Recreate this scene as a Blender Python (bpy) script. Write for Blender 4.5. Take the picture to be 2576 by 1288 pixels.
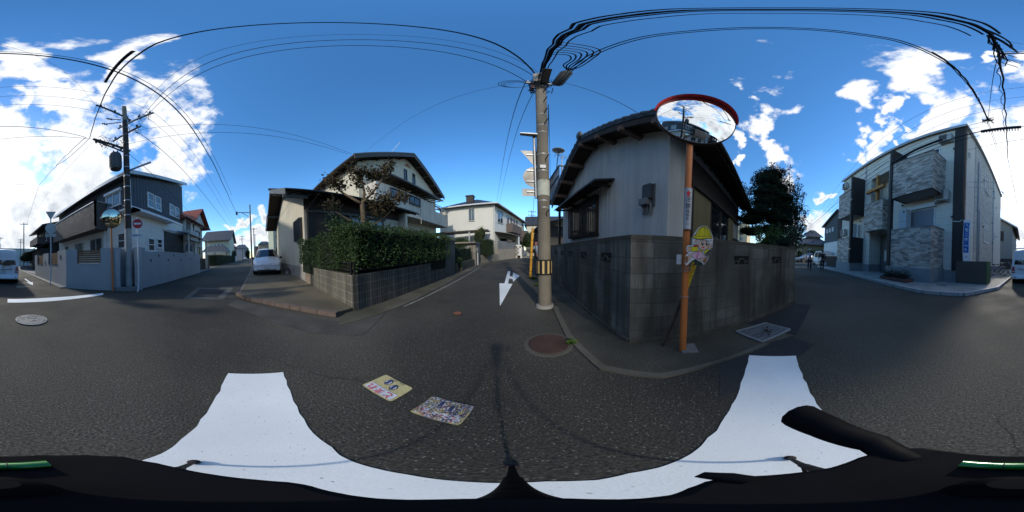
import bpy, math, random
from mathutils import Vector, Matrix
R = math.radians
rnd = random.Random(7)
for o in list(bpy.data.objects): bpy.data.objects.remove(o)
sc = bpy.context.scene
COL = sc.collection
# ------------------------------------------------------------------ camera
CH = 1.2
zen = Vector((R(-0.5), -R(2.1), 1)).normalized()
fwd = (Vector((0, 1, 0)) - zen * zen.y).normalized()
rgt = fwd.cross(zen)
def cam2world(c): return Vector((c.dot(rgt), c.dot(fwd), c.dot(zen)))
cr, cf, cu = (cam2world(Vector(v)) for v in ((1, 0, 0), (0, 1, 0), (0, 0, 1)))
cd = bpy.data.cameras.new('camera'); cam = bpy.data.objects.new('camera', cd); COL.objects.link(cam)
m = Matrix((cr, cu, -cf)).transposed().to_4x4(); m.translation = (0, 0, CH); cam.matrix_world = m
cd.type = 'PANO'; cd.panorama_type = 'EQUIRECTANGULAR'
cd.clip_start = 0.01; cd.clip_end = 3000
sc.camera = cam
# ------------------------------------------------------------------ view, sun, sky
sc.view_settings.view_transform = 'Standard'; sc.view_settings.look = 'None'
sc.view_settings.exposure = 0.5; sc.view_settings.gamma = 1
SAZ, SEL = 174.0, 28.0
sdir = Vector((math.sin(R(SAZ)) * math.cos(R(SEL)), math.cos(R(SAZ)) * math.cos(R(SEL)), math.sin(R(SEL))))
sd = bpy.data.lights.new('sun', 'SUN'); sd.energy = 2.1; sd.angle = R(2.6); sd.color = (1, .93, .82)
so = bpy.data.objects.new('sun', sd); COL.objects.link(so); so.rotation_euler = sdir.to_track_quat('Z', 'Y').to_euler()
W = bpy.data.worlds.new('World'); sc.world = W; W.use_nodes = True
def cdir(X, Y):
    az = (X / 2576 - .5) * 2 * math.pi; el = math.pi / 2 - Y / 1288 * math.pi
    return cam2world(Vector((math.sin(az) * math.cos(el), math.cos(az) * math.cos(el), math.sin(el))))
def build_sky():
    nt = W.node_tree; nt.nodes.clear(); N = nt.nodes.new; L = nt.links.new
    out = N('ShaderNodeOutputWorld'); bg = N('ShaderNodeBackground'); L(bg.outputs[0], out.inputs[0])
    sky = N('ShaderNodeTexSky'); sky.sky_type = 'NISHITA'; sky.sun_disc = False
    sky.sun_elevation = R(SEL); sky.sun_rotation = R(SAZ); sky.air_density = 1.0; sky.dust_density = .25; sky.ozone_density = 3.5
    bg.inputs[1].default_value = .1
    tc = N('ShaderNodeTexCoord'); D = tc.outputs['Generated']
    n1 = N('ShaderNodeTexNoise'); n1.inputs['Scale'].default_value = 5.5; n1.inputs['Detail'].default_value = 6; L(D, n1.inputs['Vector'])
    s = N('ShaderNodeVectorMath'); s.operation = 'SUBTRACT'; L(n1.outputs['Color'], s.inputs[0]); s.inputs[1].default_value = (.5, .5, .5)
    k = N('ShaderNodeVectorMath'); k.operation = 'SCALE'; L(s.outputs[0], k.inputs[0]); k.inputs['Scale'].default_value = .30
    a = N('ShaderNodeVectorMath'); a.operation = 'ADD'; L(D, a.inputs[0]); L(k.outputs[0], a.inputs[1])
    DD = a.outputs[0]
    # (x, y, half width, half height) of each cloud as angles on the sky
    cl = [(80, 130, 110, 34), (110, 175, 85, 36), (325, 130, 70, 26), (335, 175, 60, 26), (150, 245, 120, 24), (275, 225, 60, 24), (20, 125, 60, 26), (60, 262, 30, 14),
          (215, 395, 135, 95), (150, 500, 120, 90), (430, 350, 95, 65), (400, 420, 80, 50), (60, 500, 110, 90), (300, 520, 90, 60), (20, 400, 70, 60),
          (10, 600, 150, 45), (180, 600, 120, 30), (2560, 480, 110, 120), (2500, 400, 90, 60), (2470, 560, 100, 60),
          (2280, 185, 100, 50), (2185, 230, 50, 26), (2330, 225, 80, 30), (2350, 150, 70, 26), (2250, 255, 40, 14),
          (2380, 300, 80, 45), (2440, 270, 50, 30), (2320, 320, 45, 20), (2190, 395, 45, 22), (2150, 355, 26, 14), (2212, 352, 20, 12), (2270, 350, 16, 9),
          (1925, 348, 36, 13), (1955, 402, 46, 18), (1985, 470, 34, 30), (1860, 395, 14, 8), (1850, 370, 16, 6), (2080, 497, 34, 9), (2050, 562, 70, 28), (1970, 575, 40, 18),
          (2500, 130, 50, 16), (2555, 165, 45, 20), (2470, 150, 30, 14), (1780, 560, 60, 30),
          (665, 545, 24, 20), (655, 590, 60, 22), (610, 600, 60, 20), (600, 560, 30, 10)]
    prev = None
    for X, Y, rx, ry in cl:
        if X > 2100: rx *= .84; ry *= .84
        elif X < 460 and Y > 330: rx *= 1.08; ry *= 1.08
        c = cdir(X, Y); r_ = Vector((c.y, -c.x, 0)).normalized(); u_ = r_.cross(c)
        mp = N('ShaderNodeMapping'); mp.vector_type = 'TEXTURE'; L(DD, mp.inputs['Vector'])
        mp.inputs['Location'].default_value = c
        mp.inputs['Rotation'].default_value = Matrix((r_, u_, c)).transposed().to_euler()
        kx = rx / 2576 * 2 * math.pi * max(.3, math.cos(math.asin(c.z))); ky = ry / 1288 * math.pi
        mp.inputs['Scale'].default_value = (kx, ky, .5)
        ln = N('ShaderNodeVectorMath'); ln.operation = 'LENGTH'; L(mp.outputs[0], ln.inputs[0])
        if prev is None: prev = ln.outputs['Value']
        else:
            mn = N('ShaderNodeMath'); mn.operation = 'SMOOTH_MIN'; mn.inputs[2].default_value = .12; L(prev, mn.inputs[0]); L(ln.outputs['Value'], mn.inputs[1]); prev = mn.outputs[0]
    n2 = N('ShaderNodeTexNoise'); n2.inputs['Scale'].default_value = 9; n2.inputs['Detail'].default_value = 9; n2.inputs['Roughness'].default_value = .6; L(D, n2.inputs['Vector'])
    m1 = N('ShaderNodeMath'); m1.operation = 'MULTIPLY_ADD'; m1.inputs[1].default_value = 2.4; m1.inputs[2].default_value = -1.25; L(n2.outputs[0], m1.inputs[0])
    m2 = N('ShaderNodeMath'); m2.operation = 'SUBTRACT'; L(m1.outputs[0], m2.inputs[0]); L(prev, m2.inputs[1])
    mr = N('ShaderNodeMapRange'); mr.interpolation_type = 'SMOOTHSTEP'; L(m2.outputs[0], mr.inputs[0])
    mr.inputs[1].default_value = -1.04; mr.inputs[2].default_value = -.48; mr.inputs[3].default_value = 0; mr.inputs[4].default_value = 1
    # cloud colour: white rims, greyer thick middles
    n3 = N('ShaderNodeTexNoise'); n3.inputs['Scale'].default_value = 3.2; n3.inputs['Detail'].default_value = 5; L(D, n3.inputs['Vector'])
    sub = N('ShaderNodeMath'); sub.operation = 'ADD'; L(m2.outputs[0], sub.inputs[0]); L(n3.outputs[0], sub.inputs[1])
    cr_ = N('ShaderNodeMapRange'); L(sub.outputs[0], cr_.inputs[0]); cr_.inputs[1].default_value = -.12; cr_.inputs[2].default_value = .62
    sx = N('ShaderNodeSeparateXYZ'); L(D, sx.inputs[0])
    lowm = N('ShaderNodeMapRange'); L(sx.outputs['Z'], lowm.inputs[0]); lowm.inputs[1].default_value = .62; lowm.inputs[2].default_value = .45; 
    gm = N('ShaderNodeMath'); gm.operation = 'MULTIPLY'; L(cr_.outputs[0], gm.inputs[0]); L(lowm.outputs[0], gm.inputs[1])
    cm = N('ShaderNodeMix'); cm.data_type = 'RGBA'; L(gm.outputs[0], cm.inputs['Factor']); cm.inputs['A'].default_value = (7.6, 7.8, 8.1, 1); cm.inputs['B'].default_value = (4.3, 4.7, 5.2, 1)
    hs = N('ShaderNodeHueSaturation'); L(sky.outputs[0], hs.inputs['Color']); hs.inputs['Hue'].default_value = .499; hs.inputs['Saturation'].default_value = 1.22; hs.inputs['Value'].default_value = 2.0
    mx = N('ShaderNodeMix'); mx.data_type = 'RGBA'; L(mr.outputs[0], mx.inputs['Factor']); L(hs.outputs[0], mx.inputs['A']); L(cm.outputs['Result'], mx.inputs['B'])
    # bright haze where the sun stands behind the clouds
    dt = N('ShaderNodeVectorMath'); dt.operation = 'DOT_PRODUCT'; L(D, dt.inputs[0]); dt.inputs[1].default_value = sdir
    p = N('ShaderNodeMath'); p.operation = 'MAXIMUM'; L(dt.outputs['Value'], p.inputs[0]); p.inputs[1].default_value = 0
    p2 = N('ShaderNodeMath'); p2.operation = 'POWER'; L(p.outputs[0], p2.inputs[0]); p2.inputs[1].default_value = 45
    p3 = N('ShaderNodeMath'); p3.operation = 'MULTIPLY'; L(p2.outputs[0], p3.inputs[0]); p3.inputs[1].default_value = 4.5
    ad = N('ShaderNodeVectorMath'); ad.operation = 'ADD'; L(mx.outputs['Result'], ad.inputs[0]); L(p3.outputs[0], ad.inputs[1])
    L(ad.outputs[0], bg.inputs[0])
build_sky()
# ------------------------------------------------------------------ materials
MATS = {}
def lin(c):
    if isinstance(c, (int, float)): c = (c, c, c)
    return (c[0], c[1], c[2], 1)
def mk(name, col, rough=.85, var=.12, scale=2.5, grain=.1, bump=0., bscale=60, metal=0., spec=.3, col2=None, c2at=.5, c2w=.15, streak=0., scol=None,
       brick=None, rib=None, isl=None, trans=0., coat=0., speck=None, seams=None, crack=None):
    if name in MATS: return MATS[name]
    ma = bpy.data.materials.new(name); ma.use_nodes = True; MATS[name] = ma
    nt = ma.node_tree; N = nt.nodes.new; L = nt.links.new
    b = nt.nodes['Principled BSDF']; b.inputs['Roughness'].default_value = rough; b.inputs['Metallic'].default_value = metal
    b.inputs['Specular IOR Level'].default_value = spec; b.inputs['Coat Weight'].default_value = coat
    geo = N('ShaderNodeNewGeometry'); tc = N('ShaderNodeTexCoord')
    P = geo.outputs['Position']
    def noise(sc_, det=4, vec=P, ro=.55):
        n = N('ShaderNodeTexNoise'); n.inputs['Scale'].default_value = sc_; n.inputs['Detail'].default_value = det; n.inputs['Roughness'].default_value = ro; L(vec, n.inputs['Vector']); return n.outputs[0]
    def rng(v, a, b_, c, d):
        r_ = N('ShaderNodeMapRange'); L(v, r_.inputs[0]); r_.inputs[1].default_value = a; r_.inputs[2].default_value = b_; r_.inputs[3].default_value = c; r_.inputs[4].default_value = d; return r_.outputs[0]
    def mix(f, a, b_, t='MIX'):
        x = N('ShaderNodeMix'); x.data_type = 'RGBA'; x.blend_type = t
        for s_, v in (('Factor', f), ('A', a), ('B', b_)):
            if isinstance(v, (int, float)) and s_ == 'Factor': x.inputs[s_].default_value = v
            elif isinstance(v, tuple): x.inputs[s_].default_value = v
            else: L(v, x.inputs[s_])
        return x.outputs['Result']
    cur = None; base = lin(col); hgt = None
    if brick:
        w, h, mo, mc, bv = brick[:5]; off = brick[5] if len(brick) > 5 else .5
        bt = N('ShaderNodeTexBrick'); L(tc.outputs['UV'], bt.inputs['Vector']); bt.inputs['Scale'].default_value = 1
        bt.inputs['Brick Width'].default_value = w; bt.inputs['Row Height'].default_value = h; bt.inputs['Mortar Size'].default_value = mo; bt.inputs['Mortar Smooth'].default_value = .2
        bt.offset = off; bt.inputs['Bias'].default_value = 0
        bt.inputs['Color1'].default_value = lin([x * (1 - bv) for x in base[:3]]); bt.inputs['Color2'].default_value = lin([x * (1 + bv) for x in base[:3]]); bt.inputs['Mortar'].default_value = lin(mc)
        cur = bt.outputs['Color']; hgt = rng(bt.outputs['Fac'], 0, 1, 1, 0)
    else:
        rgb = N('ShaderNodeRGB'); rgb.outputs[0].default_value = base; cur = rgb.outputs[0]
    if isl:
        cur2 = mix(rng(geo.outputs['Random Per Island'], 0, 1, 0, 1), base, lin(isl)); cur = cur2
    if col2 is not None:
        f = rng(noise(scale * .6, 5), c2at - c2w, c2at + c2w, 0, 1); cur = mix(f, cur, lin(col2))
    if rib:
        w, dark = rib[:2]; ax = rib[2] if len(rib) > 2 else 'X'
        sp = N('ShaderNodeSeparateXYZ'); L(tc.outputs['UV'], sp.inputs[0])
        mm = N('ShaderNodeMath'); mm.operation = 'MULTIPLY'; L(sp.outputs[ax], mm.inputs[0]); mm.inputs[1].default_value = 2 * math.pi / w
        si = N('ShaderNodeMath'); si.operation = 'SINE'; L(mm.outputs[0], si.inputs[0])
        f = rng(si.outputs[0], -1, -.35, 1, 0) if len(rib) < 4 else rng(si.outputs[0], -1, 1, 1, 0)
        cur = mix(f, cur, lin([x * dark for x in base[:3]]))
        hgt = rng(f, 0, 1, 1, 0)
    if seams:
        b2 = N('ShaderNodeTexBrick'); L(tc.outputs['UV'], b2.inputs['Vector']); b2.inputs['Scale'].default_value = 1
        b2.inputs['Brick Width'].default_value = seams[0]; b2.inputs['Row Height'].default_value = seams[1]; b2.inputs['Mortar Size'].default_value = seams[2]; b2.offset = 0
        cur = mix(b2.outputs['Fac'], cur, lin([x * seams[3] for x in base[:3]]))
    if var:
        f = rng(noise(scale, 6), .3, .7, 1 - var, 1 + var)
        c_ = N('ShaderNodeCombineColor'); [L(f, c_.inputs[i]) for i in range(3)]; cur = mix(1., cur, c_.outputs[0], 'MULTIPLY')
    if grain:
        f = rng(noise(bscale, 2), .3, .7, 1 - grain, 1 + grain)
        c_ = N('ShaderNodeCombineColor'); [L(f, c_.inputs[i]) for i in range(3)]; cur = mix(1., cur, c_.outputs[0], 'MULTIPLY')
    if streak:
        mp = N('ShaderNodeMapping'); L(P, mp.inputs['Vector']); mp.inputs['Scale'].default_value = (4.5, 4.5, .35)
        f = rng(noise(1.1, 5, mp.outputs[0], .65), .42, .60, 0, streak); cur = mix(f, cur, lin(scol if scol else [x * .35 for x in base[:3]]))
    if speck:
        v = N('ShaderNodeTexVoronoi'); v.inputs['Scale'].default_value = speck[0]; L(P, v.inputs['Vector'])
        sp = N('ShaderNodeSeparateColor'); L(v.outputs['Color'], sp.inputs[0])
        f = rng(sp.outputs[0], speck[1], 1, 0, 1); d = rng(v.outputs['Distance'], .12, .42, 1, 0)
        q = N('ShaderNodeMath'); q.operation = 'MULTIPLY'; L(f, q.inputs[0]); L(d, q.inputs[1]); cur = mix(q.outputs[0], cur, lin(speck[2]))
    if crack:
        wv = N('ShaderNodeTexNoise'); wv.inputs['Scale'].default_value = 1.6; wv.inputs['Detail'].default_value = 4; L(P, wv.inputs['Vector'])
        ds = N('ShaderNodeVectorMath'); ds.operation = 'MULTIPLY_ADD'; L(wv.outputs['Color'], ds.inputs[0]); ds.inputs[1].default_value = (.9, .9, 0); L(P, ds.inputs[2])
        v = N('ShaderNodeTexVoronoi'); v.feature = 'DISTANCE_TO_EDGE'; v.inputs['Scale'].default_value = crack[0]; L(ds.outputs[0], v.inputs['Vector'])
        f1 = rng(v.outputs['Distance'], .002, .008, 1, 0); f2 = rng(noise(.7, 3), .56, .64, 0, crack[1])
        q = N('ShaderNodeMath'); q.operation = 'MULTIPLY'; L(f1, q.inputs[0]); L(f2, q.inputs[1]); cur = mix(q.outputs[0], cur, lin([x * .35 for x in base[:3]]))
    L(cur, b.inputs['Base Color'])
    if rough > .3 and not metal:
        L(rng(noise(scale * 2, 3), .3, .7, max(0, rough - .1), min(1, rough + .1)), b.inputs['Roughness'])
    if bump:
        bn = N('ShaderNodeBump'); bn.inputs['Strength'].default_value = min(1, bump); bn.inputs['Distance'].default_value = .01
        nz = noise(bscale, 5)
        if hgt is not None:
            ad = N('ShaderNodeMath'); ad.operation = 'MULTIPLY_ADD'; L(nz, ad.inputs[0]); ad.inputs[1].default_value = .5; L(hgt, ad.inputs[2]); nz = ad.outputs[0]
        L(nz, bn.inputs['Height']); L(bn.outputs[0], b.inputs['Normal'])
    if trans:
        tr = N('ShaderNodeBsdfTranslucent'); L(cur, tr.inputs[0]); ms = N('ShaderNodeMixShader'); ms.inputs[0].default_value = trans
        L(b.outputs[0], ms.inputs[1]); L(tr.outputs[0], ms.inputs[2]); L(ms.outputs[0], nt.nodes['Material Output'].inputs[0])
    return ma
# ------------------------------------------------------------------ mesh helpers
ORG = {}
def V(*a): return Vector(a)
class MB:
    def __init__(s): s.v = []; s.f = []
    def add(s, vs, fs):
        n = len(s.v); s.v += [tuple(p) for p in vs]; s.f += [tuple(i + n for i in f) for f in fs]; return s
    def box(s, x0, x1, y0, y1, z0, z1):
        return s.hexa([(x0, y0, z0), (x1, y0, z0), (x1, y1, z0), (x0, y1, z0), (x0, y0, z1), (x1, y0, z1), (x1, y1, z1), (x0, y1, z1)])
    def hexa(s, p):
        a, b, d = Vector(p[1]) - Vector(p[0]), Vector(p[3]) - Vector(p[0]), Vector(p[4]) - Vector(p[0])
        fs = [(0, 3, 2, 1), (4, 5, 6, 7), (0, 1, 5, 4), (1, 2, 6, 5), (2, 3, 7, 6), (3, 0, 4, 7)]
        if a.cross(b).dot(d) < 0: fs = [f[::-1] for f in fs]
        return s.add(p, fs)
    def ext(s, pts, vec):
        pts = [Vector(p) for p in pts]; vec = Vector(vec); n = len(pts)
        nr = Vector((0, 0, 0))
        for i in range(n): nr += pts[i].cross(pts[(i + 1) % n])
        q = [p + vec for p in pts]
        fs = [tuple(range(n))[::-1], tuple(range(n, 2 * n))] + [(i, (i + 1) % n, n + (i + 1) % n, n + i) for i in range(n)]
        if nr.dot(vec) < 0: fs = [f[::-1] for f in fs]
        return s.add(pts + q, fs)
    def prism(s, poly, z0, z1): return s.ext([(x, y, z0) for x, y in poly], (0, 0, z1 - z0))
    def tube(s, pts, r, n=6, cap=True):
        pts = [Vector(p) for p in pts]; m_ = len(pts); rs = r if isinstance(r, (list, tuple)) else [r] * m_
        vs = []; up = None
        for i, p in enumerate(pts):
            t = (pts[min(i + 1, m_ - 1)] - pts[max(i - 1, 0)]).normalized()
            if up is None: up = V(0, 0, 1) if abs(t.z) < .9 else V(1, 0, 0)
            a = t.cross(up).normalized(); b = a.cross(t).normalized(); up = b
            vs += [p + (a * math.cos(2 * math.pi * k / n) + b * math.sin(2 * math.pi * k / n)) * rs[i] for k in range(n)]
        fs = [(i * n + k, i * n + (k + 1) % n, (i + 1) * n + (k + 1) % n, (i + 1) * n + k) for i in range(m_ - 1) for k in range(n)]
        if cap: fs += [tuple(range(n))[::-1], tuple(range((m_ - 1) * n, m_ * n))]
        return s.add(vs, fs)
    def cyl(s, p0, p1, r0, r1=None, n=16): return s.tube([p0, p1], [r0, r0 if r1 is None else r1], n)
    def bar(s, p0, p1, w, h=None, up=(0, 0, 1)):
        p0, p1 = Vector(p0), Vector(p1); h = w if h is None else h; t = (p1 - p0).normalized(); up = Vector(up)
        if abs(t.dot(up)) > .98: up = V(1, 0, 0)
        a = t.cross(up).normalized() * w / 2; b = a.cross(t).normalized() * h / 2
        return s.hexa([p0 - a - b, p0 + a - b, p0 + a + b, p0 - a + b, p1 - a - b, p1 + a - b, p1 + a + b, p1 - a + b])
    def lathe(s, c, prof, n=24, axis=None):
        c = Vector(c); q = Vector(axis).to_track_quat('Z', 'Y') if axis else None; vs = []
        for r_, z in prof:
            for k in range(n):
                v = V(r_ * math.cos(2 * math.pi * k / n), r_ * math.sin(2 * math.pi * k / n), z)
                vs.append(c + (q @ v if q else v))
        m_ = len(prof)
        fs = [(i * n + k, i * n + (k + 1) % n, (i + 1) * n + (k + 1) % n, (i + 1) * n + k) for i in range(m_ - 1) for k in range(n)]
        fs += [tuple(range(n))[::-1], tuple(range((m_ - 1) * n, m_ * n))]
        return s.add(vs, fs)
    def ball(s, c, r, n=12):
        r = r if isinstance(r, (tuple, list)) else (r, r, r); m_ = n // 2; vs = []; fs = []
        for i in range(m_ + 1):
            th = math.pi * i / m_
            for k in range(n):
                ph = 2 * math.pi * k / n; vs.append((c[0] + r[0] * math.sin(th) * math.cos(ph), c[1] + r[1] * math.sin(th) * math.sin(ph), c[2] + r[2] * math.cos(th)))
        fs = [(i * n + k, (i + 1) * n + k, (i + 1) * n + (k + 1) % n, i * n + (k + 1) % n) for i in range(m_) for k in range(n)]
        return s.add(vs, fs)
    def grid(s, rows):
        n = len(rows[0]); return s.add([p for r_ in rows for p in r_], [(i * n + k, i * n + k + 1, (i + 1) * n + k + 1, (i + 1) * n + k) for i in range(len(rows) - 1) for k in range(n - 1)])
    def pieces(s):
        n = len(s.v); par = list(range(n))
        def find(i):
            while par[i] != i: par[i] = par[par[i]]; i = par[i]
            return i
        for f in s.f:
            a = find(f[0])
            for j in f[1:]: par[find(j)] = a
        isl = {}
        for i in range(n): isl.setdefault(find(i), []).append(i)
        ks = list(isl)
        if len(ks) < 2 or len(ks) > 260: return None
        bb = []
        for k in ks:
            p = [s.v[i] for i in isl[k]]; lo = [min(q[a] for q in p) for a in range(3)]; hi = [max(q[a] for q in p) for a in range(3)]; bb.append((lo, hi, max(hi[a] - lo[a] for a in range(3))))
        cp = list(range(len(ks)))
        def fc(i):
            while cp[i] != i: cp[i] = cp[cp[i]]; i = cp[i]
            return i
        for i in range(len(ks)):
            for j in range(i):
                g = math.sqrt(sum(max(0, bb[i][0][a] - bb[j][1][a], bb[j][0][a] - bb[i][1][a]) ** 2 for a in range(3)))
                if g < max(.019, .45 * max(bb[i][2], bb[j][2])): cp[fc(i)] = fc(j)
        grp = {}
        for i in range(len(ks)): grp.setdefault(fc(i), []).append(ks[i])
        if len(grp) < 2 or len(grp) > 100: return None
        own = {}; out = []
        for gi, g in enumerate(grp.values()):
            out.append(MB()); idx = {}
            for k in g:
                for i in isl[k]: own[i] = gi; idx[i] = len(out[-1].v); out[-1].v.append(s.v[i])
            out[-1]._i = idx
        for f in s.f: o = out[own[f[0]]]; o.f.append(tuple(o._i[i] for i in f))
        return out
    def build(s, name, mat, parent=None, loc=None, smooth=None, bevel=0, uvrot=None):
        if parent is not None and name not in ('foliage', 'crown', 'flowers', 'shrub', 'small_word', 'word', 'plate_text', 'plate_number', 'plate_region'):
            ps = s.pieces()
            if ps:
                nm = name
                if nm.endswith('ches'): nm = nm[:-2]
                elif nm.endswith('boxes'): nm = nm[:-2]
                elif nm.endswith('s') and not nm.endswith('ss'): nm = nm[:-1]
                return [p.build1(nm, mat, parent, loc, smooth, bevel) for p in ps][0]
        return s.build1(name, mat, parent, loc, smooth, bevel)
    def build1(s, name, mat, parent=None, loc=None, smooth=None, bevel=0):
        org = ORG[parent.name] if parent else Vector(loc if loc else (0, 0, 0))
        me = bpy.data.meshes.new(name); me.from_pydata([tuple(Vector(p) - org) for p in s.v], [], s.f)
        uv = me.uv_layers.new(name='UVMap'); data = [0.] * (len(me.loops) * 2); vv = s.v
        for p in me.polygons:
            n = p.normal; ax = abs(n.z)
            if ax > .85: e1, e2 = V(1, 0, 0), V(0, 1, 0)
            else:
                e1 = V(-n.y, n.x, 0)
                e1 = e1.normalized()
                if abs(e1.x) > .75 and e1.x < 0 or (abs(e1.x) <= .75 and e1.y < 0): e1 = -e1
                e2 = n.cross(e1); e2 = e2 if e2.z > 0 else -e2
            for li in p.loop_indices:
                q = Vector(vv[me.loops[li].vertex_index]); data[2 * li] = q.dot(e1); data[2 * li + 1] = q.dot(e2)
        uv.data.foreach_set('uv', data)
        me.materials.append(mat); me.validate()
        if smooth is not None:
            me.polygons.foreach_set('use_smooth', [True] * len(me.polygons)); me.set_sharp_from_angle(angle=R(smooth))
        o = bpy.data.objects.new(name, me); COL.objects.link(o)
        if parent: o.parent = parent; ORG[o.name] = ORG[parent.name]
        else: o.location = org; ORG[o.name] = org
        if bevel:
            bm = o.modifiers.new('bevel', 'BEVEL'); bm.width = bevel; bm.segments = 2; bm.limit_method = 'ANGLE'
        return o
def tag(o, label=None, cat=None, group=None, kind=None):
    if label: o['label'] = label
    if cat: o['category'] = cat
    if group: o['group'] = group
    if kind: o['kind'] = kind
    return o
def thing(name, label, cat, loc=(0, 0, 0), group=None):
    o = bpy.data.objects.new(name, None); COL.objects.link(o); o.location = loc; o.empty_display_size = .2; ORG[o.name] = Vector(loc)
    return tag(o, label, cat, group)
def setting(o): o['kind'] = 'structure'; return o
def copy_tree(o, loc=None, rz=None, label=None, parent=None):
    c = o.copy(); COL.objects.link(c)
    if parent: c.parent = parent
    if loc is not None: c.location = loc
    if rz is not None: c.rotation_euler = (0, 0, rz)
    if label: c['label'] = label
    for ch in list(o.children): copy_tree(ch, parent=c)
    return c
def text_mesh(body, size, mat, origin, xdir, ydir, parent=None, name='lettering', align='CENTER', depth=.002, loc=None, bold=0.):
    cu_ = bpy.data.curves.new('t', 'FONT'); cu_.body = body; cu_.size = size; cu_.align_x = align; cu_.align_y = 'CENTER'; cu_.offset = bold
    t = bpy.data.objects.new('t', cu_); COL.objects.link(t); dg = bpy.context.evaluated_depsgraph_get(); dg.update()
    me = t.evaluated_get(dg).to_mesh(); x, y = Vector(xdir).normalized(), Vector(ydir).normalized(); z = x.cross(y)
    mb = MB(); mb.add([Vector(origin) + x * v.co.x + y * v.co.y + z * depth for v in me.vertices], [tuple(p.vertices) for p in me.polygons])
    COL.objects.unlink(t); bpy.data.objects.remove(t); bpy.data.curves.remove(cu_)
    return mb.build(name, mat, parent, loc)
class Fc:
    "a facade: origin (x,y), direction towards a second point; outside is on the right of that direction unless flip"
    def __init__(s, p, q, flip=False):
        s.o = V(p[0], p[1], 0); d = V(q[0] - p[0], q[1] - p[1], 0); s.len = d.length; s.u = d.normalized(); s.n = V(s.u.y, -s.u.x, 0) * (-1 if flip else 1)
    def P(s, a, z, d=0): return s.o + s.u * a + s.n * d + V(0, 0, z)
    def box(s, mb, a0, a1, z0, z1, d0, d1):
        return mb.hexa([s.P(a0, z0, d0), s.P(a1, z0, d0), s.P(a1, z0, d1), s.P(a0, z0, d1), s.P(a0, z1, d0), s.P(a1, z1, d0), s.P(a1, z1, d1), s.P(a0, z1, d1)])
    def window(s, root, a0, a1, z0, z1, fm, gm, fw=.05, d=.06, mull=1, bars=0, name='window', sill=True, grille=None, d0=0.0):
        f = MB(); s.box(f, a0, a1, z0, z0 + fw, d0, d0 + d); s.box(f, a0, a1, z1 - fw, z1, d0, d0 + d)
        s.box(f, a0, a0 + fw, z0 + fw, z1 - fw, d0, d0 + d); s.box(f, a1 - fw, a1, z0 + fw, z1 - fw, d0, d0 + d)
        for i in range(mull):
            c = a0 + (a1 - a0) * (i + 1) / (mull + 1); s.box(f, c - fw * .4, c + fw * .4, z0 + fw, z1 - fw, d0, d0 + d * .8)
        for i in range(bars):
            c = z0 + (z1 - z0) * (i + 1) / (bars + 1); s.box(f, a0 + fw, a1 - fw, c - fw * .35, c + fw * .35, d0, d0 + d * .7)
        w = f.build(name, fm, root)
        g = MB(); s.box(g, a0 + fw, a1 - fw, z0 + fw, z1 - fw, d0 - .02, d0 + d * .3); g.build('pane', gm, w)
        if sill:
            q = MB(); s.box(q, a0 - .04, a1 + .04, z0 - .035, z0, d0, d0 + d + .04); q.build('sill', fm, w)
        if grille:
            q = MB(); n = max(2, int((a1 - a0) / grille))
            for i in range(n + 1): c = a0 + (a1 - a0) * i / n; s.box(q, c - .012, c + .012, z0, z1, d0 + d + .05, d0 + d + .075)
            s.box(q, a0, a1, z0 + .02, z0 + .05, d0 + d + .03, d0 + d + .05); s.box(q, a0, a1, z1 - .05, z1 - .02, d0 + d + .03, d0 + d + .05)
            q.build('grille', M_dark, w)
        return w
def leaves(mb, pts, size, asp=.5, droop=0., rd=rnd):
    v = mb.v; f = mb.f
    for p in pts:
        s_ = size * rd.uniform(.6, 1.3); d = V(rd.gauss(0, 1), rd.gauss(0, 1), rd.gauss(0, .8) - droop).normalized()
        a = d.cross(V(rd.gauss(0, 1), rd.gauss(0, 1), rd.gauss(0, 1))).normalized() * s_ * asp * .5
        n = len(v); p = Vector(p); nn = a.cross(d).normalized() * s_ * .12
        v += [tuple(p), tuple(p + d * s_ * .45 + a + nn), tuple(p + d * s_), tuple(p + d * s_ * .45 - a + nn)]; f.append((n, n + 1, n + 2, n + 3))
def wavy(p, k=1.): return math.sin(p[0] * 2.1 * k + 1.3) * math.cos(p[1] * 1.7 * k + .4) + .6 * math.sin(p[2] * 3.1 * k + p[0] * 1.1) + .5 * math.cos(p[1] * 4.3 * k - p[2] * 2.2)
def wire(p0, p1, sag=.2, r=.012, n=16, label=None, name='power_cable', cat='cable', group=None, mat=None, via=None, wob=0.):
    p0, p1 = Vector(p0), Vector(p1)
    pts = []
    for i in range(n + 1):
        t = i / n; p = p0.lerp(p1, t); p.z -= 4 * sag * t * (1 - t)
        if wob: p += V(math.sin(i * 2.3), math.cos(i * 1.7), math.sin(i * 1.1)) * wob * math.sin(math.pi * t)
        pts.append(p)
    o = MB().tube(pts, r, 5).build(name, mat or M_wire, None, tuple(p0), smooth=60)
    return tag(o, label, cat, group)
def haze_free(): pass
M_dark = mk('dark_metal', (.012, .012, .014), .5, .1, grain=0, spec=.4)
M_wire = mk('black_cable', (.008, .009, .016), .6, .1, grain=0)
M_glass = mk('window_glass', (.02, .026, .032), .06, .3, 1.5, 0, spec=.8)
M_glassb = mk('window_glass_pale', (.10, .14, .17), .1, .4, 1.2, 0, spec=.8)
M_white = mk('white_frame', (.62, .63, .64), .5, .05, grain=.02)
M_alu = mk('aluminium', (.42, .42, .42), .4, .06, grain=.02, metal=.3)
M_bronze = mk('bronze_frame', (.06, .05, .042), .45, .06, grain=.02)
M_conc = mk('pole_concrete', (.175, .158, .128), .9, .16, 3, .12, .25, 90, streak=.35, scol=(.09, .08, .065))
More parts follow.
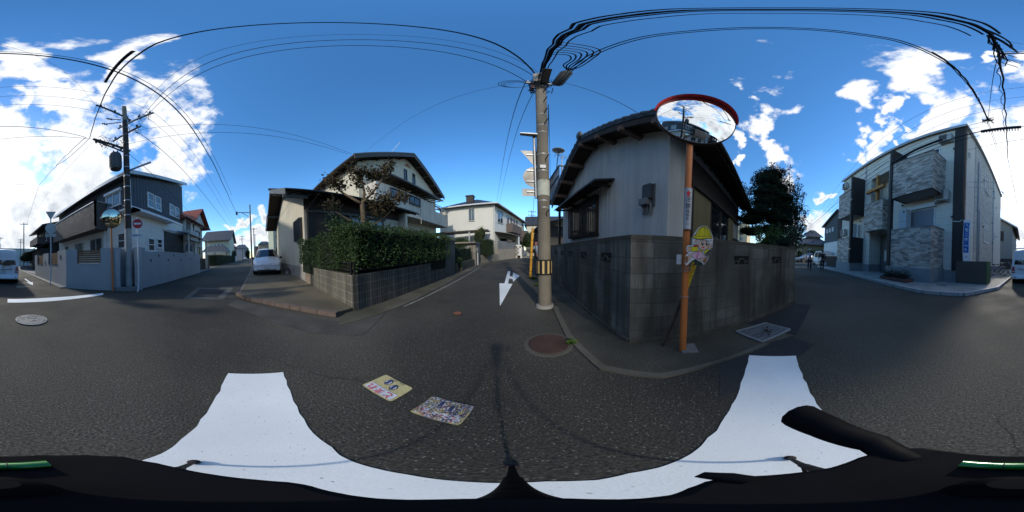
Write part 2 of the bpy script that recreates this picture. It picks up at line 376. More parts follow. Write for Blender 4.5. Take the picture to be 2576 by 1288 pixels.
M_galv = mk('galvanised_steel', (.36, .37, .38), .45, .12, 6, .05, metal=.5)
# ================================================================== GROUND
asph = mk('asphalt', (.043, .040, .033), .88, .34, .4, .55, .6, 70, col2=(.064, .060, .049), c2w=.07, speck=(80, .70, (.24, .235, .20)), spec=.25, crack=(.42, .5))
asph2 = mk('asphalt_patch', (.030, .031, .032), .9, .14, .9, .2, .5, 150, speck=(90, .86, (.13, .13, .12)))
earth = mk('earth', (.10, .09, .07), .95, .25, 1.2, .2, .4, 40)
conc_dark = mk('old_concrete', (.105, .098, .075), .9, .25, 1.4, .16, .3, 90, col2=(.06, .058, .04), c2w=.12, speck=(60, .9, (.22, .21, .18)))
conc_drive = mk('driveway_concrete', (.15, .125, .085), .85, .22, .8, .14, .25, 110, col2=(.085, .075, .055), c2w=.15)
conc_pale = mk('pale_concrete', (.30, .29, .27), .85, .14, 1.6, .1, .2, 90, col2=(.22, .21, .19))
kerbm = mk('kerb_concrete', (.27, .26, .24), .85, .18, 3, .12, .2, 80, seams=(.6, 5, .008, .4))
paint = mk('road_paint', (.76, .78, .76), .7, .09, 1.2, .05, .12, 160, speck=(95, .955, (.06, .06, .06)))
def sheet(name, pts, z, mat, th=0):
    mb = MB(); n = len(pts)
    ar = sum(pts[i][0] * pts[(i + 1) % n][1] - pts[(i + 1) % n][0] * pts[i][1] for i in range(n))
    if ar < 0: pts = pts[::-1]
    if th: mb.prism(pts, z - th, z)
    else: mb.add([(x, y, z) for x, y in pts], [tuple(range(n))])
    return mb.build(name, mat, None, (pts[0][0], pts[0][1], z))
setting(sheet('ground', [(-900, -900), (900, -900), (900, 900), (-900, 900)], -.012, earth))
ROAD = [(-2.72, 1.5), (-3.0, 8.2), (-2.75, 14.2), (-1.45, 18.9), (.9, 24.2), (7, 29), (9, 26), (3.4, 19), (1.98, 11), (1.64, 6.64), (1.26, 1.41), (3.9, -.66), (12, -1.2), (34, -4.6), (90, -18),
        (90, -26), (34, -9.4), (24, -7.2), (15.2, -5.72), (9.9, -5.5), (3.35, -4.76), (2.1, -5.0), (1.22, -6.8), (1.02, -11.4), (1.1, -90), (-3.3, -90), (-3.07, -14), (-2.95, -6.87), (-4.4, -4.95),
        (-5.3, -4.4), (-13.6, -4.87), (-18.8, -5.3), (-38, -6.5), (-60, -6.6), (-140, -10), (-140, -3), (-60, -.9), (-16.4, -.5), (-5.2, -.63), (-4.5, -.3), (-4.2, .12), (-2.68, 1.44)]
setting(sheet('asphalt_road', ROAD, 0, asph))
# repair patches and the asphalt apron by the driveway
setting(sheet('road_patch', [(-6.42, -2.44), (-4.45, -2.17), (-4.56, -.98), (-6.51, -.95)], .004, mk('patch_rim', (.10, .098, .09), .9, .2, 3, .2, .3, 90)))
setting(sheet('road_patch', [(-6.1, -2.22), (-4.72, -2.02), (-4.8, -1.2), (-6.2, -1.16)], .008, asph2))
setting(sheet('road_patch', [(.95, .25), (1.6, .45), (2.2, -.35), (1.9, -.6), (1.3, -.05)], .003, asph2))
# stop lines and arrows
def marking(name, pts, lab=None): return setting(sheet(name, pts, .005, paint))
def rough_line(x0, x1, ya, yb, wob=.008):
    a = []; n = int(abs(x1 - x0) / .07)
    for i in range(n + 1): a.append((x0 + (x1 - x0) * i / n, ya + rnd.uniform(-wob, wob)))
    for i in range(n, -1, -1): a.append((x0 + (x1 - x0) * i / n, yb + rnd.uniform(-wob, wob)))
    return a
marking('stop_line', [(x, y - .045 * (x + 1.4) / 3.05) for x, y in rough_line(-1.38, 1.665, .19, -.285)])
marking('stop_line', [(-.25, -5.17), (-.23, -4.7), (-1.6, -4.66), (-3.42, -4.68), (-3.62, -4.96), (-1.8, -5.14)])
marking('arrow_marking', [(-.26, 3.33), (-.46, 5.79), (-.28, 5.77), (-.24, 9.16), (-.09, 9.05), (-.12, 7.35), (.02, 7.25), (.05, 8.68), (.34, 7.44), (.03, 6.03), (.03, 6.6), (-.13, 6.75), (-.15, 5.72), (.01, 5.69)])
marking('arrow_marking', [(-1.68, -8.2), (-1.95, -9.5), (-1.82, -9.5), (-1.85, -11.5), (-1.72, -11.5), (-1.70, -9.5), (-1.55, -9.5)])
# gutters and kerbs
setting(sheet('gutter_strip', [(-2.68, 1.5), (-2.72, 1.75), (-3.0, 8.2), (-2.5, 8.3), (-2.22, 3.0), (-2.25, 1.2)], .012, conc_dark, .02))
setting(sheet('gutter_strip', [(-3.0, 8.21), (-2.75, 14.2), (-1.45, 18.9), (-1.15, 18.75), (-2.3, 14.2), (-2.5, 8.31)], .011, conc_dark, .02))
setting(sheet('edge_line', [(-2.13, 2.7), (-2.13, 6.5), (-2.22, 11.3), (-2.27, 11.3), (-2.19, 6.5), (-2.18, 2.7)], .005, mk('worn_paint', (.20, .20, .18), .9, .4, 8, .3)))
setting(sheet('gutter_strip', [(1.98, 11), (1.64, 6.64), (1.26, 1.41), (2.1, .75), (2.62, .35), (2.2, -.42), (1.95, .02), (1.38, .50), (1.02, .76), (.76, 1.16), (.74, 1.9), (.9, 3.15), (1.02, 6), (1.3, 9.5)], .014, mk('gutter_concrete_dark', (.042, .042, .033), .9, .35, 1.4, .25, .5, 90, col2=(.070, .066, .052), c2w=.12, speck=(60, .88, (.2, .19, .16))), .03))
setting(sheet('gutter_strip', [(2.62, .35), (3.9, -.66), (3.72, -1.05), (2.22, -.43)], .011, asph2, .02))
setting(sheet('kerb_strip', [(.80, 3.15), (.66, 1.9), (.69, 1.13), (.98, .71), (1.40, .44), (1.95, -.06), (1.96, .02), (1.38, .50), (1.02, .76), (.76, 1.16), (.74, 1.9), (.9, 3.15)], .024, mk('kerb_old', (.095, .09, .072), .9, .3, 3, .2, .3, 90), .04))
MBs = MB()
def dome_pad(cx, cy, r, z): return sheet('manhole_surround', [(cx + r * math.cos(a * .3927) * 1.0, cy + r * math.sin(a * .3927)) for a in range(16)], z, conc_dark, .02)
# driveway of the corner house, kerb stones and step
setting(sheet('driveway', [(-2.68, 1.44), (-2.72, 1.8), (-6.65, 2.05), (-9.2, 2.17), (-20, 2.2), (-20, -.45), (-5.2, -.55), (-4.55, -.22), (-4.2, .2), (-3.4, .92)], .085, conc_drive, .1))
kb = mk('driveway_kerb_stone', (.13, .10, .082), .85, .2, 6, .12, .2, 90, seams=(.42, 9, .012, .35))
def strip_along(pts, w, z0, z1, name, mat, side=1):
    mb = MB()
    for i in range(len(pts) - 1):
        a, b = V(*pts[i], 0), V(*pts[i + 1], 0); t = (b - a).normalized(); n = V(t.y, -t.x, 0) * side * w
        mb.hexa([a + V(0, 0, z0), b + V(0, 0, z0), b + n + V(0, 0, z0), a + n + V(0, 0, z0), a + V(0, 0, z1), b + V(0, 0, z1), b + n + V(0, 0, z1), a + n + V(0, 0, z1)])
    return mb.build(name, mat, None, (pts[0][0], pts[0][1], z0))
setting(strip_along([(-2.68, 1.44), (-3.4, .90), (-4.2, .17), (-4.55, -.25), (-5.2, -.58)], .12, -.01, .10, 'driveway_kerb', kb, -1))
setting(sheet('road_apron', [(-2.35, 1.35), (-3.25, .62), (-4.1, -.12), (-4.5, -.55), (-4.0, -.75), (-3.3, -.1), (-2.2, .75), (-1.75, 1.3), (-2.2, 2.2)], .006, mk('apron', (.062, .06, .053), .9, .3, 2.2, .2, .4, 90, speck=(70, .9, (.2, .2, .18)))))
setting(strip_along([(-5.2, -.58), (-20, -.5)], .12, -.01, .07, 'driveway_kerb', kerbm, 1))
# pavement of the apartment block
setting(sheet('pavement', [(3.35, -4.80), (2.0, -5.2), (1.18, -6.83), (1.02, -11.38), (1.02, -24), (18, -24), (18, -5.82), (15.2, -5.78), (9.9, -5.55)], .10, conc_pale, .12))
setting(strip_along([(18, -5.82), (15.2, -5.76), (9.9, -5.53), (3.35, -4.76), (2.0, -5.16), (1.18, -6.83), (1.02, -11.38), (1.02, -24)], .13, -.01, .13, 'kerb', mk('kerb_white', (.38, .38, .37), .8, .15, 3, .1, .2, 80, seams=(.6, 9, .012, .35)), 1))
setting(strip_along([(18, -5.66), (15.2, -5.60), (9.9, -5.37), (3.35, -4.60), (1.9, -5.05), (1.02, -6.83), (.86, -11.38), (.86, -24)], .32, -.01, .012, 'gutter_strip', mk('gutter_pale', (.10, .10, .10), .9, .22, 3, .15, .2, 80, seams=(.6, 9, .015, .4)), -1))
setting(strip_along([(-2.95, -6.87), (-3.07, -14.04), (-3.3, -30)], .3, -.01, .05, 'gutter_strip', kerbm, -1))
setting(strip_along([(-5.3, -4.4), (-13.6, -4.87), (-18.8, -5.3), (-38, -6.5)], .28, -.01, .03, 'gutter_strip', conc_dark, -1))
setting(sheet('pavement', [(-3.3, -14.3), (-3.2, -24), (-9, -24), (-9, -14.3)], .05, conc_pale, .06))
setting(sheet('car_park', [(15.3, -5.9), (24, -7.4), (34, -9.6), (34, -20), (15.3, -20)], .02, conc_pale, .03))
setting(sheet('yard', [(-14.2, -5.0), (-18.8, -5.35), (-18.8, -9), (-14.2, -9)], .04, conc_pale, .05))
# manholes, covers, grate
rust = mk('rusty_iron', (.055, .032, .026), .8, .25, 5, .2, .3, 120)
iron = mk('worn_iron', (.16, .155, .14), .6, .2, 6, .15, .2, 120, metal=.2)
def manhole(name, lab, cx, cy, r, ring, cover, pad=0, z=.012, knobs=True, decor=None):
    t = thing(name, lab, 'manhole cover', (cx, cy, 0))
    if pad: MB().lathe((cx, cy, 0), [(pad, 0), (pad, .008), (pad - .01, .011), (0.01, .011)], 40).build('surround', mk('manhole_surround', (.075, .072, .06), .9, .2, 4, .2, .3, 90, speck=(70, .85, (.2, .19, .17))), t)
    MB().lathe((cx, cy, z - .004), [(r, 0), (r, .012), (r * .93, .014), (r * .92, .006), (.005, .006)], 40).build('frame', ring, t, smooth=40)
    c = MB(); c.lathe((cx, cy, z + .002), [(r * .9, 0), (r * .9, .008), (.004, .008)], 40)
    if knobs:
        for k in range(1, 9):
            rr = r * .9 * k / 9
            c.lathe((cx, cy, z + .009), [(rr, 0), (rr, .005), (rr - .012, .005), (rr - .012, 0)], 36)
    if decor: decor(c)
    c.build('cover', cover, t)
    return t
manhole('manhole_cover', 'round rust brown manhole cover with concentric rings beside the concrete utility pole', .41, 1.79, .235, rust, rust, .285)
manhole('water_cover', 'small round rusty cover with a bar across it in the road near the hedge wall', -.99, 2.77, .085, rust, mk('rust_orange', (.22, .10, .06), .8, .3, 14, .2), 0, decor=lambda c: c.box(-1.05, -.93, 2.755, 2.785, .02, .03))
def swirl(c):
    q = random.Random(3)
    for i in range(60):
        a = q.uniform(0, 6.28); rr = q.uniform(.05, .27); x, y = -.62 + rr * math.cos(a), -3.17 + rr * math.sin(a)
        b = a + q.uniform(-1.2, 1.2); l = q.uniform(.015, .05)
        c.bar((x, y, .024), (x + l * math.cos(b), y + l * math.sin(b), .024), .012, .006)
    for k in range(6): c.bar((-.80 + .05 * k, -3.40, .024), (-.82 + .05 * k, -3.30, .024), .014, .006)
manhole('manhole_cover', 'pale grey ornamental manhole cover in the crossing before the white van', -.62, -3.17, .31, mk('pale_iron', (.34, .33, .30), .7, .12, 5, .1), mk('dark_iron_relief', (.20, .195, .18), .7, .3, 20, .2), 0, knobs=False, decor=swirl)
manhole('manhole_cover', 'round cover with a pale rim just behind the rear wheel of the white van', -1.05, -7.75, .27, mk('pale_iron2', (.3, .3, .28), .7, .12, 5, .1), iron, 0)
manhole('manhole_cover', 'distant dark cover in the left half of the narrow lane', -1.5, 11.6, .3, iron, rust, 0, knobs=False)
manhole('manhole_cover', 'farthest cover at the end of the narrow lane before the white gate pillar', -.2, 15.6, .33, iron, rust, 0, knobs=False)
def bar_cover(x, y, w, h, a, lab):
    t = thing('drain_cover', lab, 'drain cover', (x, y, .1)); f = Fc((x - math.cos(a) * w / 2, y - math.sin(a) * w / 2), (x, y))
    c = MB(); f.box(c, 0, w, .1, .112, -h / 2, h / 2); c.build('plate', rust, t)
    g = MB(); [f.box(g, w * k / 9, w * k / 9 + .012, .112, .118, -h / 2 + .02, h / 2 - .02) for k in range(1, 9)]; g.build('slots', M_dark, t)
bar_cover(3.45, -6.3, .42, .14, R(8), 'narrow dark drain cover in the pale pavement before the apartment corner')
t = thing('inspection_lid', 'small pale round lid in the pavement beside the brick planter', 'drain cover', (4.3, -6.0, .1))
MB().lathe((4.3, -6.0, .1), [(.1, 0), (.1, .008), (.005, .010)], 24).build('lid', mk('lid_grey', (.42, .42, .41), .6, .1), t)
MB().lathe((4.3, -6.0, .1), [(.125, 0), (.125, .005), (.1, .005)], 24).build('rim', iron, t)
# storm grate
t = thing('drain_grate', 'steel bar grate over the drain at the foot of the dark block wall', 'drain grate', (2.3, 0, 0))
ga, gb = V(1.97, .03, 0), V(2.22, .40, 0); gu = V(.40, -.40, 0); 
fr = MB()
for p, q in ((ga, gb), (ga, ga + gu), (gb, gb + gu), (ga + gu, gb + gu)): fr.bar(p + V(0, 0, .03), q + V(0, 0, .03), .025, .02)
fr.build('frame', M_galv, t)
br = MB()
for k in range(1, 15): a = ga + gu * (k / 15); br.bar(a + V(0, 0, .028), a + (gb - ga) + V(0, 0, .028), .009, .014)
for k in range(1, 5): a = ga + (gb - ga) * (k / 5); br.bar(a + V(0, 0, .022), a + gu + V(0, 0, .022), .007, .01)
br.build('bars', mk('grate_bar', (.27, .275, .28), .5, .15, 9), t)
MB().ext([ga + V(0, 0, .0145), gb + V(0, 0, .0145), gb + gu + V(0, 0, .0145), ga + gu + V(0, 0, .0145)], (0, 0, .004)).build('pit', mk('pit', (.008, .008, .008), 1, 0, grain=0), t)  # flat black sheet: the shaded depth under the bars is painted
def leaf_litter(name, lab, pts, mat, size=.05, n=40):
    mb = MB(); leaves(mb, pts, size, .6); return tag(mb.build(name, mat, None, pts[0]), lab, 'leaves')
dead = mk('dead_leaf', (.10, .05, .025), .8, .3, 20, .1, isl=(.04, .022, .015))
leaf_litter('dead_leaves', 'clump of dead brown leaves caught on the steel drain grate', [(2.28 + rnd.gauss(0, .05), -.05 + rnd.gauss(0, .05), .04) for _ in range(40)], dead, .04)
# the two road stickers: words and shoe prints
def sticker(lab, c4, worn):
    p = [V(x, y, .0) for x, y in c4]      # first edge = foot of the letters, seen from the far side
    t = thing('road_sticker', lab, 'road sticker', tuple(sum(p, V(0, 0, 0)) / 4))
    def at(u, v, z): a = p[0].lerp(p[3], u); b = p[1].lerp(p[2], u); q = a.lerp(b, v); q.z = z; return q
    ye = mk('sticker_yellow' + ('_worn' if worn else ''), (.46, .40, .20) if not worn else (.40, .34, .16), .8, .12, 14, .2, .2, 120, **(dict(col2=(.19, .20, .21), c2w=.05, c2at=.5, speck=(60, .5, (.30, .31, .36))) if worn else dict(speck=(110, .9, (.15, .14, .1)))))
    wh = mk('sticker_white' + ('_worn' if worn else ''), (.55, .56, .60), .8, .15, 8, .2, .2, 120, **(dict(speck=(60, .55, (.12, .12, .13))) if worn else {}))
    pk = mk('sticker_red' + ('_worn' if worn else ''), (.48, .08, .10) if not worn else (.36, .12, .14), .8, .2, 20, .2)
    nv = mk('sticker_navy' + ('_worn' if worn else ''), (.03, .04, .10), .8, .3, 20, .2)
    def quad(u0, u1, v0, v1, z, mat, name, rr=.0):
        pts = []
        for (cu_, cv_, a0) in ((u0 + rr, v0 + rr, 180), (u1 - rr, v0 + rr, 270), (u1 - rr, v1 - rr, 0), (u0 + rr, v1 - rr, 90)):
            for k in range(4): a = R(a0 + 30 * k); pts.append(at(cu_ + rr * math.cos(a), cv_ + rr * math.sin(a), z))
        mb = MB()
        mb.add(pts, [tuple(range(len(pts)))]); n = (pts[4] - pts[0]).cross(pts[8] - pts[0])
        if n.z < 0: mb.f[0] = mb.f[0][::-1]
        return mb.build(name, mat, t)
    quad(0, 1, 0, 1, .006, ye, 'sheet', .08); quad(.06, .94, .05, .37, .009, wh, 'word_panel', .02)
    xd = at(1, 0, 0) - at(0, 0, 0); yd = at(0, 1, 0) - at(0, 0, 0); w = xd.length
    # letters are read from the other side of the crossing
    text_mesh('とまれ', w * .27, pk, at(.5, .20, .0105), -xd, -(V(0, 0, 1).cross(xd)), t, 'word', depth=0, bold=.006 * w)
    for k, sgn in ((.36, 1), (.62, -1)):
        for lay, mat, s_ in ((0, nv, 1.), (1, wh, .78)):
            mb = MB()
            c = at(k, .66 + .06 * sgn, .0105 + .0015 * lay); q = [c + xd * (math.cos(a * .524) * .085 * s_ * (1 + .25 * math.cos(a * 1.05))) + V(0, 0, 1).cross(xd) * (math.sin(a * .524) * .14 * s_) for a in range(12)]
            mb.add(q, [tuple(range(12))]); mb.build('shoe_print', mat, t)
        mb = MB()
        for dv in (-.07, .02, .09):
            c = at(k, .66 + .06 * sgn + dv, .0145); mb.ball(c, (.014, .014, .001), 8)
        mb.build('shoe_marks', nv, t)
    if worn:
        q = random.Random(11)
        for nm, mt, cnt in (('paint_flecks', pk, 70), ('paint_flecks', nv, 120), ('paint_flecks', mk('fleck_white', (.5, .52, .56), .8), 150), ('paint_flecks', mk('fleck_grey', (.10, .10, .10), .9), 200), ('paint_flecks', mk('fleck_yellow', (.48, .38, .10), .8), 110)):
            mb = MB()
            for _ in range(cnt):
                u, v = q.uniform(.03, .97), q.uniform(.04, .96); c = at(u, v, .0128 + q.uniform(0, .0012)); a = q.uniform(0, 3.14); s_ = q.uniform(.003, .008); d = V(math.cos(a), math.sin(a), 0) * s_; e_ = V(-d.y, d.x, 0) * .45
                mb.add([c - d - e_, c + d - e_, c + d + e_, c - d + e_], [(0, 1, 2, 3)])
            mb.build1(nm, mt, t)['kind'] = 'stuff'
    text_mesh('みぎ・ひだり', w * .085, nv, at(.5, .93, .0105), -xd, -(V(0, 0, 1).cross(xd)), t, 'small_word', depth=0)
    return t
sticker('bright yellow road sticker with red letters and shoe prints, left of its worn neighbour', [(-.94, .66), (-.93, .90), (-.64, .87), (-.65, .65)], False)
sticker('worn faded road sticker nearest the tripod shadow, yellow rim left along two sides', [(-.50, .63), (-.48, .85), (-.21, .82), (-.23, .61)], True)
# weeds
weedm = mk('weed_green', (.10, .19, .035), .7, .2, 20, .1, isl=(.05, .12, .02), trans=.3)
def weed(lab, cx, cy, r, n, h, z=.01):
    mb = MB()
    for i in range(n):
        a = rnd.uniform(0, 6.28); l = h * rnd.uniform(.5, 1); x, y = cx + rnd.gauss(0, r * .4), cy + rnd.gauss(0, r * .4); d = V(math.cos(a), math.sin(a), 0); w = d.cross(V(0, 0, 1)) * .006
        p = V(x, y, z); mb.add([p - w, p + w, p + d * l * .5 + V(0, 0, l * .6) + w * 1.3, p + d * l + V(0, 0, l * .55), p + d * l * .5 + V(0, 0, l * .6) - w * 1.3], [(0, 1, 2, 3, 4)])
    return tag(mb.build('weed', weedm, None, (cx, cy, z)), lab, 'weed')
weed('bright green weed growing in the kerb joint beside the rust brown manhole', .66, 1.72, .035, 70, .075)
weed('grass tuft at the foot of the yellow guy guard', .86, 6.6, .12, 120, .12)
weed('grass tuft between the concrete utility pole and the yellow guy guard', .92, 5.3, .14, 140, .12)
# ================================================================== BLOCK WALL (north-east corner)
blk = mk('block_wall_concrete', (.135, .137, .122), .92, .34, 1.6, .16, .35, 70, brick=(.40, .186, .006, (.075, .074, .064), .26, 0), streak=.72, scol=(.030, .029, .024), col2=(.07, .072, .064), c2w=.12)
capm = mk('block_cap', (.085, .082, .065), .92, .25, 2, .16, .3, 70, streak=.5, scol=(.03, .03, .026))
bw = thing('block_wall', 'dark weathered concrete block wall with fan vents wrapping the corner under the white house', 'wall', (1.26, 1.41, 0))
PA, PB, PC, PD, PE = (1.26, 1.41), (1.64, 6.64), (2.0, 11.2), (3.9, -.66), (16, -1.35)
fL, fL2, fR, fE = Fc(PB, PA), Fc(PC, PB), Fc(PA, PD), Fc(PD, PE)
FLIP = []
for f_, h in ((fL, 1.36), (fL2, 1.36), (fR, 1.36), (fE, 1.40)):
    # outside must face the road
    mid = f_.P(f_.len / 2, 0, .3)
w_out = {id(fL): None}
def wallsec(f_, z1, nm='wall_section', a0=0, a1=None):
    mb = MB(); f_.box(mb, a0, f_.len if a1 is None else a1, 0, z1, -.12, 0); return mb.build(nm, blk, bw)
def outward(f_, px_, py_):
    if (V(px_, py_, 0) - f_.o).dot(f_.n) < 0: f_.n = -f_.n
    return f_
outward(fL, 0, 3); outward(fL2, 0, 9); outward(fR, 1, -1); outward(fE, 8, -4)
wallsec(fL, 1.33); wallsec(fL2, 1.335); wallsec(fR, 1.332); wallsec(fE, 1.38)
for f_, z in ((fL, 1.33), (fL2, 1.335), (fR, 1.332), (fE, 1.38)):
    mb = MB(); f_.box(mb, 0, f_.len, z, z + .055, -.125, .004); mb.build('cap', capm, bw)
mb = MB(); fR.box(mb, -.0, fR.len, 0, .07, 0, .035); mb.build('footing', capm, bw)
mb = MB(); fL.box(mb, 0, fL.len, 0, .07, 0, .035); mb.build('footing', capm, bw)
def vent(f_, a):
    mb = MB(); f_.box(mb, a - .155, a + .155, 1.035, 1.165, -.10, .003); v = mb.build('vent_block', mk('vent_dark', (.012, .012, .011), 1, .2), bw)  # openings are not cut: their shade is painted as a black face
    q = MB()
    for cx, r0, r1 in ((0, .062, .088), (-.115, .030, .048), (.115, .030, .048)):
        pts = [f_.P(a + cx + (r0 + r1) / 2 * math.cos(R(k * 22.5)), 1.042 + (r0 + r1) / 2 * math.sin(R(k * 22.5)) * 1.05, .004) for k in range(9)]
        q.tube(pts, (r1 - r0) / 2, 5)
    q.build('fan_relief', capm, v)
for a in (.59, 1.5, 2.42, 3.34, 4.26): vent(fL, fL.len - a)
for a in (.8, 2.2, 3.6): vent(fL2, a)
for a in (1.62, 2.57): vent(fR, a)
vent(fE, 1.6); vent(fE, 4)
stm = mk('damp_stain', (.045, .045, .037), .95, .3, 6, .2)

# ================================================================== WHITE HOUSE behind the block wall
plw = mk('old_white_render', (.60, .585, .54), .92, .07, .8, .04, .15, 50, streak=.4, scol=(.33, .335, .335), col2=(.47, .475, .47), c2w=.10)
wood = mk('weathered_wood', (.045, .034, .027), .85, .25, 6, .15, .2, 60)
wood2 = mk('pale_rafter', (.15, .10, .08), .85, .25, 6, .15, .2, 60)
tile = mk('dark_roof_tile', (.055, .056, .06), .55, .2, 4, .1, .6, 40, rib=(.26, .35, 'X', 1), seams=(9, .24, .02, .4))
H = thing('corner_house', 'white rendered single storey house with dark tiled gable behind the block wall', 'house', (2.3, 1.65, 0))
mb = MB(); mb.ext([(2.3, 1.65, 0), (2.3, 7.1, 0), (2.3, 7.1, 3.40), (2.3, 4.1, 4.72), (2.3, 1.65, 3.80)], (6.3, 0, 0)); mb.build('wall', plw, H)
def slab(mb, pts, t): mb.ext(pts, (0, 0, -t)); return mb
rS = slab(MB(), [(1.8, 1.0, 3.75), (8.9, 1.0, 3.75), (8.9, 4.15, 4.92), (1.8, 4.15, 4.92)], .09).build('roof', tile, H)
rN = slab(MB(), [(1.8, 7.35, 3.47), (8.9, 7.35, 3.47), (8.9, 4.15, 4.92), (1.8, 4.15, 4.92)], .09).build('roof', tile, H)
mb = MB()
for (y0, z0, y1, z1) in ((1.0, 3.62, 4.15, 4.79), (7.35, 3.34, 4.15, 4.79)):
    mb.hexa([(1.82, y0, z0 - .16), (1.86, y0, z0 - .16), (1.86, y1, z1 - .16), (1.82, y1, z1 - .16), (1.82, y0, z0 + .04), (1.86, y0, z0 + .04), (1.86, y1, z1 + .04), (1.82, y1, z1 + .04)])
mb.build('bargeboard', wood, H)
mb = MB(); mb.hexa([(1.86, 1.05, 3.58), (8.8, 1.05, 3.58), (8.8, 1.65, 3.78), (1.86, 1.65, 3.78), (1.86, 1.05, 3.63), (8.8, 1.05, 3.63), (8.8, 1.65, 3.83), (1.86, 1.65, 3.83)])
mb.hexa([(1.86, 1.65, 3.80), (2.3, 1.65, 3.80), (2.3, 4.1, 4.70), (1.86, 4.1, 4.70), (1.86, 1.65, 3.84), (2.3, 1.65, 3.84), (2.3, 4.1, 4.76), (1.86, 4.1, 4.76)])
mb.hexa([(1.86, 7.3, 3.32), (2.3, 7.3, 3.32), (2.3, 4.1, 4.70), (1.86, 4.1, 4.70), (1.86, 7.3, 3.36), (2.3, 7.3, 3.36), (2.3, 4.1, 4.76), (1.86, 4.1, 4.76)])
mb.build('soffit', wood, H)
for y, z in ((1.55, 3.62), (2.35, 3.92), (3.2, 4.24), (4.1, 4.56), (4.95, 4.22), (5.75, 3.86), (6.5, 3.52)):
    MB().box(1.76, 2.3, y - .055, y + .055, z - .05, z + .08).build('rafter_end', wood2, H)
for k in range(15):
    x = 2.4 + k * .45; MB().hexa([(x, 1.02, 3.50), (x + .05, 1.02, 3.50), (x + .05, 1.65, 3.70), (x, 1.65, 3.70), (x, 1.02, 3.57), (x + .05, 1.02, 3.57), (x + .05, 1.65, 3.77), (x, 1.65, 3.77)]).build('rafter', wood, H)
mb = MB()
for side, (y0, z0, y1, z1) in enumerate(((1.0, 3.78, 4.1, 4.93), (7.35, 3.50, 4.2, 4.93))):
    n = 14
    for k in range(n):
        a, b = k / n, (k + .92) / n
        p = V(1.84, y0 + (y1 - y0) * a, z0 + (z1 - z0) * a + .0); q = V(1.84, y0 + (y1 - y0) * b, z0 + (z1 - z0) * b + .02)
        mb.tube([p, q], [.055, .07], 8)
mb.build('verge_tiles', mk('verge_tile', (.085, .088, .095), .5, .2, 6, .1), H, smooth=50)
mb = MB().tube([(1.78, 4.15, 5.02), (8.9, 4.15, 5.02)], .09, 8); mb.box(1.85, 8.85, 4.05, 4.25, 4.9, 5.02)
mb.ball((1.78, 4.15, 5.03), (.06, .16, .16), 10); mb.build('ridge_tiles', mk('verge_tile'  , 0), H, smooth=50)
mb = MB(); mb.tube([(1.8, .96, 3.62), (8.95, .96, 3.58)], .05, 8); mb.build('gutter', mk('gutter_brown', (.07, .055, .04), .5, .2), H, smooth=50)
mb = MB(); mb.tube([(8.75, 1.0, 3.56), (8.6, 1.5, 3.3), (8.6, 1.55, .3)], .03, 8); mb.build('downpipe', M_alu, H, smooth=50)
fW = outward(Fc((2.3, 1.65), (2.3, 7.1)), 0, 4)
w = fW.window(H, 2.28, 4.33, 1.66, 2.80, wood, M_glass, .06, .08, 1, 0, grille=.11)
mb = MB()
mb.hexa([fW.P(1.55, 3.02, 0), fW.P(4.95, 3.02, 0), fW.P(4.95, 2.86, .55), fW.P(1.55, 2.86, .55), fW.P(1.55, 3.07, 0), fW.P(4.95, 3.07, 0), fW.P(4.95, 2.91, .55), fW.P(1.55, 2.91, .55)])
mb.build('window_hood', mk('hood_dark', (.03, .028, .028), .6, .2), H)
mb = MB()
for a in (1.75, 2.9, 4.0, 4.8): mb.bar(fW.P(a, 2.90, 0), fW.P(a, 2.84, .5), .05, .07)
mb.build('hood_bracket', wood, H)
m = MB(); fW.box(m, .28, .60, 2.06, 2.52, 0, .03); mt = m.build('meter_board', mk('meter_board', (.13, .13, .13), .8, .2), H)
m = MB(); fW.box(m, .31, .50, 2.2, 2.5, .03, .12); m.build('meter_glass', mk('meter_dark', (.06, .065, .07), .4, .2), mt)
m = MB(); fW.box(m, .36, .56, 2.08, 2.2, .03, .16); m.build('meter_box', mk('meter_grey', (.20, .20, .20), .6, .2), mt)
m = MB(); 
for a in (.34, .42, .5): m.tube([fW.P(a, 2.1, .06), fW.P(a, 1.98, .06), fW.P(a + .03, 1.9, .05)], .022, 7)
m.build('cable_pipes', mk('meter_grey', 0), mt, smooth=50)
m = MB(); m.tube([fW.P(1.85, 1.4, .0), fW.P(1.85, 4.0, .0)], .012, 6); m.build('wall_seam', mk('seam_pale', (.5, .52, .53), .8, .1), H)
fS = outward(Fc((2.3, 1.65), (8.6, 1.65)), 5, 0)
kh = mk('khaki_board', (.20, .17, .085), .8, .15, 2, .08)
m = MB(); fS.box(m, .72, .80, .5, 2.75, 0, .10); fS.box(m, .72, 6.2, 2.68, 2.78, 0, .11); m.build('sash_frame', wood, H)
m = MB(); fS.box(m, .80, 1.95, .6, 2.68, 0, .05); m.build('shutter_case', kh, H)
for a0, a1 in ((1.98, 2.95), (2.95, 3.95)): fS.window(H, a0, a1, .6, 2.68, M_bronze, M_glass, .04, .06, 0, 1, sill=False)
m = MB(); fS.box(m, 4.0, 4.9, .6, 2.68, 0, .05); m.build('shutter_case', kh, H)
m = MB(); fS.box(m, .8, 6.2, 2.8, 3.5, 0, .02); m.build('upper_board', wood, H)
m = MB(); fS.box(m, 5.0, 6.2, .6, 1.9, 0, .08); m.build('lower_board', wood, H)
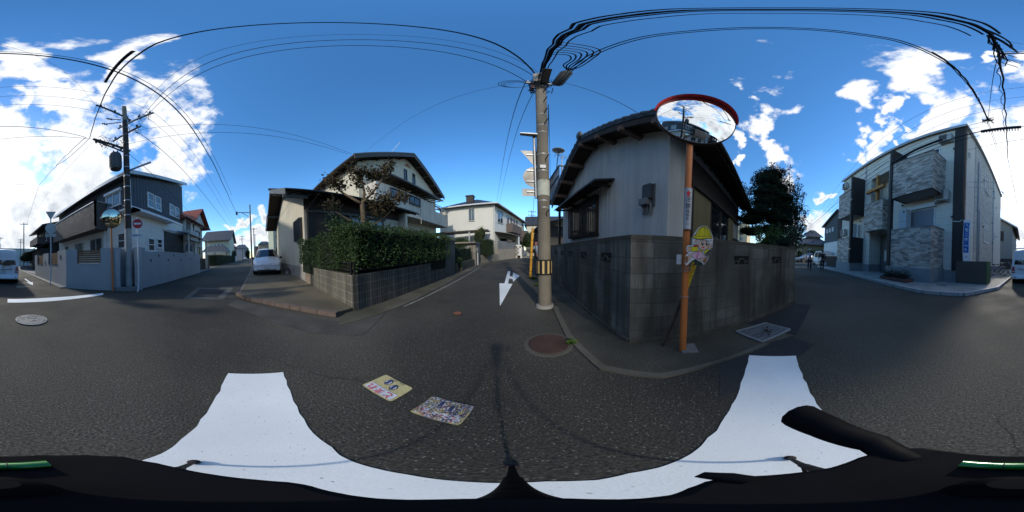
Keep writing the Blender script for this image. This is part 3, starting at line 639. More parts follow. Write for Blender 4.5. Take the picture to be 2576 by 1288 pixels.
# roof-top laundry deck, antenna and dish behind
D = thing('laundry_deck', 'dark steel laundry deck with vertical railing beside the white house roof', 'balcony', (2.2, 7.4, 0))
MB().box(2.15, 4.6, 7.4, 10.0, 4.1, 4.5).build('platform', M_dark, D)
m = MB()
for k in range(27): m.box(2.19, 2.21, 7.42 + k * .098, 7.44 + k * .098, 4.5, 5.6)
for k in range(24): m.box(2.2 + k * .1, 2.22 + k * .1, 7.42, 7.44, 4.5, 5.6)
m.box(2.17, 2.23, 7.4, 10, 5.58, 5.64); m.box(2.2, 4.6, 7.4, 7.46, 5.58, 5.64); m.box(2.17, 2.23, 7.4, 10, 5.0, 5.03); m.build('railing', M_dark, D)
for y in (7.45, 9.9):
    MB().box(2.2, 2.3, y, y + .1, -.01, 4.1).build('post', M_dark, D)
A = thing('tv_antenna', 'television antenna mast standing above the laundry deck railing', 'antenna', (2.55, 8.1, 4.5))
MB().cyl((2.55, 8.1, 4.5), (2.55, 8.1, 6.75), .03, n=8).build('mast', M_galv, A)
m = MB(); m.bar((2.2, 8.0, 6.7), (3.1, 8.3, 6.75), .025); [m.bar((2.2 + .18 * k, 7.75 + .06 * k, 6.72), (2.2 + .18 * k, 8.3 + .06 * k, 6.72), .015) for k in range(5)]; m.build('elements', M_galv, A)
A = thing('satellite_dish', 'pale lamp-like dish on the deck rail between pole and white house', 'dish', (2.3, 8.1, 5.6))
MB().lathe((2.3, 7.9, 6.95), [(.32, 0), (.3, -.03), (.1, -.08), (.02, -.09)], 20, (0.1, 0, 1)).build('dish', mk('dish_grey', (.35, .36, .38), .5, .1), A, smooth=60)
MB().tube([(2.3, 7.9, 6.9), (2.3, 8.0, 6.5), (2.25, 8.1, 5.6)], .025, 6).build('arm', M_dark, A)
# dark outbuilding further along the lane
B = thing('shed', 'dark timber shed with a red door beyond the laundry deck in the lane', 'shed', (2.3, 11, 0))
MB().box(2.3, 6, 11.2, 17, 0, 2.9).build('wall', mk('shed_wall', (.06, .055, .05), .9, .3, 2), B)
slab(MB(), [(1.9, 10.8, 3.0), (6.2, 10.8, 4.1), (6.2, 17.4, 4.1), (1.9, 17.4, 3.0)], .12).build('roof', tile, B)
MB().box(2.26, 2.3, 11.5, 12.6, .1, 2.2).build('door', mk('red_door', (.10, .02, .02), .7, .2), B)
MB().box(2.27, 2.33, 11.25, 11.45, 0, 2.5).build('post', M_white, B)
# ================================================================== NORTH-WEST: garden wall, hedge, cream house
ribm = mk('ribbed_block', (.135, .13, .11), .9, .2, 1.6, .14, .5, 70, rib=(.075, .42), seams=(.40, .19, .010, 1.5), streak=.6, scol=(.04, .04, .034))
plb = mk('plain_block', (.15, .14, .11), .9, .2, 1.6, .14, .35, 70, seams=(.40, .19, .010, 1.35), streak=.55, scol=(.05, .048, .04), col2=(.10, .095, .08))
pinkb = mk('pinkish_block', (.22, .17, .125), .9, .2, 2, .12, .3, 70, seams=(.9, .19, .01, .6))
GW = thing('garden_wall', 'low grey block wall with ribbed faces under the hedge, wrapping the driveway corner', 'wall', (-2.7, 1.8, 0))
QA, QB, QC, QS, QT = (-2.7, 1.8), (-2.93, 6.75), (-3.0, 8.2), (-5.95, 2.02), (-6.65, 2.05)
fe, fs = outward(Fc(QA, QB), 0, 4), outward(Fc(QA, QS), -4, 0)
m = MB(); fe.box(m, 0, fe.len, 0, .765, -.12, 0); m.build('ribbed_section', ribm, GW)
m = MB(); fs.box(m, 0, fs.len, 0, .76, -.12, .004); m.build('plain_section', plb, GW)
f_ = outward(Fc(QS, QT), -6, 0); m = MB(); f_.box(m, 0, f_.len, 0, .755, -.12, .006); m.build('pinkish_section', pinkb, GW)
f_ = outward(Fc(QB, QC), 0, 7); m = MB(); f_.box(m, 0, f_.len, 0, 1.66, -.2, .01); m.build('tall_section', mk('tall_block', (.15, .145, .12), .9, .2, 1.6, .14, .4, 70, rib=(.10, .6), seams=(.40, .19, .012, .5), streak=.5, scol=(.05, .05, .04)), GW)
m = MB(); f_.box(m, -.04, f_.len + .03, 1.66, 1.74, -.24, .05); m.build('cap', capm, GW)
m = MB(); fs.box(m, .3, 3.0, .10, .22, .004, .0055)
FN = thing('garden_fence', 'low black railing on top of the ribbed garden wall in front of the hedge', 'fence', (-2.78, 1.9, .765))
for f_, L_ in ((fe, fe.len), (fs, fs.len + .6)):
    m = MB(); f_.box(m, 0, L_, .84, .87, -.07, -.05); f_.box(m, 0, L_, 1.0, 1.02, -.07, -.05); m.build('rail', M_dark, FN)
    m = MB(); n = int(L_ / .11)
    for k in range(n + 1): f_.box(m, k * L_ / n, k * L_ / n + .014, .84, 1.0, -.067, -.053)
    m.build('bars', M_dark, FN)
    for k in range(int(L_ / 1.6) + 1): q = MB(); f_.box(q, k * 1.6, k * 1.6 + .035, .765, 1.03, -.08, -.045); q.build('post', M_dark, FN)
hedge_m = mk('hedge_leaf', (.018, .045, .011), .55, .3, 2, .15, isl=(.048, .092, .022), spec=.35, trans=.1)
core = mk('hedge_core', (.006, .012, .004), 1, .4, 9, .3)  # near-black solid filler, not branches: shade inside the foliage put into colour
HG = thing('hedge', 'dense dark green clipped hedge filling the corner garden behind the low wall', 'hedge', (-3.0, 2.2, .7))
def hedge_pts(x0, x1, y0, y1, z0, z1, n, amp=.07):
    out = []; ar = [(x1 - x0) * (y1 - y0) * 1.2, (x1 - x0) * (z1 - z0), (x1 - x0) * (z1 - z0), (y1 - y0) * (z1 - z0), (y1 - y0) * (z1 - z0)]; tot = sum(ar)
    for i in range(n):
        r_ = rnd.uniform(0, tot); k = 0
        while r_ > ar[k]: r_ -= ar[k]; k += 1
        x, y, z = rnd.uniform(x0, x1), rnd.uniform(y0, y1), rnd.uniform(z0, z1)
        if k == 0: z = z1
        elif k == 1: y = y0
        elif k == 2: y = y1
        elif k == 3: x = x0
        else: x = x1
        w = wavy((x * 3, y * 3, z * 3)) * amp - abs(rnd.gauss(0, .07)); d = [0, 0, 0]
        if k == 0: d[2] = w
        elif k < 3: d[1] = w * (-1 if k == 1 else 1)
        else: d[0] = w * (-1 if k == 3 else 1)
        out.append((x + d[0], y + d[1], z + d[2]))
    return out
m = MB(); leaves(m, hedge_pts(-3.55, -2.66, 1.86, 6.75, .86, 1.83, 17000), .052, .55)
leaves(m, hedge_pts(-6.9, -2.75, 1.84, 2.5, .86, 1.78, 12500), .052, .55)
leaves(m, [(x, y, z + rnd.random() ** 2 * .3) for (x, y, z) in hedge_pts(-3.9, -3.2, 1.95, 2.5, 1.75, 1.85, 700)], .065, .5)
leaves(m, [(-3.55 + rnd.gauss(0, .12), 1.9 + rnd.gauss(0, .12), 1.8 + abs(rnd.gauss(0, .18))) for _ in range(350)], .07, .5)
m.build('foliage', hedge_m, HG)
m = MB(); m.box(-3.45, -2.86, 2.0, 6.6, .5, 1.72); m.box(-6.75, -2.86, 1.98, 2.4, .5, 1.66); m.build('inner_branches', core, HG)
# tree with browning leaves
bark = mk('tree_bark', (.12, .09, .06), .9, .25, 8, .2, .5, 40)
brl = mk('brown_leaf', (.085, .05, .032), .6, .25, 4, .15, isl=(.06, .065, .024), trans=.3)
T = thing('garden_tree', 'small garden tree with sparse browning leaves and forked trunk above the hedge', 'tree', (-4.3, 3.36, 0))
tx, ty = -4.3, 3.36
def limb(m, pts, r0, r1):
    P_ = [Vector(p) for p in pts]; out = []; n = 4 * (len(P_) - 1)
    for i in range(n + 1):
        t = i / n * (len(P_) - 1); k = min(int(t), len(P_) - 2); u = t - k
        a = P_[max(k - 1, 0)]; b = P_[k]; c = P_[k + 1]; d = P_[min(k + 2, len(P_) - 1)]
        out.append(.5 * ((2 * b) + (c - a) * u + (2 * a - 5 * b + 4 * c - d) * u * u + (3 * b - a - 3 * c + d) * u ** 3))
    m.tube(out, [r0 + (r1 - r0) * i / n for i in range(n + 1)], 8); return out
m = MB(); 
def tp(s, z, d=0): return (tx + s * .62 + d * -.75, ty + s * .78 + d * .6, z)      # s = sideways as seen from the crossing
limb(m, [tp(.02, 0), tp(.0, 1.2), tp(.03, 2.2), tp(0, 2.95)], .12, .085); m.build('trunk', bark, T, smooth=60)
LB = [([tp(0, 2.9), tp(-.25, 3.05, -.1), tp(-.75, 3.5, .1), tp(-.95, 3.9, .1)], .06, .022), ([tp(0, 2.9), tp(.08, 3.3), tp(.02, 3.8, .1), tp(-.05, 4.3, .1)], .065, .02),
      ([tp(.02, 2.95), tp(.35, 3.3, -.1), tp(.62, 3.7, -.1), tp(.8, 4.2)], .055, .018), ([tp(.02, 2.8), tp(.35, 2.95, .2), tp(.75, 3.0, .2), tp(1.3, 3.15)], .05, .018),
      ([tp(-.03, 2.15), tp(-.35, 2.3), tp(-.8, 2.6), tp(-1.2, 2.95)], .035, .015), ([tp(.05, 2.1), tp(.3, 2.2), tp(.6, 2.3), tp(1.0, 2.7)], .03, .012)]
tips = []
for pts, a, b in LB: q = MB(); o_ = limb(q, pts, a, b); q.build('branch', bark, T, smooth=60)
cl_ = [(-.95, 3.85, .34, .22, 330), (-.7, 3.7, .25, .2, 140), (0, 4.15, .36, .2, 380), (-.12, 3.75, .22, .2, 170), (.45, 4.1, .32, .18, 300), (.85, 4.25, .22, .26, 260), (1.0, 4.5, .12, .14, 90), (1.35, 3.2, .3, .16, 230), (.75, 3.1, .32, .22, 260), (.4, 2.85, .36, .25, 230), (-1.0, 2.98, .3, .16, 230), (.55, 2.55, .3, .16, 110), (1.0, 2.9, .22, .16, 120), (-.3, 4.35, .15, .12, 70), (.35, 3.4, .2, .2, 60)]
m = MB()
for s_, z, rx, rz, n in cl_: leaves(m, [tp(s_ + rnd.gauss(0, rx * .48), z + rnd.gauss(0, rz * .55), rnd.gauss(0, .2)) for _ in range(int(n * .9))], .115, .6, .5)
m.build('crown', brl, T)
# --- the cream house: single storey wing + two storey gable block
cream = mk('cream_render', (.52, .49, .39), .92, .06, .7, .04, .15, 60, streak=.25, scol=(.33, .31, .26))
crd = mk('grey_base', (.27, .255, .23), .9, .12, 1.5, .1)
sidet = mk('roof_tile_charcoal', (.04, .042, .047), .5, .2, 4, .1, .6, 40, rib=(.28, .35, 'Y', 1), seams=(.24, 9, .02, .4))
C = thing('cream_house', 'cream rendered two storey house with wide dark gable and low front wing', 'house', (-9, 7, 0))
m = MB(); m.ext([(-6.9, 2.16, .68), (-16.5, 2.2, .68), (-16.5, 2.2, 4.2), (-11.9, 2.2, 6.15), (-6.9, 2.16, 4.05)], (0, 7.1, 0)); m.build('wing_wall', cream, C)
m = MB(); m.box(-16.52, -6.88, 2.13, 9.2, -.01, .68); m.build('wing_base', crd, C)
m = MB(); slab(m, [(-6.15, 1.25, 3.98), (-12, 1.25, 6.42), (-12, 9.5, 6.42), (-6.15, 9.5, 3.98)], .1); slab(m, [(-17.5, 1.25, 4.1), (-12, 1.25, 6.42), (-12, 9.5, 6.42), (-17.5, 9.5, 4.1)], .1); m.build('wing_roof', sidet, C)
m = MB(); slab(m, [(-6.18, 1.28, 3.87), (-11.98, 1.28, 6.30), (-11.98, 2.16, 6.30), (-6.18, 2.16, 3.87)], .03); slab(m, [(-17.4, 1.28, 4.0), (-12, 1.28, 6.3), (-12, 2.16, 6.3), (-17.4, 2.16, 4.0)], .03)
slab(m, [(-6.18, 2.16, 3.87), (-6.9, 2.16, 4.0), (-6.9, 9.4, 4.0), (-6.18, 9.4, 3.87)], .03); m.build('soffit', wood, C)
m = MB()
for (x0, z0, x1, z1) in ((-6.13, 3.9, -12, 6.34), (-17.55, 4.02, -12, 6.34)):
    m.hexa([(x0, 1.2, z0 - .2), (x0, 1.25, z0 - .2), (x1, 1.25, z1 - .2), (x1, 1.2, z1 - .2), (x0, 1.2, z0 + .1), (x0, 1.25, z0 + .1), (x1, 1.25, z1 + .1), (x1, 1.2, z1 + .1)])
m.build('bargeboard', mk('grey_board', (.11, .12, .12), .7, .3, 5), C)
m = MB(); m.tube([(-6.08, 1.2, 3.92), (-6.08, 9.6, 3.86)], .055, 8); m.build('gutter', M_dark, C, smooth=50)
m = MB(); m.tube([(-6.1, 2.6, 3.85), (-6.8, 2.3, 3.3), (-6.84, 2.28, 2.9), (-6.84, 2.28, .2)], .03, 7); m.build('downpipe', M_bronze, C, smooth=50)
m = MB(); m.tube([(-12, 1.1, 6.5), (-12, 9.6, 6.5)], .1, 8); m.build('ridge_tiles', mk('verge_tile', 0), C, smooth=50)
m = MB()
for k in range(20): y = 1.4 + k * .42; m.hexa([(-6.2, y, 3.76), (-6.2, y + .05, 3.76), (-6.9, y + .05, 4.03), (-6.9, y, 4.03), (-6.2, y, 3.84), (-6.2, y + .05, 3.84), (-6.9, y + .05, 4.11), (-6.9, y, 4.11)])
m.build('rafters', wood, C)
for x, z in ((-6.4, 3.72), (-9.2, 4.9), (-12, 6.05), (-14.8, 4.9)): MB().box(x - .06, x + .06, 1.16, 2.2, z - .06, z + .1).build('purlin_end', mk('grey_board', 0), C)
f = outward(Fc((-6.9, 2.16), (-16.5, 2.2)), -9, 0); f.window(C, .28, 1.45, 1.95, 3.0, M_bronze, M_glass, .06, .09, 1, 0, grille=.13)
m = MB(); f.box(m, 2.15, 2.3, .22, .5, 0, .04); m.build('air_vent', M_dark, C)
f = outward(Fc((-6.9, 2.16), (-6.9, 9.2)), 0, 5)
shm = mk('shutter_brown', (.045, .036, .028), .6, .1, 3, .05, .4, 40, rib=(.055, .4, 'Y'))
m = MB(); f.box(m, .18, 1.52, .85, 3.15, 0, .07); m.build('shutter', shm, C)
m = MB(); f.box(m, .1, .18, .8, 3.25, 0, .11); f.box(m, 1.52, 1.6, .8, 3.25, 0, .11); f.box(m, .1, 4.9, 3.15, 3.25, 0, .12); f.box(m, 2.3, 2.4, .8, 3.15, 0, .11); m.build('door_frame', M_bronze, C)
m = MB(); f.box(m, 1.6, 2.3, .85, 3.15, 0, .05); m.build('shutter_box', mk('dark_panel', (.03, .026, .022), .7, .2), C)
f.window(C, 2.42, 3.55, .9, 3.1, M_bronze, M_glassb, .05, .07, 1, 0); f.window(C, 3.6, 4.75, .9, 3.1, M_bronze, M_glass, .05, .07, 1, 0)
m = MB(); f.box(m, .0, 7.0, 3.3, 4.0, .0, .02); m.build('upper_board', wood, C)
m = MB(); m.box(-6.95, -6.3, 8.35, 8.55, 0, 3.8); m.build('entry_wall', cream, C)
# two storey block: gable towards the lane
m = MB(); m.ext([(-8.7, 6.55, 0), (-8.7, 17.5, 0), (-8.7, 17.5, 8.1), (-8.7, 12, 10.7), (-8.7, 6.55, 8.1)], (-7.5, 0, 0)); m.build('main_wall', cream, C)
m = MB(); slab(m, [(-7.9, 5.75, 8.1), (-17, 5.75, 8.1), (-17, 12.02, 11.05), (-7.9, 12.02, 11.05)], .12); slab(m, [(-7.9, 18.35, 8.1), (-17, 18.35, 8.1), (-17, 12.02, 11.05), (-7.9, 12.02, 11.05)], .12)
m.build('main_roof', mk('roof_tile_charcoal2', (.04, .042, .047), .5, .2, 4, .1, .6, 40, rib=(.28, .35, 'X', 1), seams=(9, .24, .02, .4)), C)
m = MB()
for y0, z0 in ((5.75, 8.0), (18.35, 8.0)):
    m.hexa([(-7.95, y0, z0 - .3), (-7.88, y0, z0 - .3), (-7.88, 12.02, 10.65), (-7.95, 12.02, 10.65), (-7.95, y0, z0 + .02), (-7.88, y0, z0 + .02), (-7.88, 12.02, 10.97), (-7.95, 12.02, 10.97)])
m.build('bargeboard', M_bronze, C)
m = MB()
for y0 in (5.8, 18.3): slab(m, [(-7.95, y0, 7.97), (-8.7, y0, 7.97), (-8.7, 12.02, 10.88), (-7.95, 12.02, 10.88)], .03)
slab(m, [(-7.95, 5.8, 7.95), (-16.2, 5.8, 7.95), (-16.2, 6.6, 8.25), (-7.95, 6.6, 8.25)], .03); m.build('soffit', wood, C)
for y in (7.0, 8.3, 9.6, 10.9, 12.0, 13.3, 14.6, 15.9, 17.2): z = 8.0 + (6.25 - abs(12.02 - y)) * .47 - .34; MB().box(-8.7, -7.92, y - .07, y + .07, z, z + .16).build('purlin_end', wood, C)
for k in range(6): x = -9.2 - k * 1.2; MB().box(x, x + .1, 5.85, 6.6, 7.78, 7.93).build('rafter_end', wood, C)
m = MB(); m.tube([(-8.0, 12.02, 11.12), (-17, 12.02, 11.12)], .12, 8); m.tube([(-7.93, 5.75, 8.05), (-7.93, 12.02, 11.1), (-7.93, 18.35, 8.05)], .09, 8); m.build('verge_tiles', mk('verge_tile', 0), C, smooth=50)
f = outward(Fc((-8.7, 6.55), (-8.7, 17.5)), 0, 12)
for a in (4.95, 6.25): f.window(C, a, a + .42, 8.1, 9.3, M_bronze, M_glass, .05, .06, 0, 0, sill=False)
m = MB(); m.ext([f.P(5.0, 9.75, .02), f.P(6.0, 9.75, .02), f.P(5.5, 10.15, .02)], f.n * .05); m.build('gable_ornament', mk('terracotta', (.26, .13, .07), .8, .2), C)
m = MB(); m.hexa([(-6.75, 7.5, 6.45), (-6.75, 15.4, 6.45), (-8.7, 15.4, 7.15), (-8.7, 7.5, 7.15), (-6.75, 7.5, 6.58), (-6.75, 15.4, 6.58), (-8.7, 15.4, 7.28), (-8.7, 7.5, 7.28)]); m.build('lean_to_roof', M_bronze, C)
m = MB()
for k in range(13): y = 7.7 + k * .6; m.box(-8.7, -6.85, y, y + .06, 6.36, 6.44)
m.build('lean_to_rafters', wood, C)
# projecting upper floor and balcony
bal = mk('balcony_render', (.50, .48, .41), .92, .07, .8, .05, .15, 60, streak=.45, scol=(.26, .25, .23))
m = MB(); m.box(-8.7, -7.35, 6.85, 12.4, 4.0, 5.98); m.box(-8.7, -7.35, 12.4, 17.9, 4.0, 4.15); m.box(-7.47, -7.35, 12.4, 17.9, 4.15, 5.3); m.box(-8.7, -7.35, 17.78, 17.9, 4.15, 5.95)
m.box(-7.47, -7.35, 12.4, 14.2, 5.3, 5.95); m.box(-7.47, -7.35, 14.2, 17.9, 5.86, 5.98)
for y in (14.2, 16.15, 17.6): m.box(-7.47, -7.35, y, y + .25, 5.3, 5.86)
m.build('balcony', bal, C)
m = MB(); m.box(-7.44, -7.38, 12.4, 17.8, 6.12, 6.16); [m.box(-7.43, -7.39, 12.5 + k * 1.06, 12.54 + k * 1.06, 5.95, 6.14) for k in range(6)]; m.build('balcony_rail', M_dark, C)
f = outward(Fc((-7.35, 6.85), (-7.35, 17.9)), 0, 12)
f.window(C, 1.25, 3.05, 5.1, 5.85, M_bronze, M_glassb, .05, .06, 1, 0, grille=.2); f.window(C, 3.4, 4.9, 5.1, 5.85, M_bronze, M_glassb, .05, .06, 1, 0, grille=.2)
m = MB(); m.tube([(-7.32, 11.9, 5.9), (-7.32, 11.9, 3.6)], .025, 6); m.build('downpipe', cream, C)
m = MB(); m.box(-8.2, -7.9, 9.6, 9.9, 0, 4.0); m.build('porch_pillar', cream, C)
f = outward(Fc((-8.7, 9.5), (-8.7, 17.5)), 0, 12); f.window(C, 1.6, 3.6, 1.2, 3.2, M_bronze, M_glass, .06, .06, 2, 0); f.window(C, 5, 7, 1.2, 3.2, M_bronze, M_glass, .06, .06, 1, 0)
A = thing('tv_antenna', 'white antenna rods on the ridge of the cream house', 'antenna', (-12, 12, 11.1))
m = MB(); m.cyl((-12, 11.0, 11.0), (-12, 11.0, 12.6), .02, n=6); m.build('mast', M_white, A)
MB().tube([(-13.2, 12.5, 11.0), (-10.6, 13.6, 15.0)], .022, 5).build('whip', M_white, A)
MB().tube([(-12.6, 8.6, 11.0), (-11.4, 9.8, 11.35)], .02, 5).build('rod', M_white, A)
# flower bush beside the entry and neighbours in the garden
pf = mk('purple_flower', (.20, .10, .17), .7, .2, 9, .1, isl=(.05, .07, .03))
def bush(name, lab, c, r, n, size, mat, cat='bush', asp=.5, squash=1., corefrac=.72, group=None, lobes=5, seed=1):
    q = random.Random(seed); t = thing(name, lab, cat, (c[0], c[1], max(0, c[2] - r[2])), group); m = MB(); pts = []
    lb = [(c[0] + q.uniform(-.45, .45) * r[0], c[1] + q.uniform(-.45, .45) * r[1], c[2] + q.uniform(-.4, .45) * r[2], q.uniform(.5, .75)) for _ in range(lobes)]
    for i in range(n):
        l = q.choice(lb); d = V(q.gauss(0, 1), q.gauss(0, 1), q.gauss(0, 1)).normalized() * (l[3] * q.uniform(.72, 1.03)) * (1 + .1 * wavy((i, i * .7, i * .3)))
        pts.append((l[0] + d.x * r[0], l[1] + d.y * r[1], max(.03, l[2] + d.z * r[2])))
    leaves(m, pts, size, asp, 0, q); m.build('foliage', mat, t)
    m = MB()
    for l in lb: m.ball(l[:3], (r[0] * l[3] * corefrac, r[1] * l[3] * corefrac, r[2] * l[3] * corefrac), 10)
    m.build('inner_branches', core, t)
    m = MB()
    for k in range(3): m.tube([(c[0] + .05 * k, c[1], max(0, c[2] - r[2] * 1.6)), (c[0] + .1 * k - .1, c[1] + .05 * k, c[2])], [.03, .015], 5)
    m.build('stems', bark, t)
    return t
bush('flower_bush', 'purple flowering bush at the entry of the cream house behind the hedge', (-5.9, 8.3, 2.1), (.5, .6, .55), 700, .07, pf, seed=4)
# ================================================================== LANE NORTH: gate wall, hedges, white house
leafg = mk('leaf_green', (.03, .075, .015), .5, .3, 2, .15, isl=(.08, .13, .03), trans=.15)
leafd = mk('leaf_dark', (.015, .035, .012), .5, .3, 2, .15, isl=(.035, .06, .02), trans=.1)
leafy = mk('leaf_yellow', (.20, .13, .03), .6, .3, 2, .15, isl=(.09, .11, .03), trans=.2)
def block_hedge(lab, box_, n, size, mat):
    x0, x1, y0, y1, z0, z1 = box_; t = thing('hedge', lab, 'hedge', ((x0 + x1) / 2, (y0 + y1) / 2, z0)); m = MB(); leaves(m, hedge_pts(*box_, n, .06), size, .5); m.build('foliage', mat, t)
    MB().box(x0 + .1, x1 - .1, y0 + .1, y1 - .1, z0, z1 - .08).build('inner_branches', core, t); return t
block_hedge('small square dark hedge between the ribbed wall and the mailbox pillar', (-3.9, -3.12, 8.5, 12.6, .5, 1.42), 3500, .055, leafd)
G = thing('planter_wall', 'low stone planter edge under the small square hedge in the lane', 'wall', (-3.05, 8.4, 0)); MB().box(-4, -3.0, 8.4, 12.8, 0, .5).build('edge', conc_dark, G)
bush('shrub', 'light green shrub spilling over the planter beside the tall ribbed wall', (-3.0, 9.0, .55), (.25, .5, .4), 600, .05, mk('leaf_light', (.10, .17, .04), .6, .2, 3, .1, isl=(.05, .1, .02), trans=.2), seed=9)
P_ = thing('gate_pillar', 'beige gate pillar with beam in the lane, behind the mailbox', 'wall', (-3.0, 13.4, 0))
gp = mk('gate_stone', (.20, .185, .15), .9, .2, 2, .12, .3, 60, seams=(.4, .19, .01, .6))
MB().box(-3.5, -2.95, 13.0, 15.0, 0, 1.80).build('pillar', gp, P_); MB().box(-5.5, -2.9, 12.7, 15.1, 1.80, 1.92).build('beam', gp, P_); MB().box(-6.6, -5.5, 13, 15, 0, 1.7).build('wing', gp, P_)
B = thing('mailbox', 'small dark wall mailbox on the gate pillar in the lane', 'mailbox', (-2.93, 13.3, 1.15))
MB().box(-2.95, -2.75, 13.15, 13.5, 1.1, 1.45).build('box', mk('mailbox_grey', (.12, .13, .14), .5, .1), B); MB().tube([(-2.95, 13.1, 1.45), (-2.85, 13.32, 1.56), (-2.95, 13.5, 1.45)], .02, 6).build('hood', M_dark, B); MB().box(-2.9, -2.8, 13.3, 13.36, 0, 1.1).build('post', M_alu, B)
block_hedge('tall loose hedge over the low wall beyond the mailbox pillar', (-3.5, -2.0, 15.3, 18.6, .75, 2.25), 3600, .085, leafd)
bush('shrub', 'tall yellow green shrub rising before the white wall of the far house', (-3.3, 17.2, 2.9), (.75, .75, 1.3), 1500, .11, mk('leaf_olive', (.07, .10, .02), .6, .2, 3, .1, isl=(.14, .15, .04), trans=.2), seed=12)
bush('shrub', 'bright green shrub row behind the gate pillar beam', (-5.2, 16.8, 2.0), (1.4, .7, .75), 1500, .1, leafg, seed=13)
bush('shrub', 'orange yellow autumn shrub behind the tall ribbed wall', (-5.6, 13.8, 2.1), (.9, .7, .5), 900, .08, leafy, seed=14)
G = thing('boundary_wall', 'low stained wall under the tall loose hedge along the lane', 'wall', (-2.9, 15.1, 0)); fb = outward(Fc((-2.9, 15.1), (-1.6, 18.9)), 0, 15); m = MB(); fb.box(m, 0, fb.len, 0, .75, -.15, 0); m.build('panel', mk('stained_wall', (.22, .20, .165), .9, .2, 2, .12, streak=.5), G); fb2 = outward(Fc((-1.6, 18.9), (.55, 24)), 0, 15)
G = thing('two_tone_wall', 'wall with beige block foot and grey boards before the far white house', 'wall', (-1.6, 18.9, 0))
m = MB(); fb2.box(m, .0, fb2.len, 0, 1.35, -.15, 0); m.build('block_foot', mk('beige_block', (.30, .26, .21), .9, .15, 2, .1, .2, 60, seams=(.4, .22, .012, .7)), G)
m = MB(); fb2.box(m, .0, fb2.len, 1.35, 2.3, -.1, -.03); m.build('board_top', mk('grey_boards', (.19, .19, .19), .8, .12, 2, .1, .2, 60, rib=(.13, .7, 'Y')), G)
G = thing('name_pillar', 'white gate pillar with a dark house number plate at the lane end', 'wall', (.6, 23.8, 0)); MB().box(.55, 1.4, 23.9, 24.2, 0, 1.95).build('pillar', mk('white_render2', (.62, .60, .55), .9, .06), G); MB().box(1.1, 1.3, 23.87, 23.9, 1.5, 1.75).build('plate', M_dark, G); MB().box(.85, 1.1, 23.87, 23.9, 1.4, 1.46).build('slot', M_dark, G)
T = thing('topiary', 'slim cloud pruned shrub in front of the white gate pillar', 'shrub', (.7, 23.6, 0)); m = MB(); m.tube([(.75, 23.6, 0), (.7, 23.6, 1.75)], .025, 6); m.build('stem', bark, T)
m = MB()
for k in range(6): leaves(m, [(.75 + .12 * (-1) ** k + rnd.gauss(0, .09), 23.6 + rnd.gauss(0, .09), .35 + .27 * k + rnd.gauss(0, .05)) for _ in range(120)], .06, .5)
m.build('foliage', leafd, T)
bush('round_shrub', 'low round clipped shrub at the foot of the white gate pillar', (1.05, 23.5, .22), (.24, .24, .22), 400, .05, leafd, seed=16)
G = thing('metal_gate', 'pale folding metal gate right of the white gate pillar', 'gate', (1.5, 24, 0)); m = MB()
for k in range(9): m.box(1.45 + k * .17, 1.47 + k * .17, 23.98, 24.0, .1, 1.5)
m.box(1.42, 2.9, 23.97, 24.01, 1.46, 1.52); m.box(1.42, 2.9, 23.97, 24.01, .1, .15); m.build('bars', M_alu, G)
for x in (1.42, 2.9): MB().box(x, x + .08, 23.95, 24.03, 0, 1.6).build('post', M_alu, G)
white2 = mk('white_render', (.55, .54, .49), .92, .05, .7, .05, .15, 60)
Hs = thing('white_house', 'white rendered house with charcoal hip roof and chimney at the lane end', 'house', (-2.23, 20, 0))
ea = V(-2.23, 20, 0); eb = V(2.6, 35, 0)
m = MB(); m.prism([(-9.6, 20.5), (-2.23, 20), (2.6, 35), (-4.5, 37)], 0, 7.05); m.build('wall', white2, Hs)
m = MB(); rp = [(-10.1, 19.9, 7.05), (-1.7, 19.4, 7.05), (3.4, 35.4, 7.05), (-4.4, 37.8, 7.05)]; r0, r1 = (-5.2, 24.5, 9.3), (-2.2, 32, 9.3)
m.add(rp + [r0, r1], [(0, 1, 4), (1, 2, 5, 4), (2, 3, 5), (3, 0, 4, 5), (3, 2, 1, 0)]); m.build('roof', sidet, Hs)
m = MB(); [m.tube([rp[i], rp[(i + 1) % 4]], .09, 6) for i in range(2)]; m.build('gutter', M_white, Hs)
m = MB(); m.box(-6.3, -5.3, 22.3, 23.2, 7.3, 9.2); ch = m.build('chimney', mk('brown_brick', (.05, .042, .038), .9, .2, 4), Hs); MB().box(-6.4, -5.2, 22.2, 23.3, 9.2, 9.35).build('chimney_cap', M_dark, ch)
f = outward(Fc((-9.6, 20.5), (-2.23, 20)), -5, 0); f.window(Hs, 4.2, 5.0, 5.0, 6.7, M_alu, M_glassb, .06, .06, 1, 0); 
f = outward(Fc((-2.23, 20), (2.6, 35)), 5, 20); f.window(Hs, 1.2, 3.2, 4.9, 6.7, M_alu, M_glass, .07, .06, 1, 0)
brn = mk('brown_siding', (.115, .09, .08), .85, .12, 2, .08, .2, 60, rib=(.2, .7, 'Y'))
m = MB(); f.box(m, 4.6, 10, 3.9, 5.2, 0, 1.0); m.build('balcony', brn, Hs); m = MB(); f.box(m, 11.5, 15.6, 2.2, 4.9, 0, 1.4); m.build('annex', brn, Hs)
for a in (4.8, 6.4, 8.0, 9.6): f.window(Hs, a, a + 1.1, 5.3, 6.6, M_alu, M_glass, .06, .05, 1, 0, sill=False)
f.window(Hs, 2.0, 4.6, .4, 2.9, M_bronze, M_glass, .07, .06, 2, 0); f.window(Hs, 5.2, 9, .4, 2.9, M_bronze, M_glass, .07, .06, 3, 0)
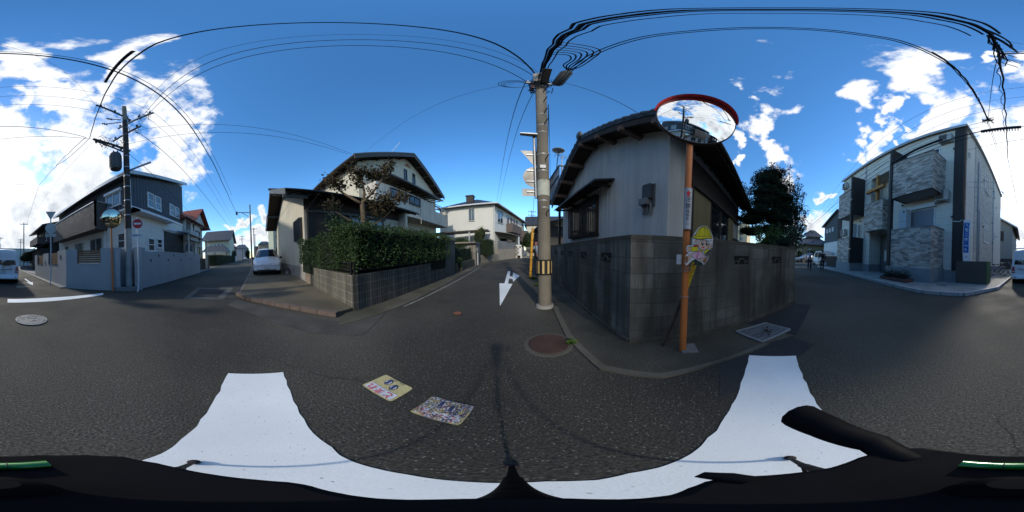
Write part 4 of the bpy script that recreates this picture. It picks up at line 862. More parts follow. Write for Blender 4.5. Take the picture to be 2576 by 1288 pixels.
m = MB(); m.hexa([f.P(.2, 3.55, 0), f.P(10.5, 3.55, 0), f.P(10.5, 3.2, 2.0), f.P(.2, 3.2, 2.0), f.P(.2, 3.6, 0), f.P(10.5, 3.6, 0), f.P(10.5, 3.25, 2.0), f.P(.2, 3.25, 2.0)]); m.build('terrace_roof', mk('terrace_roof', (.24, .23, .22), .4, .1), Hs)
for a in (4.6, 9.5): m = MB(); f.box(m, a, a + .14, 0, 3.2, 1.85, 1.99); m.build('terrace_post', M_white, Hs)
m = MB(); m.tube([(-2.1, 19.9, 7.0), (-2.15, 19.93, 0)], .05, 6); m.build('downpipe', white2, Hs)
C2 = thing('carport', 'flat dark carport roof in front of the white house wall', 'carport', (-6, 17.9, 0))
m = MB(); m.hexa([(-9.5, 16.6, 3.2), (-2.6, 17.6, 3.42), (-2.6, 19.6, 3.42), (-9.5, 19.6, 3.2), (-9.5, 16.6, 3.3), (-2.6, 17.6, 3.52), (-2.6, 19.6, 3.52), (-9.5, 19.6, 3.3)]); m.build('roof', M_bronze, C2)
for x, y in ((-4.7, 17.4), (-8, 17.0)): MB().box(x, x + .12, y, y + .12, 0, 3.3).build('post', M_alu, C2)
# farther things up the lane
def simple_house(name, lab, pts, h, wm, roof, rm, over=.5, rise=1.6, cat='house', wins=(), ridge=None):
    t = thing(name, lab, cat, (pts[0][0], pts[0][1], 0)); MB().prism(pts, 0, h).build('wall', wm, t)
    c = V(sum(p[0] for p in pts) / 4, sum(p[1] for p in pts) / 4, 0)
    q = [V(p[0], p[1], 0) + (V(p[0], p[1], 0) - c).normalized() * over for p in pts]
    a, b, cc, d = [V(p.x, p.y, h) for p in q]; m = MB()
    if roof == 'gable':
        e, g = (a + d) / 2 + V(0, 0, rise), (b + cc) / 2 + V(0, 0, rise); m.add([a, b, cc, d, e, g], [(0, 1, 5, 4), (2, 3, 4, 5), (0, 4, 3), (1, 2, 5), (3, 2, 1, 0)])
    elif roof == 'hip':
        e, g = a.lerp(d, .5), b.lerp(cc, .5); e, g = e.lerp(g, .28) + V(0, 0, rise), e.lerp(g, .72) + V(0, 0, rise); m.add([a, b, cc, d, e, g], [(0, 1, 5, 4), (1, 2, 5), (2, 3, 4, 5), (3, 0, 4), (3, 2, 1, 0)])
    else:
        m.add([a, b, cc, d] + [v + V(0, 0, rise if i > 1 else .25) for i, v in enumerate((a, b, cc, d))], [(3, 2, 1, 0), (4, 5, 6, 7), (0, 1, 5, 4), (1, 2, 6, 5), (2, 3, 7, 6), (3, 0, 4, 7)])
    m.build('roof', rm, t)
    for (i, a0, a1, z0, z1) in wins:
        f = Fc(pts[i], pts[(i + 1) % 4]);
        if (c - f.o).dot(f.n) > 0: f.n = -f.n
        f.window(t, a0, a1, z0, z1, M_alu, M_glass, .08, .05, 1, 0, sill=False)
    return t
simple_house('far_house', 'cream gabled house seen left of the concrete pole past the lane end', [(3.0, 33), (12, 31), (13, 38), (4, 40)], 6.2, cream, 'gable', tile, .6, 2.6, wins=[(0, 1.6, 2.2, 4.3, 5.2)])
bush('tree', 'round green tree beyond the metal gate at the lane end', (3.0, 27.5, 2.2), (1.5, 1.2, 2.0), 1800, .16, leafg, 'tree', seed=21, lobes=7)
bush('tree', 'dark tree hanging over the lane behind the utility pole and shed', (4.6, 22, 3.0), (1.5, 1.4, 2.6), 1800, .18, leafd, 'tree', seed=22, lobes=7)
# ================================================================== SOUTH-WEST: grey boundary wall and grey-white house
gwm = mk('blue_grey_render', (.33, .345, .36), .92, .06, 1.2, .06, .25, 90, streak=.15, scol=(.25, .26, .27))
GW = thing('boundary_wall', 'smooth blue grey rendered wall round the corner house behind the second mirror', 'wall', (-2.95, -6.87, 0))
woodl = mk('slat_wood', (.17, .10, .055), .7, .2, 6, .1, .2, 60)
def gsec(p, q, holes=(), h=1.77, side=(0, 0), th=.18, name='wall_section'):
    f = outward(Fc(p, q), *side); m = MB(); a = 0
    for (h0, h1, z0, z1) in sorted(holes):
        f.box(m, a, h0, 0, h, -th, 0); f.box(m, h0, h1, 0, z0, -th, 0)
        if z1 < h - .01: f.box(m, h0, h1, z1, h, -th, 0)
        a = h1
    f.box(m, a, f.len, 0, h, -th, 0); m.build(name, gwm, GW)
    for (h0, h1, z0, z1) in holes:
        if h1 - h0 > .5:
            q_ = MB(); n = 6
            for k in range(n): z = z0 + .04 + (z1 - z0 - .08) * k / n; f.box(q_, h0, h1, z, z + (z1 - z0) / n * .72, -.12, -.07)
            f.box(q_, h0, h0 + .04, z0, z1, -.13, -.05); f.box(q_, h1 - .04, h1, z0, z1, -.13, -.05); q_.build('slat_panel', woodl, GW)
            q_ = MB(); f.box(q_, h0, h1, z0 - .02, z0, -th, .02); q_.build('sill', M_alu, GW)
    return f
f1 = gsec((-2.95, -6.87), (-4.42, -4.90), [(.55, 1.65, 1.12, 1.76)], side=(0, 0))
f2 = gsec((-3.07, -14.04), (-2.95, -6.87), [(.9, 2.9, 1.02, 1.76), (4.2, 6.0, 1.05, 1.77)], side=(0, -10))
gsec((-4.42, -4.90), (-4.95, -5.35), side=(-5, -4)); gsec((-4.95, -5.35), (-5.5, -4.85), side=(-5, -4)); gsec((-5.5, -4.85), (-4.98, -4.42), side=(-4.6, -5.2), h=1.77)
fN = outward(Fc((-4.98, -4.42), (-13.6, -4.87)), -5, 0)
m = MB(); steps = [(0, .55, 1.77), (.55, 1.7, 1.62), (1.7, 2.3, 1.66), (2.3, 8.63, 1.66)]
for a0, a1, h in steps: fN.box(m, a0, a1, 0, h, -.18, 0)
m.build('wall_section', gwm, GW)
for a, z in ((.9, 1.15), (1.6, 1.38), (2.6, 1.15), (3.3, 1.42), (4.3, 1.15), (5.2, 1.45), (6.2, 1.18), (7.2, 1.48)):
    q_ = MB(); fN.box(q_, a, a + .12, z, z + .12, -.05, .003); q_.build('wall_recess', mk('hollow_shade', (.05, .055, .06), .9, .1), GW)  # flush dark squares: shade of small hollows painted, nothing cut in
q_ = MB(); f2.box(q_, 6.35, 6.5, 1.35, 1.55, 0, .02); q_.build('nameplate', mk('plate_dark', (.07, .07, .07), .5), GW)
q_ = MB(); f2.box(q_, 3.3, 3.5, 1.1, 1.3, 0, .04); q_.build('intercom', M_alu, GW)
P_ = thing('pole_kerb', 'low ring of small kerb blocks round the foot of the southern utility pole', 'kerb', (-4.5, -4.8, 0))
m = MB(); pts = [(-4.25, -5.12), (-4.42, -4.82), (-4.62, -4.56), (-4.9, -4.38)]
for i in range(3):
    a, b = V(*pts[i], 0), V(*pts[i + 1], 0); [m.bar(a.lerp(b, k / 4 + .01) + V(0, 0, .08), a.lerp(b, (k + .88) / 4) + V(0, 0, .08), .08, .16) for k in range(4)]
m.build('blocks', mk('small_blocks', (.24, .24, .24), .9, .2, 9, .1), P_); m = MB(); m.prism([(-4.25, -5.12), (-4.42, -4.82), (-4.62, -4.56), (-4.9, -4.38), (-5.7, -5.1), (-5.2, -5.6)], -.005, .13); m.build('fill', earth, P_)
blue = mk('blue_siding', (.065, .075, .095), .75, .08, 1.5, .05, .3, 60, rib=(.30, .45))
pale = mk('pale_siding', (.62, .61, .57), .85, .06, 1.5, .05, .2, 60, seams=(1.8, .45, .006, .6))
chs = mk('charcoal_siding', (.085, .078, .075), .75, .1, 1.5, .06, .3, 60, rib=(.15, .6))
GH = thing('blue_house', 'two tone house, dark blue grey above and white below, with long charcoal balcony', 'house', (-7, -6.67, 0))
m = MB(); m.prism([(-7, -6.67), (-14.1, -6.67), (-14.1, -18.4), (-7, -18.4)], 0, 4.5); m.build('lower_wall', pale, GH)
m = MB(); m.ext([(-7, -6.66, 4.5), (-14.12, -6.66, 4.5), (-14.12, -6.66, 8.75), (-7, -6.66, 6.75)], (0, -11.76, 0)); m.build('upper_wall', blue, GH)
m = MB(); m.box(-14.2, -6.93, -6.67, -6.60, 4.43, 4.62); m.build('band', M_white, GH)
roofg = mk('metal_roof', (.10, .105, .11), .5, .1, 2)
m = MB(); m.hexa([(-6.45, -6.3, 6.68), (-14.35, -6.3, 8.98), (-14.35, -18.8, 8.98), (-6.45, -18.8, 6.68), (-6.45, -6.3, 6.82), (-14.35, -6.3, 9.12), (-14.35, -18.8, 9.12), (-6.45, -18.8, 6.82)]); m.build('roof', roofg, GH)
m = MB(); m.hexa([(-6.4, -6.24, 6.58), (-14.4, -6.24, 8.88), (-14.4, -6.30, 8.88), (-6.4, -6.30, 6.58), (-6.4, -6.24, 6.86), (-14.4, -6.24, 9.16), (-14.4, -6.30, 9.16), (-6.4, -6.30, 6.86)]); m.box(-6.45, -6.38, -18.8, -6.24, 6.6, 6.84); m.build('fascia', M_alu, GH)
m = MB(); m.tube([(-6.45, -6.3, 6.7), (-6.85, -6.55, 6.3), (-6.88, -6.56, 4.6), (-6.6, -6.5, 4.2)], .045, 7); m.build('downpipe', M_white, GH, smooth=50)
f = outward(Fc((-7, -6.66), (-14.1, -6.66)), -9, 0)
for a0, a1, z0, z1 in ((1.6, 2.35, 4.95, 6.1), (2.5, 3.25, 4.95, 6.1), (4.55, 5.3, 5.0, 6.05), (5.5, 6.25, 5.0, 6.05), (1.55, 2.3, 1.85, 2.75), (2.6, 3.3, 2.1, 2.8)): f.window(GH, a0, a1, z0, z1, M_white, M_glassb if z0 > 3 else M_glass, .07, .06, 0, 1)
m = MB(); m.box(-11.2, -6.4, -6.66, -6.0, 4.15, 4.25); m.box(-7.1, -6.3, -9, -6.0, 4.15, 4.25); m.hexa([(-11.2, -6.66, 4.45), (-6.35, -6.66, 4.45), (-6.35, -6.0, 4.25), (-11.2, -6.0, 4.25), (-11.2, -6.66, 4.5), (-6.35, -6.66, 4.5), (-6.35, -6.0, 4.3), (-11.2, -6.0, 4.3)]); m.build('canopy', M_white, GH)
m = MB(); m.box(-14.1, -10.6, -6.67, -6.64, .3, 3.5); m.build('porch_recess', mk('porch_dark', (.06, .058, .055), .9, .2), GH)  # flat dark panel on the wall, painted as the shade of a porch
m = MB(); m.tube([(-10.4 - k * .2, -6.5, 3.55 + .12 * math.sin(k / 5)) for k in range(12)], .05, 6); m.build('porch_arch', M_white, GH)
m = MB(); m.hexa([(-12.6, -6.6, 3.75), (-18.3, -6.6, 3.6), (-18.3, -5.4, 3.3), (-12.6, -5.4, 3.42), (-12.6, -6.6, 3.8), (-18.3, -6.6, 3.65), (-18.3, -5.4, 3.35), (-12.6, -5.4, 3.47)]); m.build('side_canopy', mk('canopy_blue', (.16, .20, .25), .3, .1), GH)
for x in (-12.8, -18.0): MB().box(x, x + .1, -5.6, -5.5, 0, 3.4).build('canopy_post', M_alu, GH)
m = MB(); [m.box(-13.0 - k * .18, -13.08 - k * .18, -5.95, -5.9, 1.9 + .1 * (k % 2), 2.5 + .15 * (k % 3)) for k in range(9)]; m.tube([(-12.8, -5.92, 2.7), (-15.5, -5.92, 2.7)], .012, 5); m.build('laundry', mk('laundry', (.12, .12, .14), .9, .5, 3), GH)
f = outward(Fc((-7, -6.67), (-7, -18.4)), 0, -10)
f.window(GH, .85, 2.35, 4.95, 5.95, M_white, M_glassb, .07, .08, 1, 0); m = MB(); f.box(m, .75, 2.45, 5.95, 6.15, 0, .2); m.build('shutter_box', M_white, GH)
m = MB(); f.box(m, 3.6, 7.2, 4.2, 6.35, -.02, .004); m.build('balcony_recess', mk('painted_shade_dark', (.012, .013, .016), .9), GH)  # near-black plate on the wall: shade behind the balcony put into colour
m = MB(); m.box(-7, -5.95, -17.6, -8.95, 3.42, 3.6); m.box(-6.07, -5.95, -17.6, -8.95, 3.6, 5.38); m.box(-7, -5.95, -9.07, -8.95, 3.6, 5.38); m.box(-7, -5.95, -17.6, -17.48, 3.6, 5.38); m.build('balcony', chs, GH)
m = MB(); m.box(-6.1, -5.92, -17.65, -8.9, 5.38, 5.44); m.box(-7, -5.92, -9.1, -8.9, 5.38, 5.44); m.build('balcony_rail', M_alu, GH)
f.window(GH, 8.5, 9.9, 5.2, 6.1, M_white, M_glass, .06, .06, 1, 0)
for a0, a1, z0, z1 in ((.5, 1.2, 2.0, 3.0), (2.9, 4.6, 2.0, 3.0), (5.7, 7.4, 1.9, 2.95), (9, 9.8, 2.1, 2.9)): f.window(GH, a0, a1, z0, z1, M_white if a0 < 1 else M_alu, M_glass, .06, .06, 1 if a0 > 1 else 0, 0 if a0 > 1 else 1)
m = MB(); m.tube([(-6.93, -9.2, 3.4), (-6.93, -9.2, .1)], .04, 7); m.build('downpipe', M_white, GH, smooth=50)
# dark neighbour south of it
DH = thing('dark_house', 'dark brown two storey house with small lean-to roofs behind the blue house', 'house', (-5, -19, 0))
dkw = mk('dark_wall', (.055, .05, .05), .9, .15, 2, .1)
m = MB(); m.box(-12, -6.2, -27, -19.2, 0, 6.0); m.box(-6.2, -5.0, -27, -20, 0, 3.0); m.build('wall', dkw, DH)
m = MB(); m.hexa([(-5.0, -28, 5.7), (-5.0, -18.9, 5.7), (-12, -18.9, 7.4), (-12, -28, 7.4), (-5.0, -28, 5.85), (-5.0, -18.9, 5.85), (-12, -18.9, 7.55), (-12, -28, 7.55)]); m.build('roof', tile, DH)
m = MB(); m.hexa([(-4.3, -28, 2.9), (-4.3, -19.4, 2.9), (-6.2, -19.4, 3.7), (-6.2, -28, 3.7), (-4.3, -28, 3.0), (-4.3, -19.4, 3.0), (-6.2, -19.4, 3.8), (-6.2, -28, 3.8)]); m.build('lean_to_roof', tile, DH)
m = MB(); m.box(-6.2, -5.0, -27, -21.5, 3.7, 4.7); m.build('balcony', mk('balcony_brown', (.10, .08, .075), .8, .1), DH)
f = outward(Fc((-6.2, -27), (-6.2, -19.2)), 0, -22); f.window(DH, 5.4, 6.1, 4.1, 5.3, M_white, M_glassb, .06, .05, 0, 1); f.window(DH, 2, 4, 4.0, 5.4, M_alu, M_glass, .06, .05, 1, 0)
f = outward(Fc((-5.0, -27), (-5.0, -20)), 0, -22); f.window(DH, 4, 5.2, 1.0, 2.2, M_alu, M_glassb, .06, .05, 1, 0)
# ================================================================== WEST STREET
redt = mk('red_roof_tile', (.36, .085, .05), .6, .18, 5, .1, .6, 40, rib=(.28, .45, 'X', 1), seams=(9, .25, .02, .5))
wht = mk('aged_white_render', (.42, .43, .42), .9, .08, 1, .06, .15, 60, streak=.25, scol=(.25, .26, .27))
RH = thing('red_roof_house', 'white two storey house with bright red tiled roof down the west street', 'house', (-17, -6.3, 0)); RH.location.x += 2.3
m = MB(); m.box(-23, -16.2, -13, -7.0, 0, 5.3); m.prism([(-16.3, -7.0), (-16.3, -6.4), (-20.6, -6.4), (-20.6, -7.0)], 0, 5.3); m.ext([(-18.2, -6.4, 5.3), (-22.6, -6.4, 5.3), (-20.4, -6.4, 6.9)], (0, -1, 0)); m.build('wall', wht, RH)
m = MB(); slab(m, [(-15.6, -6.0, 5.2), (-23.6, -6.0, 5.2), (-21.5, -9.5, 7.6), (-17.5, -9.5, 7.6)], .12); slab(m, [(-15.6, -13.6, 5.2), (-23.6, -13.6, 5.2), (-21.5, -9.5, 7.6), (-17.5, -9.5, 7.6)], .12); slab(m, [(-15.6, -6, 5.2), (-15.6, -13.6, 5.2), (-17.5, -9.5, 7.6), (-17.5, -9.5, 7.6 - .001)], .12)
slab(m, [(-17.7, -5.9, 5.15), (-20.4, -5.9, 7.3), (-20.4, -9, 7.3), (-17.7, -9, 5.15)], .1); slab(m, [(-23.2, -5.9, 5.15), (-20.4, -5.9, 7.3), (-20.4, -9, 7.3), (-23.2, -9, 5.15)], .1); m.build('roof', redt, RH)
f = outward(Fc((-16.3, -6.4), (-20.6, -6.4)), -18, 0); f.window(RH, 2.6, 4.0, 3.1, 4.4, M_bronze, M_glass, .06, .06, 2, 0, grille=.25); f.window(RH, 3.2, 4.2, .9, 2.6, M_bronze, M_glass, .06, .06, 1, 0, grille=.3)
m = MB(); m.box(-18.0, -15.9, -6.4, -5.7, 3.0, 3.95); m.build('balcony', wht, RH); m = MB(); f.box(m, .2, 1.3, 4.0, 5.0, 0, .03); m.build('balcony_door', M_dark, RH)
m = MB(); f.box(m, 1.95, 2.3, 4.6, 5.0, 0, .04); m.build('gable_window', M_dark, RH)
m = MB(); m.tube([(-18.2, -5.9, 5.1), (-18.25, -6.3, 4.8), (-18.25, -6.33, .3)], .05, 6); m.tube([(-15.6, -5.95, 5.15), (-23.6, -5.95, 5.15)], .06, 6); m.build('gutter', M_dark, RH, smooth=50)
G = thing('brick_wall', 'low dark wall with post before the red roofed house', 'wall', (-15, -5.6, 0)); MB().box(-18.6, -14.3, -6.1, -5.95, 0, 1.3).build('panel', mk('dark_brick', (.06, .05, .042), .9, .2, 3, .1, .3, 60, brick=(.2, .07, .006, (.03, .03, .03), .2)), G); MB().box(-19.0, -18.7, -5.9, -5.6, 0, 1.7).build('post', mk('post_stone', (.16, .13, .10), .9, .2), G)
ghr = mk('grey_roof_tile', (.075, .08, .09), .55, .15, 4, .1, .6, 40, rib=(.30, .4, 'X', 1), seams=(9, .28, .02, .5))
gh = thing('grey_roof_house', 'cream house with large grey tiled gable roof beyond the red roofed house', 'house', (-45, -8, 0))
ghr2 = mk('grey_roof_tile_cross', (.075, .08, .09), .55, .15, 4, .1, .6, 40, rib=(.34, .35, 'Y', 1))
m = MB(); m.ext([(-44.6, -7.2, 0), (-54.4, -7.2, 0), (-54.4, -7.2, 6.6), (-49.5, -7.2, 9.3), (-44.6, -7.2, 6.6)], (0, -7.2, 0)); m.build('wall', mk('cream_far', (.46, .45, .36), .9, .08), gh)
m = MB(); slab(m, [(-43.4, -6.5, 6.3), (-43.4, -15.2, 6.3), (-49.5, -15.2, 9.9), (-49.5, -6.5, 9.9)], .15); slab(m, [(-55.6, -6.5, 6.3), (-55.6, -15.2, 6.3), (-49.5, -15.2, 9.9), (-49.5, -6.5, 9.9)], .15); m.build('roof', ghr2, gh)
f = outward(Fc((-44.6, -7.2), (-44.6, -14.4)), -30, -10)
for a in (1.6, 2.7, 3.8, 4.9): f.window(gh, a, a + .7, 4.7, 5.4, M_white, M_glassb, .09, .05, 0, 0, sill=False)
m = MB(); slab(m, [(-38.6, -6.9, 3.0), (-38.6, -13.4, 3.0), (-41.5, -12.6, 4.6), (-41.5, -7.9, 4.6)], .1); slab(m, [(-44.5, -6.9, 3.0), (-38.6, -6.9, 3.0), (-41.5, -7.9, 4.6)], .1); m.build('porch_roof', ghr2, gh); m = MB(); m.tube([(-38.5, -6.8, 2.95), (-38.5, -13.4, 2.95)], .09, 6); m.build('porch_gutter', mk('canopy_blue', 0), gh)
for y in (-7.1, -10, -13.2): MB().box(-38.8, -38.66, y, y + .14, 0, 2.9).build('porch_post', M_dark, gh)
def long_hedge(lab, box_, n, size, mat, pieces=3): return block_hedge(lab, box_, n, size, mat)
block_hedge('long dark hedge in front of the grey tiled house on the west street', (-52, -27, -8.2, -6.6, 0, 1.9), 4500, .16, leafd)
bush('tree', 'broad dark green tree at the end of the long west hedge', (-50, -7.4, 2.4), (3.2, 1.6, 1.9), 1800, .25, leafd, 'tree', seed=31, lobes=7)
G = thing('low_wall', 'pale wall end after the long hedge on the west street', 'wall', (-57, -7, 0)); MB().box(-62, -55, -7.6, -7.2, 0, 1.9).build('panel', wht, G)
far1, far2, far3 = mk('far_tan', (.32, .25, .18), .9, .1), mk('far_grey', (.30, .31, .32), .9, .1), mk('far_brown', (.16, .09, .075), .9, .1)
simple_house('far_house', 'distant brown house with red brown roof at the end of the long hedge', [(-66, -9), (-66, -13.5), (-76, -13.5), (-76, -9)], 6.0, far3, 'hip', redt, .7, 2)
simple_house('far_house', 'distant grey house with pale hip roof left of the far west poles', [(-84, -4.2), (-84, -11), (-98, -11), (-98, -4.2)], 6.3, far2, 'hip', ghr, .8, 2.4)
simple_house('far_house', 'distant tan house with low dark roof behind the parked silver car', [(-62, 1.2), (-62, 6), (-74, 6), (-74, 1.2)], 6.2, far1, 'hip', tile, .6, 1.6, wins=[(0, 1, 2.4, 2.6, 4.4)])
simple_house('far_house', 'distant red brown house just right of the far west poles', [(-80, -.5), (-80, 1.6), (-92, 1.6), (-92, -.5)], 6.4, far3, 'flat', tile, .3, .3)
bush('tree', 'distant dark round tree beside the far west poles', (-72, -3.6, 2.6), (2.4, 1.3, 2.4), 900, .3, leafd, 'tree', seed=32)
simple_house('neighbour_house', 'tall pale green house with dark eaves behind the cream wing and silver car', [(-26, 2.9), (-26, 10), (-36, 10), (-36, 2.9)], 7.2, mk('pale_green_wall', (.33, .37, .30), .9, .08), 'gable', tile, 1.0, 2.2, wins=[(0, .3, 1.5, 4.2, 5.9), (0, .3, 1.6, 1, 2.8)])
# flower pot beside the cream house
P_ = thing('flower_pot', 'small pot with pink flowers beside the cream house corner', 'flower pot', (-10.1, 1.95, .085)); MB().lathe((-10.1, 1.95, .085), [(.10, 0), (.14, .22), (.12, .22), (.11, .18)], 14).build('pot', mk('pot_white', (.4, .38, .36), .7, .1), P_, smooth=50)
m = MB(); leaves(m, [(-10.1 + rnd.gauss(0, .06), 1.95 + rnd.gauss(0, .06), .33 + rnd.gauss(0, .04)) for _ in range(260)], .08, .6); m.build('flowers', mk('pink_flower', (.30, .12, .14), .7, .2, isl=(.10, .10, .05)), P_)
# ================================================================== APARTMENT (south-east)
apw = mk('apartment_siding', (.60, .565, .50), .88, .05, .8, .05, .2, 60, seams=(1.8, .455, .007, .6))
stone = mk('stone_cladding', (.40, .345, .30), .85, .12, 3, .1, .5, 60, brick=(.38, .095, .004, (.14, .125, .12), .5, .37))
brown = mk('dark_brown_panel', (.033, .026, .024), .6, .1, 2, .05)
fnd = mk('foundation_grey', (.24, .245, .25), .9, .1, 1.5, .08, .2, 70)
orw = mk('orange_timber', (.42, .19, .055), .6, .15, 5, .1)
AP = thing('apartment_block', 'off white two storey apartment block with stone clad balconies and dark brown fins', 'apartment block', (3.2, -7.9, 0))
m = MB(); m.box(3.2, 8.9, -21.6, -7.9, .7, 10.4); m.box(11.1, 16.4, -21.6, -7.9, .7, 10.4); m.box(8.9, 11.1, -21.6, -9.2, 0, 10.4); m.box(8.9, 11.1, -9.2, -7.9, 8.35, 10.4); m.build('wall', apw, AP)
m = MB(); m.box(3.17, 8.93, -21.63, -7.87, .1, .7); m.box(11.07, 16.43, -21.63, -7.87, .1, .7); m.box(4.2, 7.2, -7.87, -6.57, .1, .79); m.box(12.0, 14.75, -7.87, -6.57, .1, .79); m.build('foundation', fnd, AP)
m = MB(); m.box(3.0, 16.65, -21.8, -7.7, 10.4, 10.5); m.box(3.04, 16.6, -7.74, -7.68, 10.24, 10.46); m.build('roof_edge', M_alu, AP)
m = MB(); m.box(3.13, 3.72, -7.9, -7.8, .7, 10.3); m.box(3.1, 3.2, -8.12, -7.9, .7, 10.3); m.build('corner_fin', brown, AP)
def clad_box(x0, x1, z0, z1):
    m = MB(); m.box(x0, x1, -6.72, -6.6, z0, z1); m.box(x0, x0 + .12, -7.9, -6.72, z0, z1); m.box(x1 - .12, x1, -7.9, -6.72, z0, z1); b = m.build('balcony', stone, AP)
    m = MB(); m.box(x0 - .03, x1 + .03, -6.75, -6.57, z1, z1 + .05); m.box(x0 - .03, x0 + .15, -7.9, -6.75, z1, z1 + .05); m.build('coping', mk('coping_grey', (.22, .21, .21), .6, .1), b)
    m = MB(); m.box(x0 + .02, x1 - .02, -7.88, -6.62, z0 + .0, z0 + .12); m.build('floor', mk('soffit_pale', (.30, .29, .29), .9, .05), b)
clad_box(4.27, 7.1, 4.97, 7.5); clad_box(4.27, 7.1, .79, 2.9); clad_box(12.1, 14.65, 4.97, 7.42); clad_box(12.1, 14.65, .79, 2.93)
for x0, zt in ((7.1, 8.85), (11.9, 8.6)):
    m = MB(); m.box(x0, x0 + .2, -7.9, -6.5, 5.0, zt); m.box(x0, x0 + .22, -6.75, -6.5, .79, 5.0)
    if x0 > 10: m.box(x0, x0 + .2, -7.9, -6.75, .79, 2.95)
    m.build('brown_fin', brown, AP)
m = MB(); m.box(8.85, 11.15, -7.92, -7.35, 3.35, 5.6); b = m.build('stair_panel', stone, AP); m = MB(); m.box(8.83, 11.17, -7.92, -7.33, 5.6, 5.66); m.build('coping', mk('coping_grey', 0), b)
m = MB(); m.box(10.0, 10.2, -7.95, -7.7, 5.6, 8.35); m.build('timber_post', orw, AP); m = MB(); m.box(8.95, 11.2, -7.66, -7.42, 6.75, 7.0); m.build('timber_beam', orw, AP)
m = MB(); m.box(8.92, 9.0, -9.15, -7.95, 5.66, 8.35); m.box(8.92, 11.08, -9.19, -9.1, .1, 3.3); m.build('stair_screen', mk('recess_grey', (.10, .10, .10), .9, .15), AP)
m = MB(); m.box(9.0, 9.9, -9.1, -9.02, .1, 2.4); m.build('entrance_door', mk('door_dark', (.025, .023, .024), .4, .1), AP); m = MB(); m.box(9.15, 9.25, -9.02, -8.98, 1.0, 1.5); m.build('door_handle', M_alu, AP)
m = MB(); m.box(10.0, 10.3, -9.1, -8.9, 1.0, 1.9); m.build('post_boxes', M_alu, AP)
m = MB()
for x in (12.25 - .35, 8.6): m.tube([(x, -7.85, 10.3), (x, -7.85, .2)], .04, 7)
m.build('downpipe', M_alu, AP, smooth=50)
fN = outward(Fc((3.2, -7.9), (16.4, -7.9)), 5, 0)
fN.window(AP, 1.65, 3.7, 3.05, 4.35, M_white, M_alu, .07, .06, 0, 0, sill=False)
m = MB(); fN.box(m, 1.72, 3.63, 3.1, 4.28, .03, .05); m.build('roller_shutter', mk('roller_shutter', (.24, .25, .28), .6, .05, 2, .03, .4, 40, rib=(.07, .6, 'Y')), AP); m = MB(); fN.box(m, 1.6, 3.75, 4.35, 4.6, 0, .22); m.build('shutter_box', M_white, AP)
fN.window(AP, 1.45, 3.6, 7.0, 8.75, M_white, M_glass, .07, .06, 1, 0, sill=False); fN.window(AP, 9.6, 11.2, 7.0, 8.75, M_white, M_glass, .07, .06, 1, 0, sill=False)
fN.window(AP, 9.6, 11.2, 2.2, 4.35, M_white, M_glassb, .07, .06, 1, 0, sill=False)
def ac_unit(a, z, lab, d=.05, wv=.8):
    t = thing('air_conditioner', lab, 'air conditioner', tuple(fN.P(a, z, d))); m = MB(); fN.box(m, a, a + wv, z, z + .62, d, d + .32); m.build('case', mk('ac_beige', (.42, .41, .38), .6, .05), t)
    q_ = MB(); [fN.box(q_, a + .28, a + wv - .06, z + .06 + k * .05, z + .08 + k * .05, d + .32, d + .335) for k in range(11)]; fN.box(q_, a + .26, a + wv - .04, z + .05, z + .6, d + .318, d + .324); q_.build('grille', mk('ac_grille', (.12, .12, .12), .5, .1), t)
    q_ = MB(); fN.box(q_, a + .05, a + .09, z - .1, z, 0, d + .34); fN.box(q_, a + wv - .09, a + wv - .05, z - .1, z, 0, d + .34); q_.build('bracket', M_alu, t)
ac_unit(.62, 9.05, 'air conditioner under the eave at the top right of the apartment front'); ac_unit(.7, 4.6, 'air conditioner beside the roller shutter between the two right balconies')
ac_unit(11.9, 9.0, 'air conditioner at the top left end of the apartment front', .1); ac_unit(11.9, 3.55, 'air conditioner at the left end of the apartment, between its two balconies', .1)
def heater(x, z, lab):
    t = thing('water_heater', lab, 'water heater', (x, -7.2, z)); MB().box(x, x + .6, -7.6, -7.1, z, z + .75).build('lower_tank', mk('heater_white', (.5, .53, .55), .5, .04), t, bevel=.02); MB().box(x, x + .6, -7.6, -7.1, z + .76, z + 1.55).build('upper_tank', mk('heater_white', 0), t, bevel=.02); MB().box(x + .1, x + .2, -7.1, -7.08, z + 1.3, z + 1.42).build('vent', M_dark, t)
heater(6.4, 2.75, 'white water heater cabinet standing on the lower right apartment balcony'); heater(12.7, 2.75, 'white water heater cabinet standing on the lower left apartment balcony')
m = MB()
for a, z in ((.55, 8.35), (.55, 3.6), (9.4, 4.6), (8.5, 3.95), (8.75, 9.4), (4.2, 4.9)): c = fN.P(a, z, .06); m.ball(tuple(c), (.09, .07, .06), 8)
m.build('vent_hoods', M_dark, AP, smooth=60)
m = MB()
for z in (6.1, 1.9): m.bar((12.3, -6.4, z), (11.4, -6.3, z + .03), .05)
m.bar((3.6, -7.6, 3.28), (2.95, -8.0, 3.28), .04); m.build('laundry_arms', M_alu, AP)
fW2 = outward(Fc((3.2, -7.9), (3.2, -21.6)), 0, -10)
m = MB(); fW2.box(m, 2.0, 8.1, .72, 10.3, 0, .03); m.build('side_cladding', mk('stone_cladding_small', (.46, .44, .40), .85, .12, 3, .1, .5, 60, brick=(.2, .06, .003, (.18, .18, .17), .25, .37)), AP)
m = MB(); m.tube([fW2.P(2.7, 8.9, .08), fW2.P(2.7, .2, .08)], .05, 7); m.tube([fW2.P(3.05, 4.9, .08), fW2.P(3.05, .2, .08)], .05, 7); m.tube([fW2.P(8.15, 9.9, .06), fW2.P(8.15, .2, .06)], .06, 7); m.build('side_pipes', M_alu, AP, smooth=50)
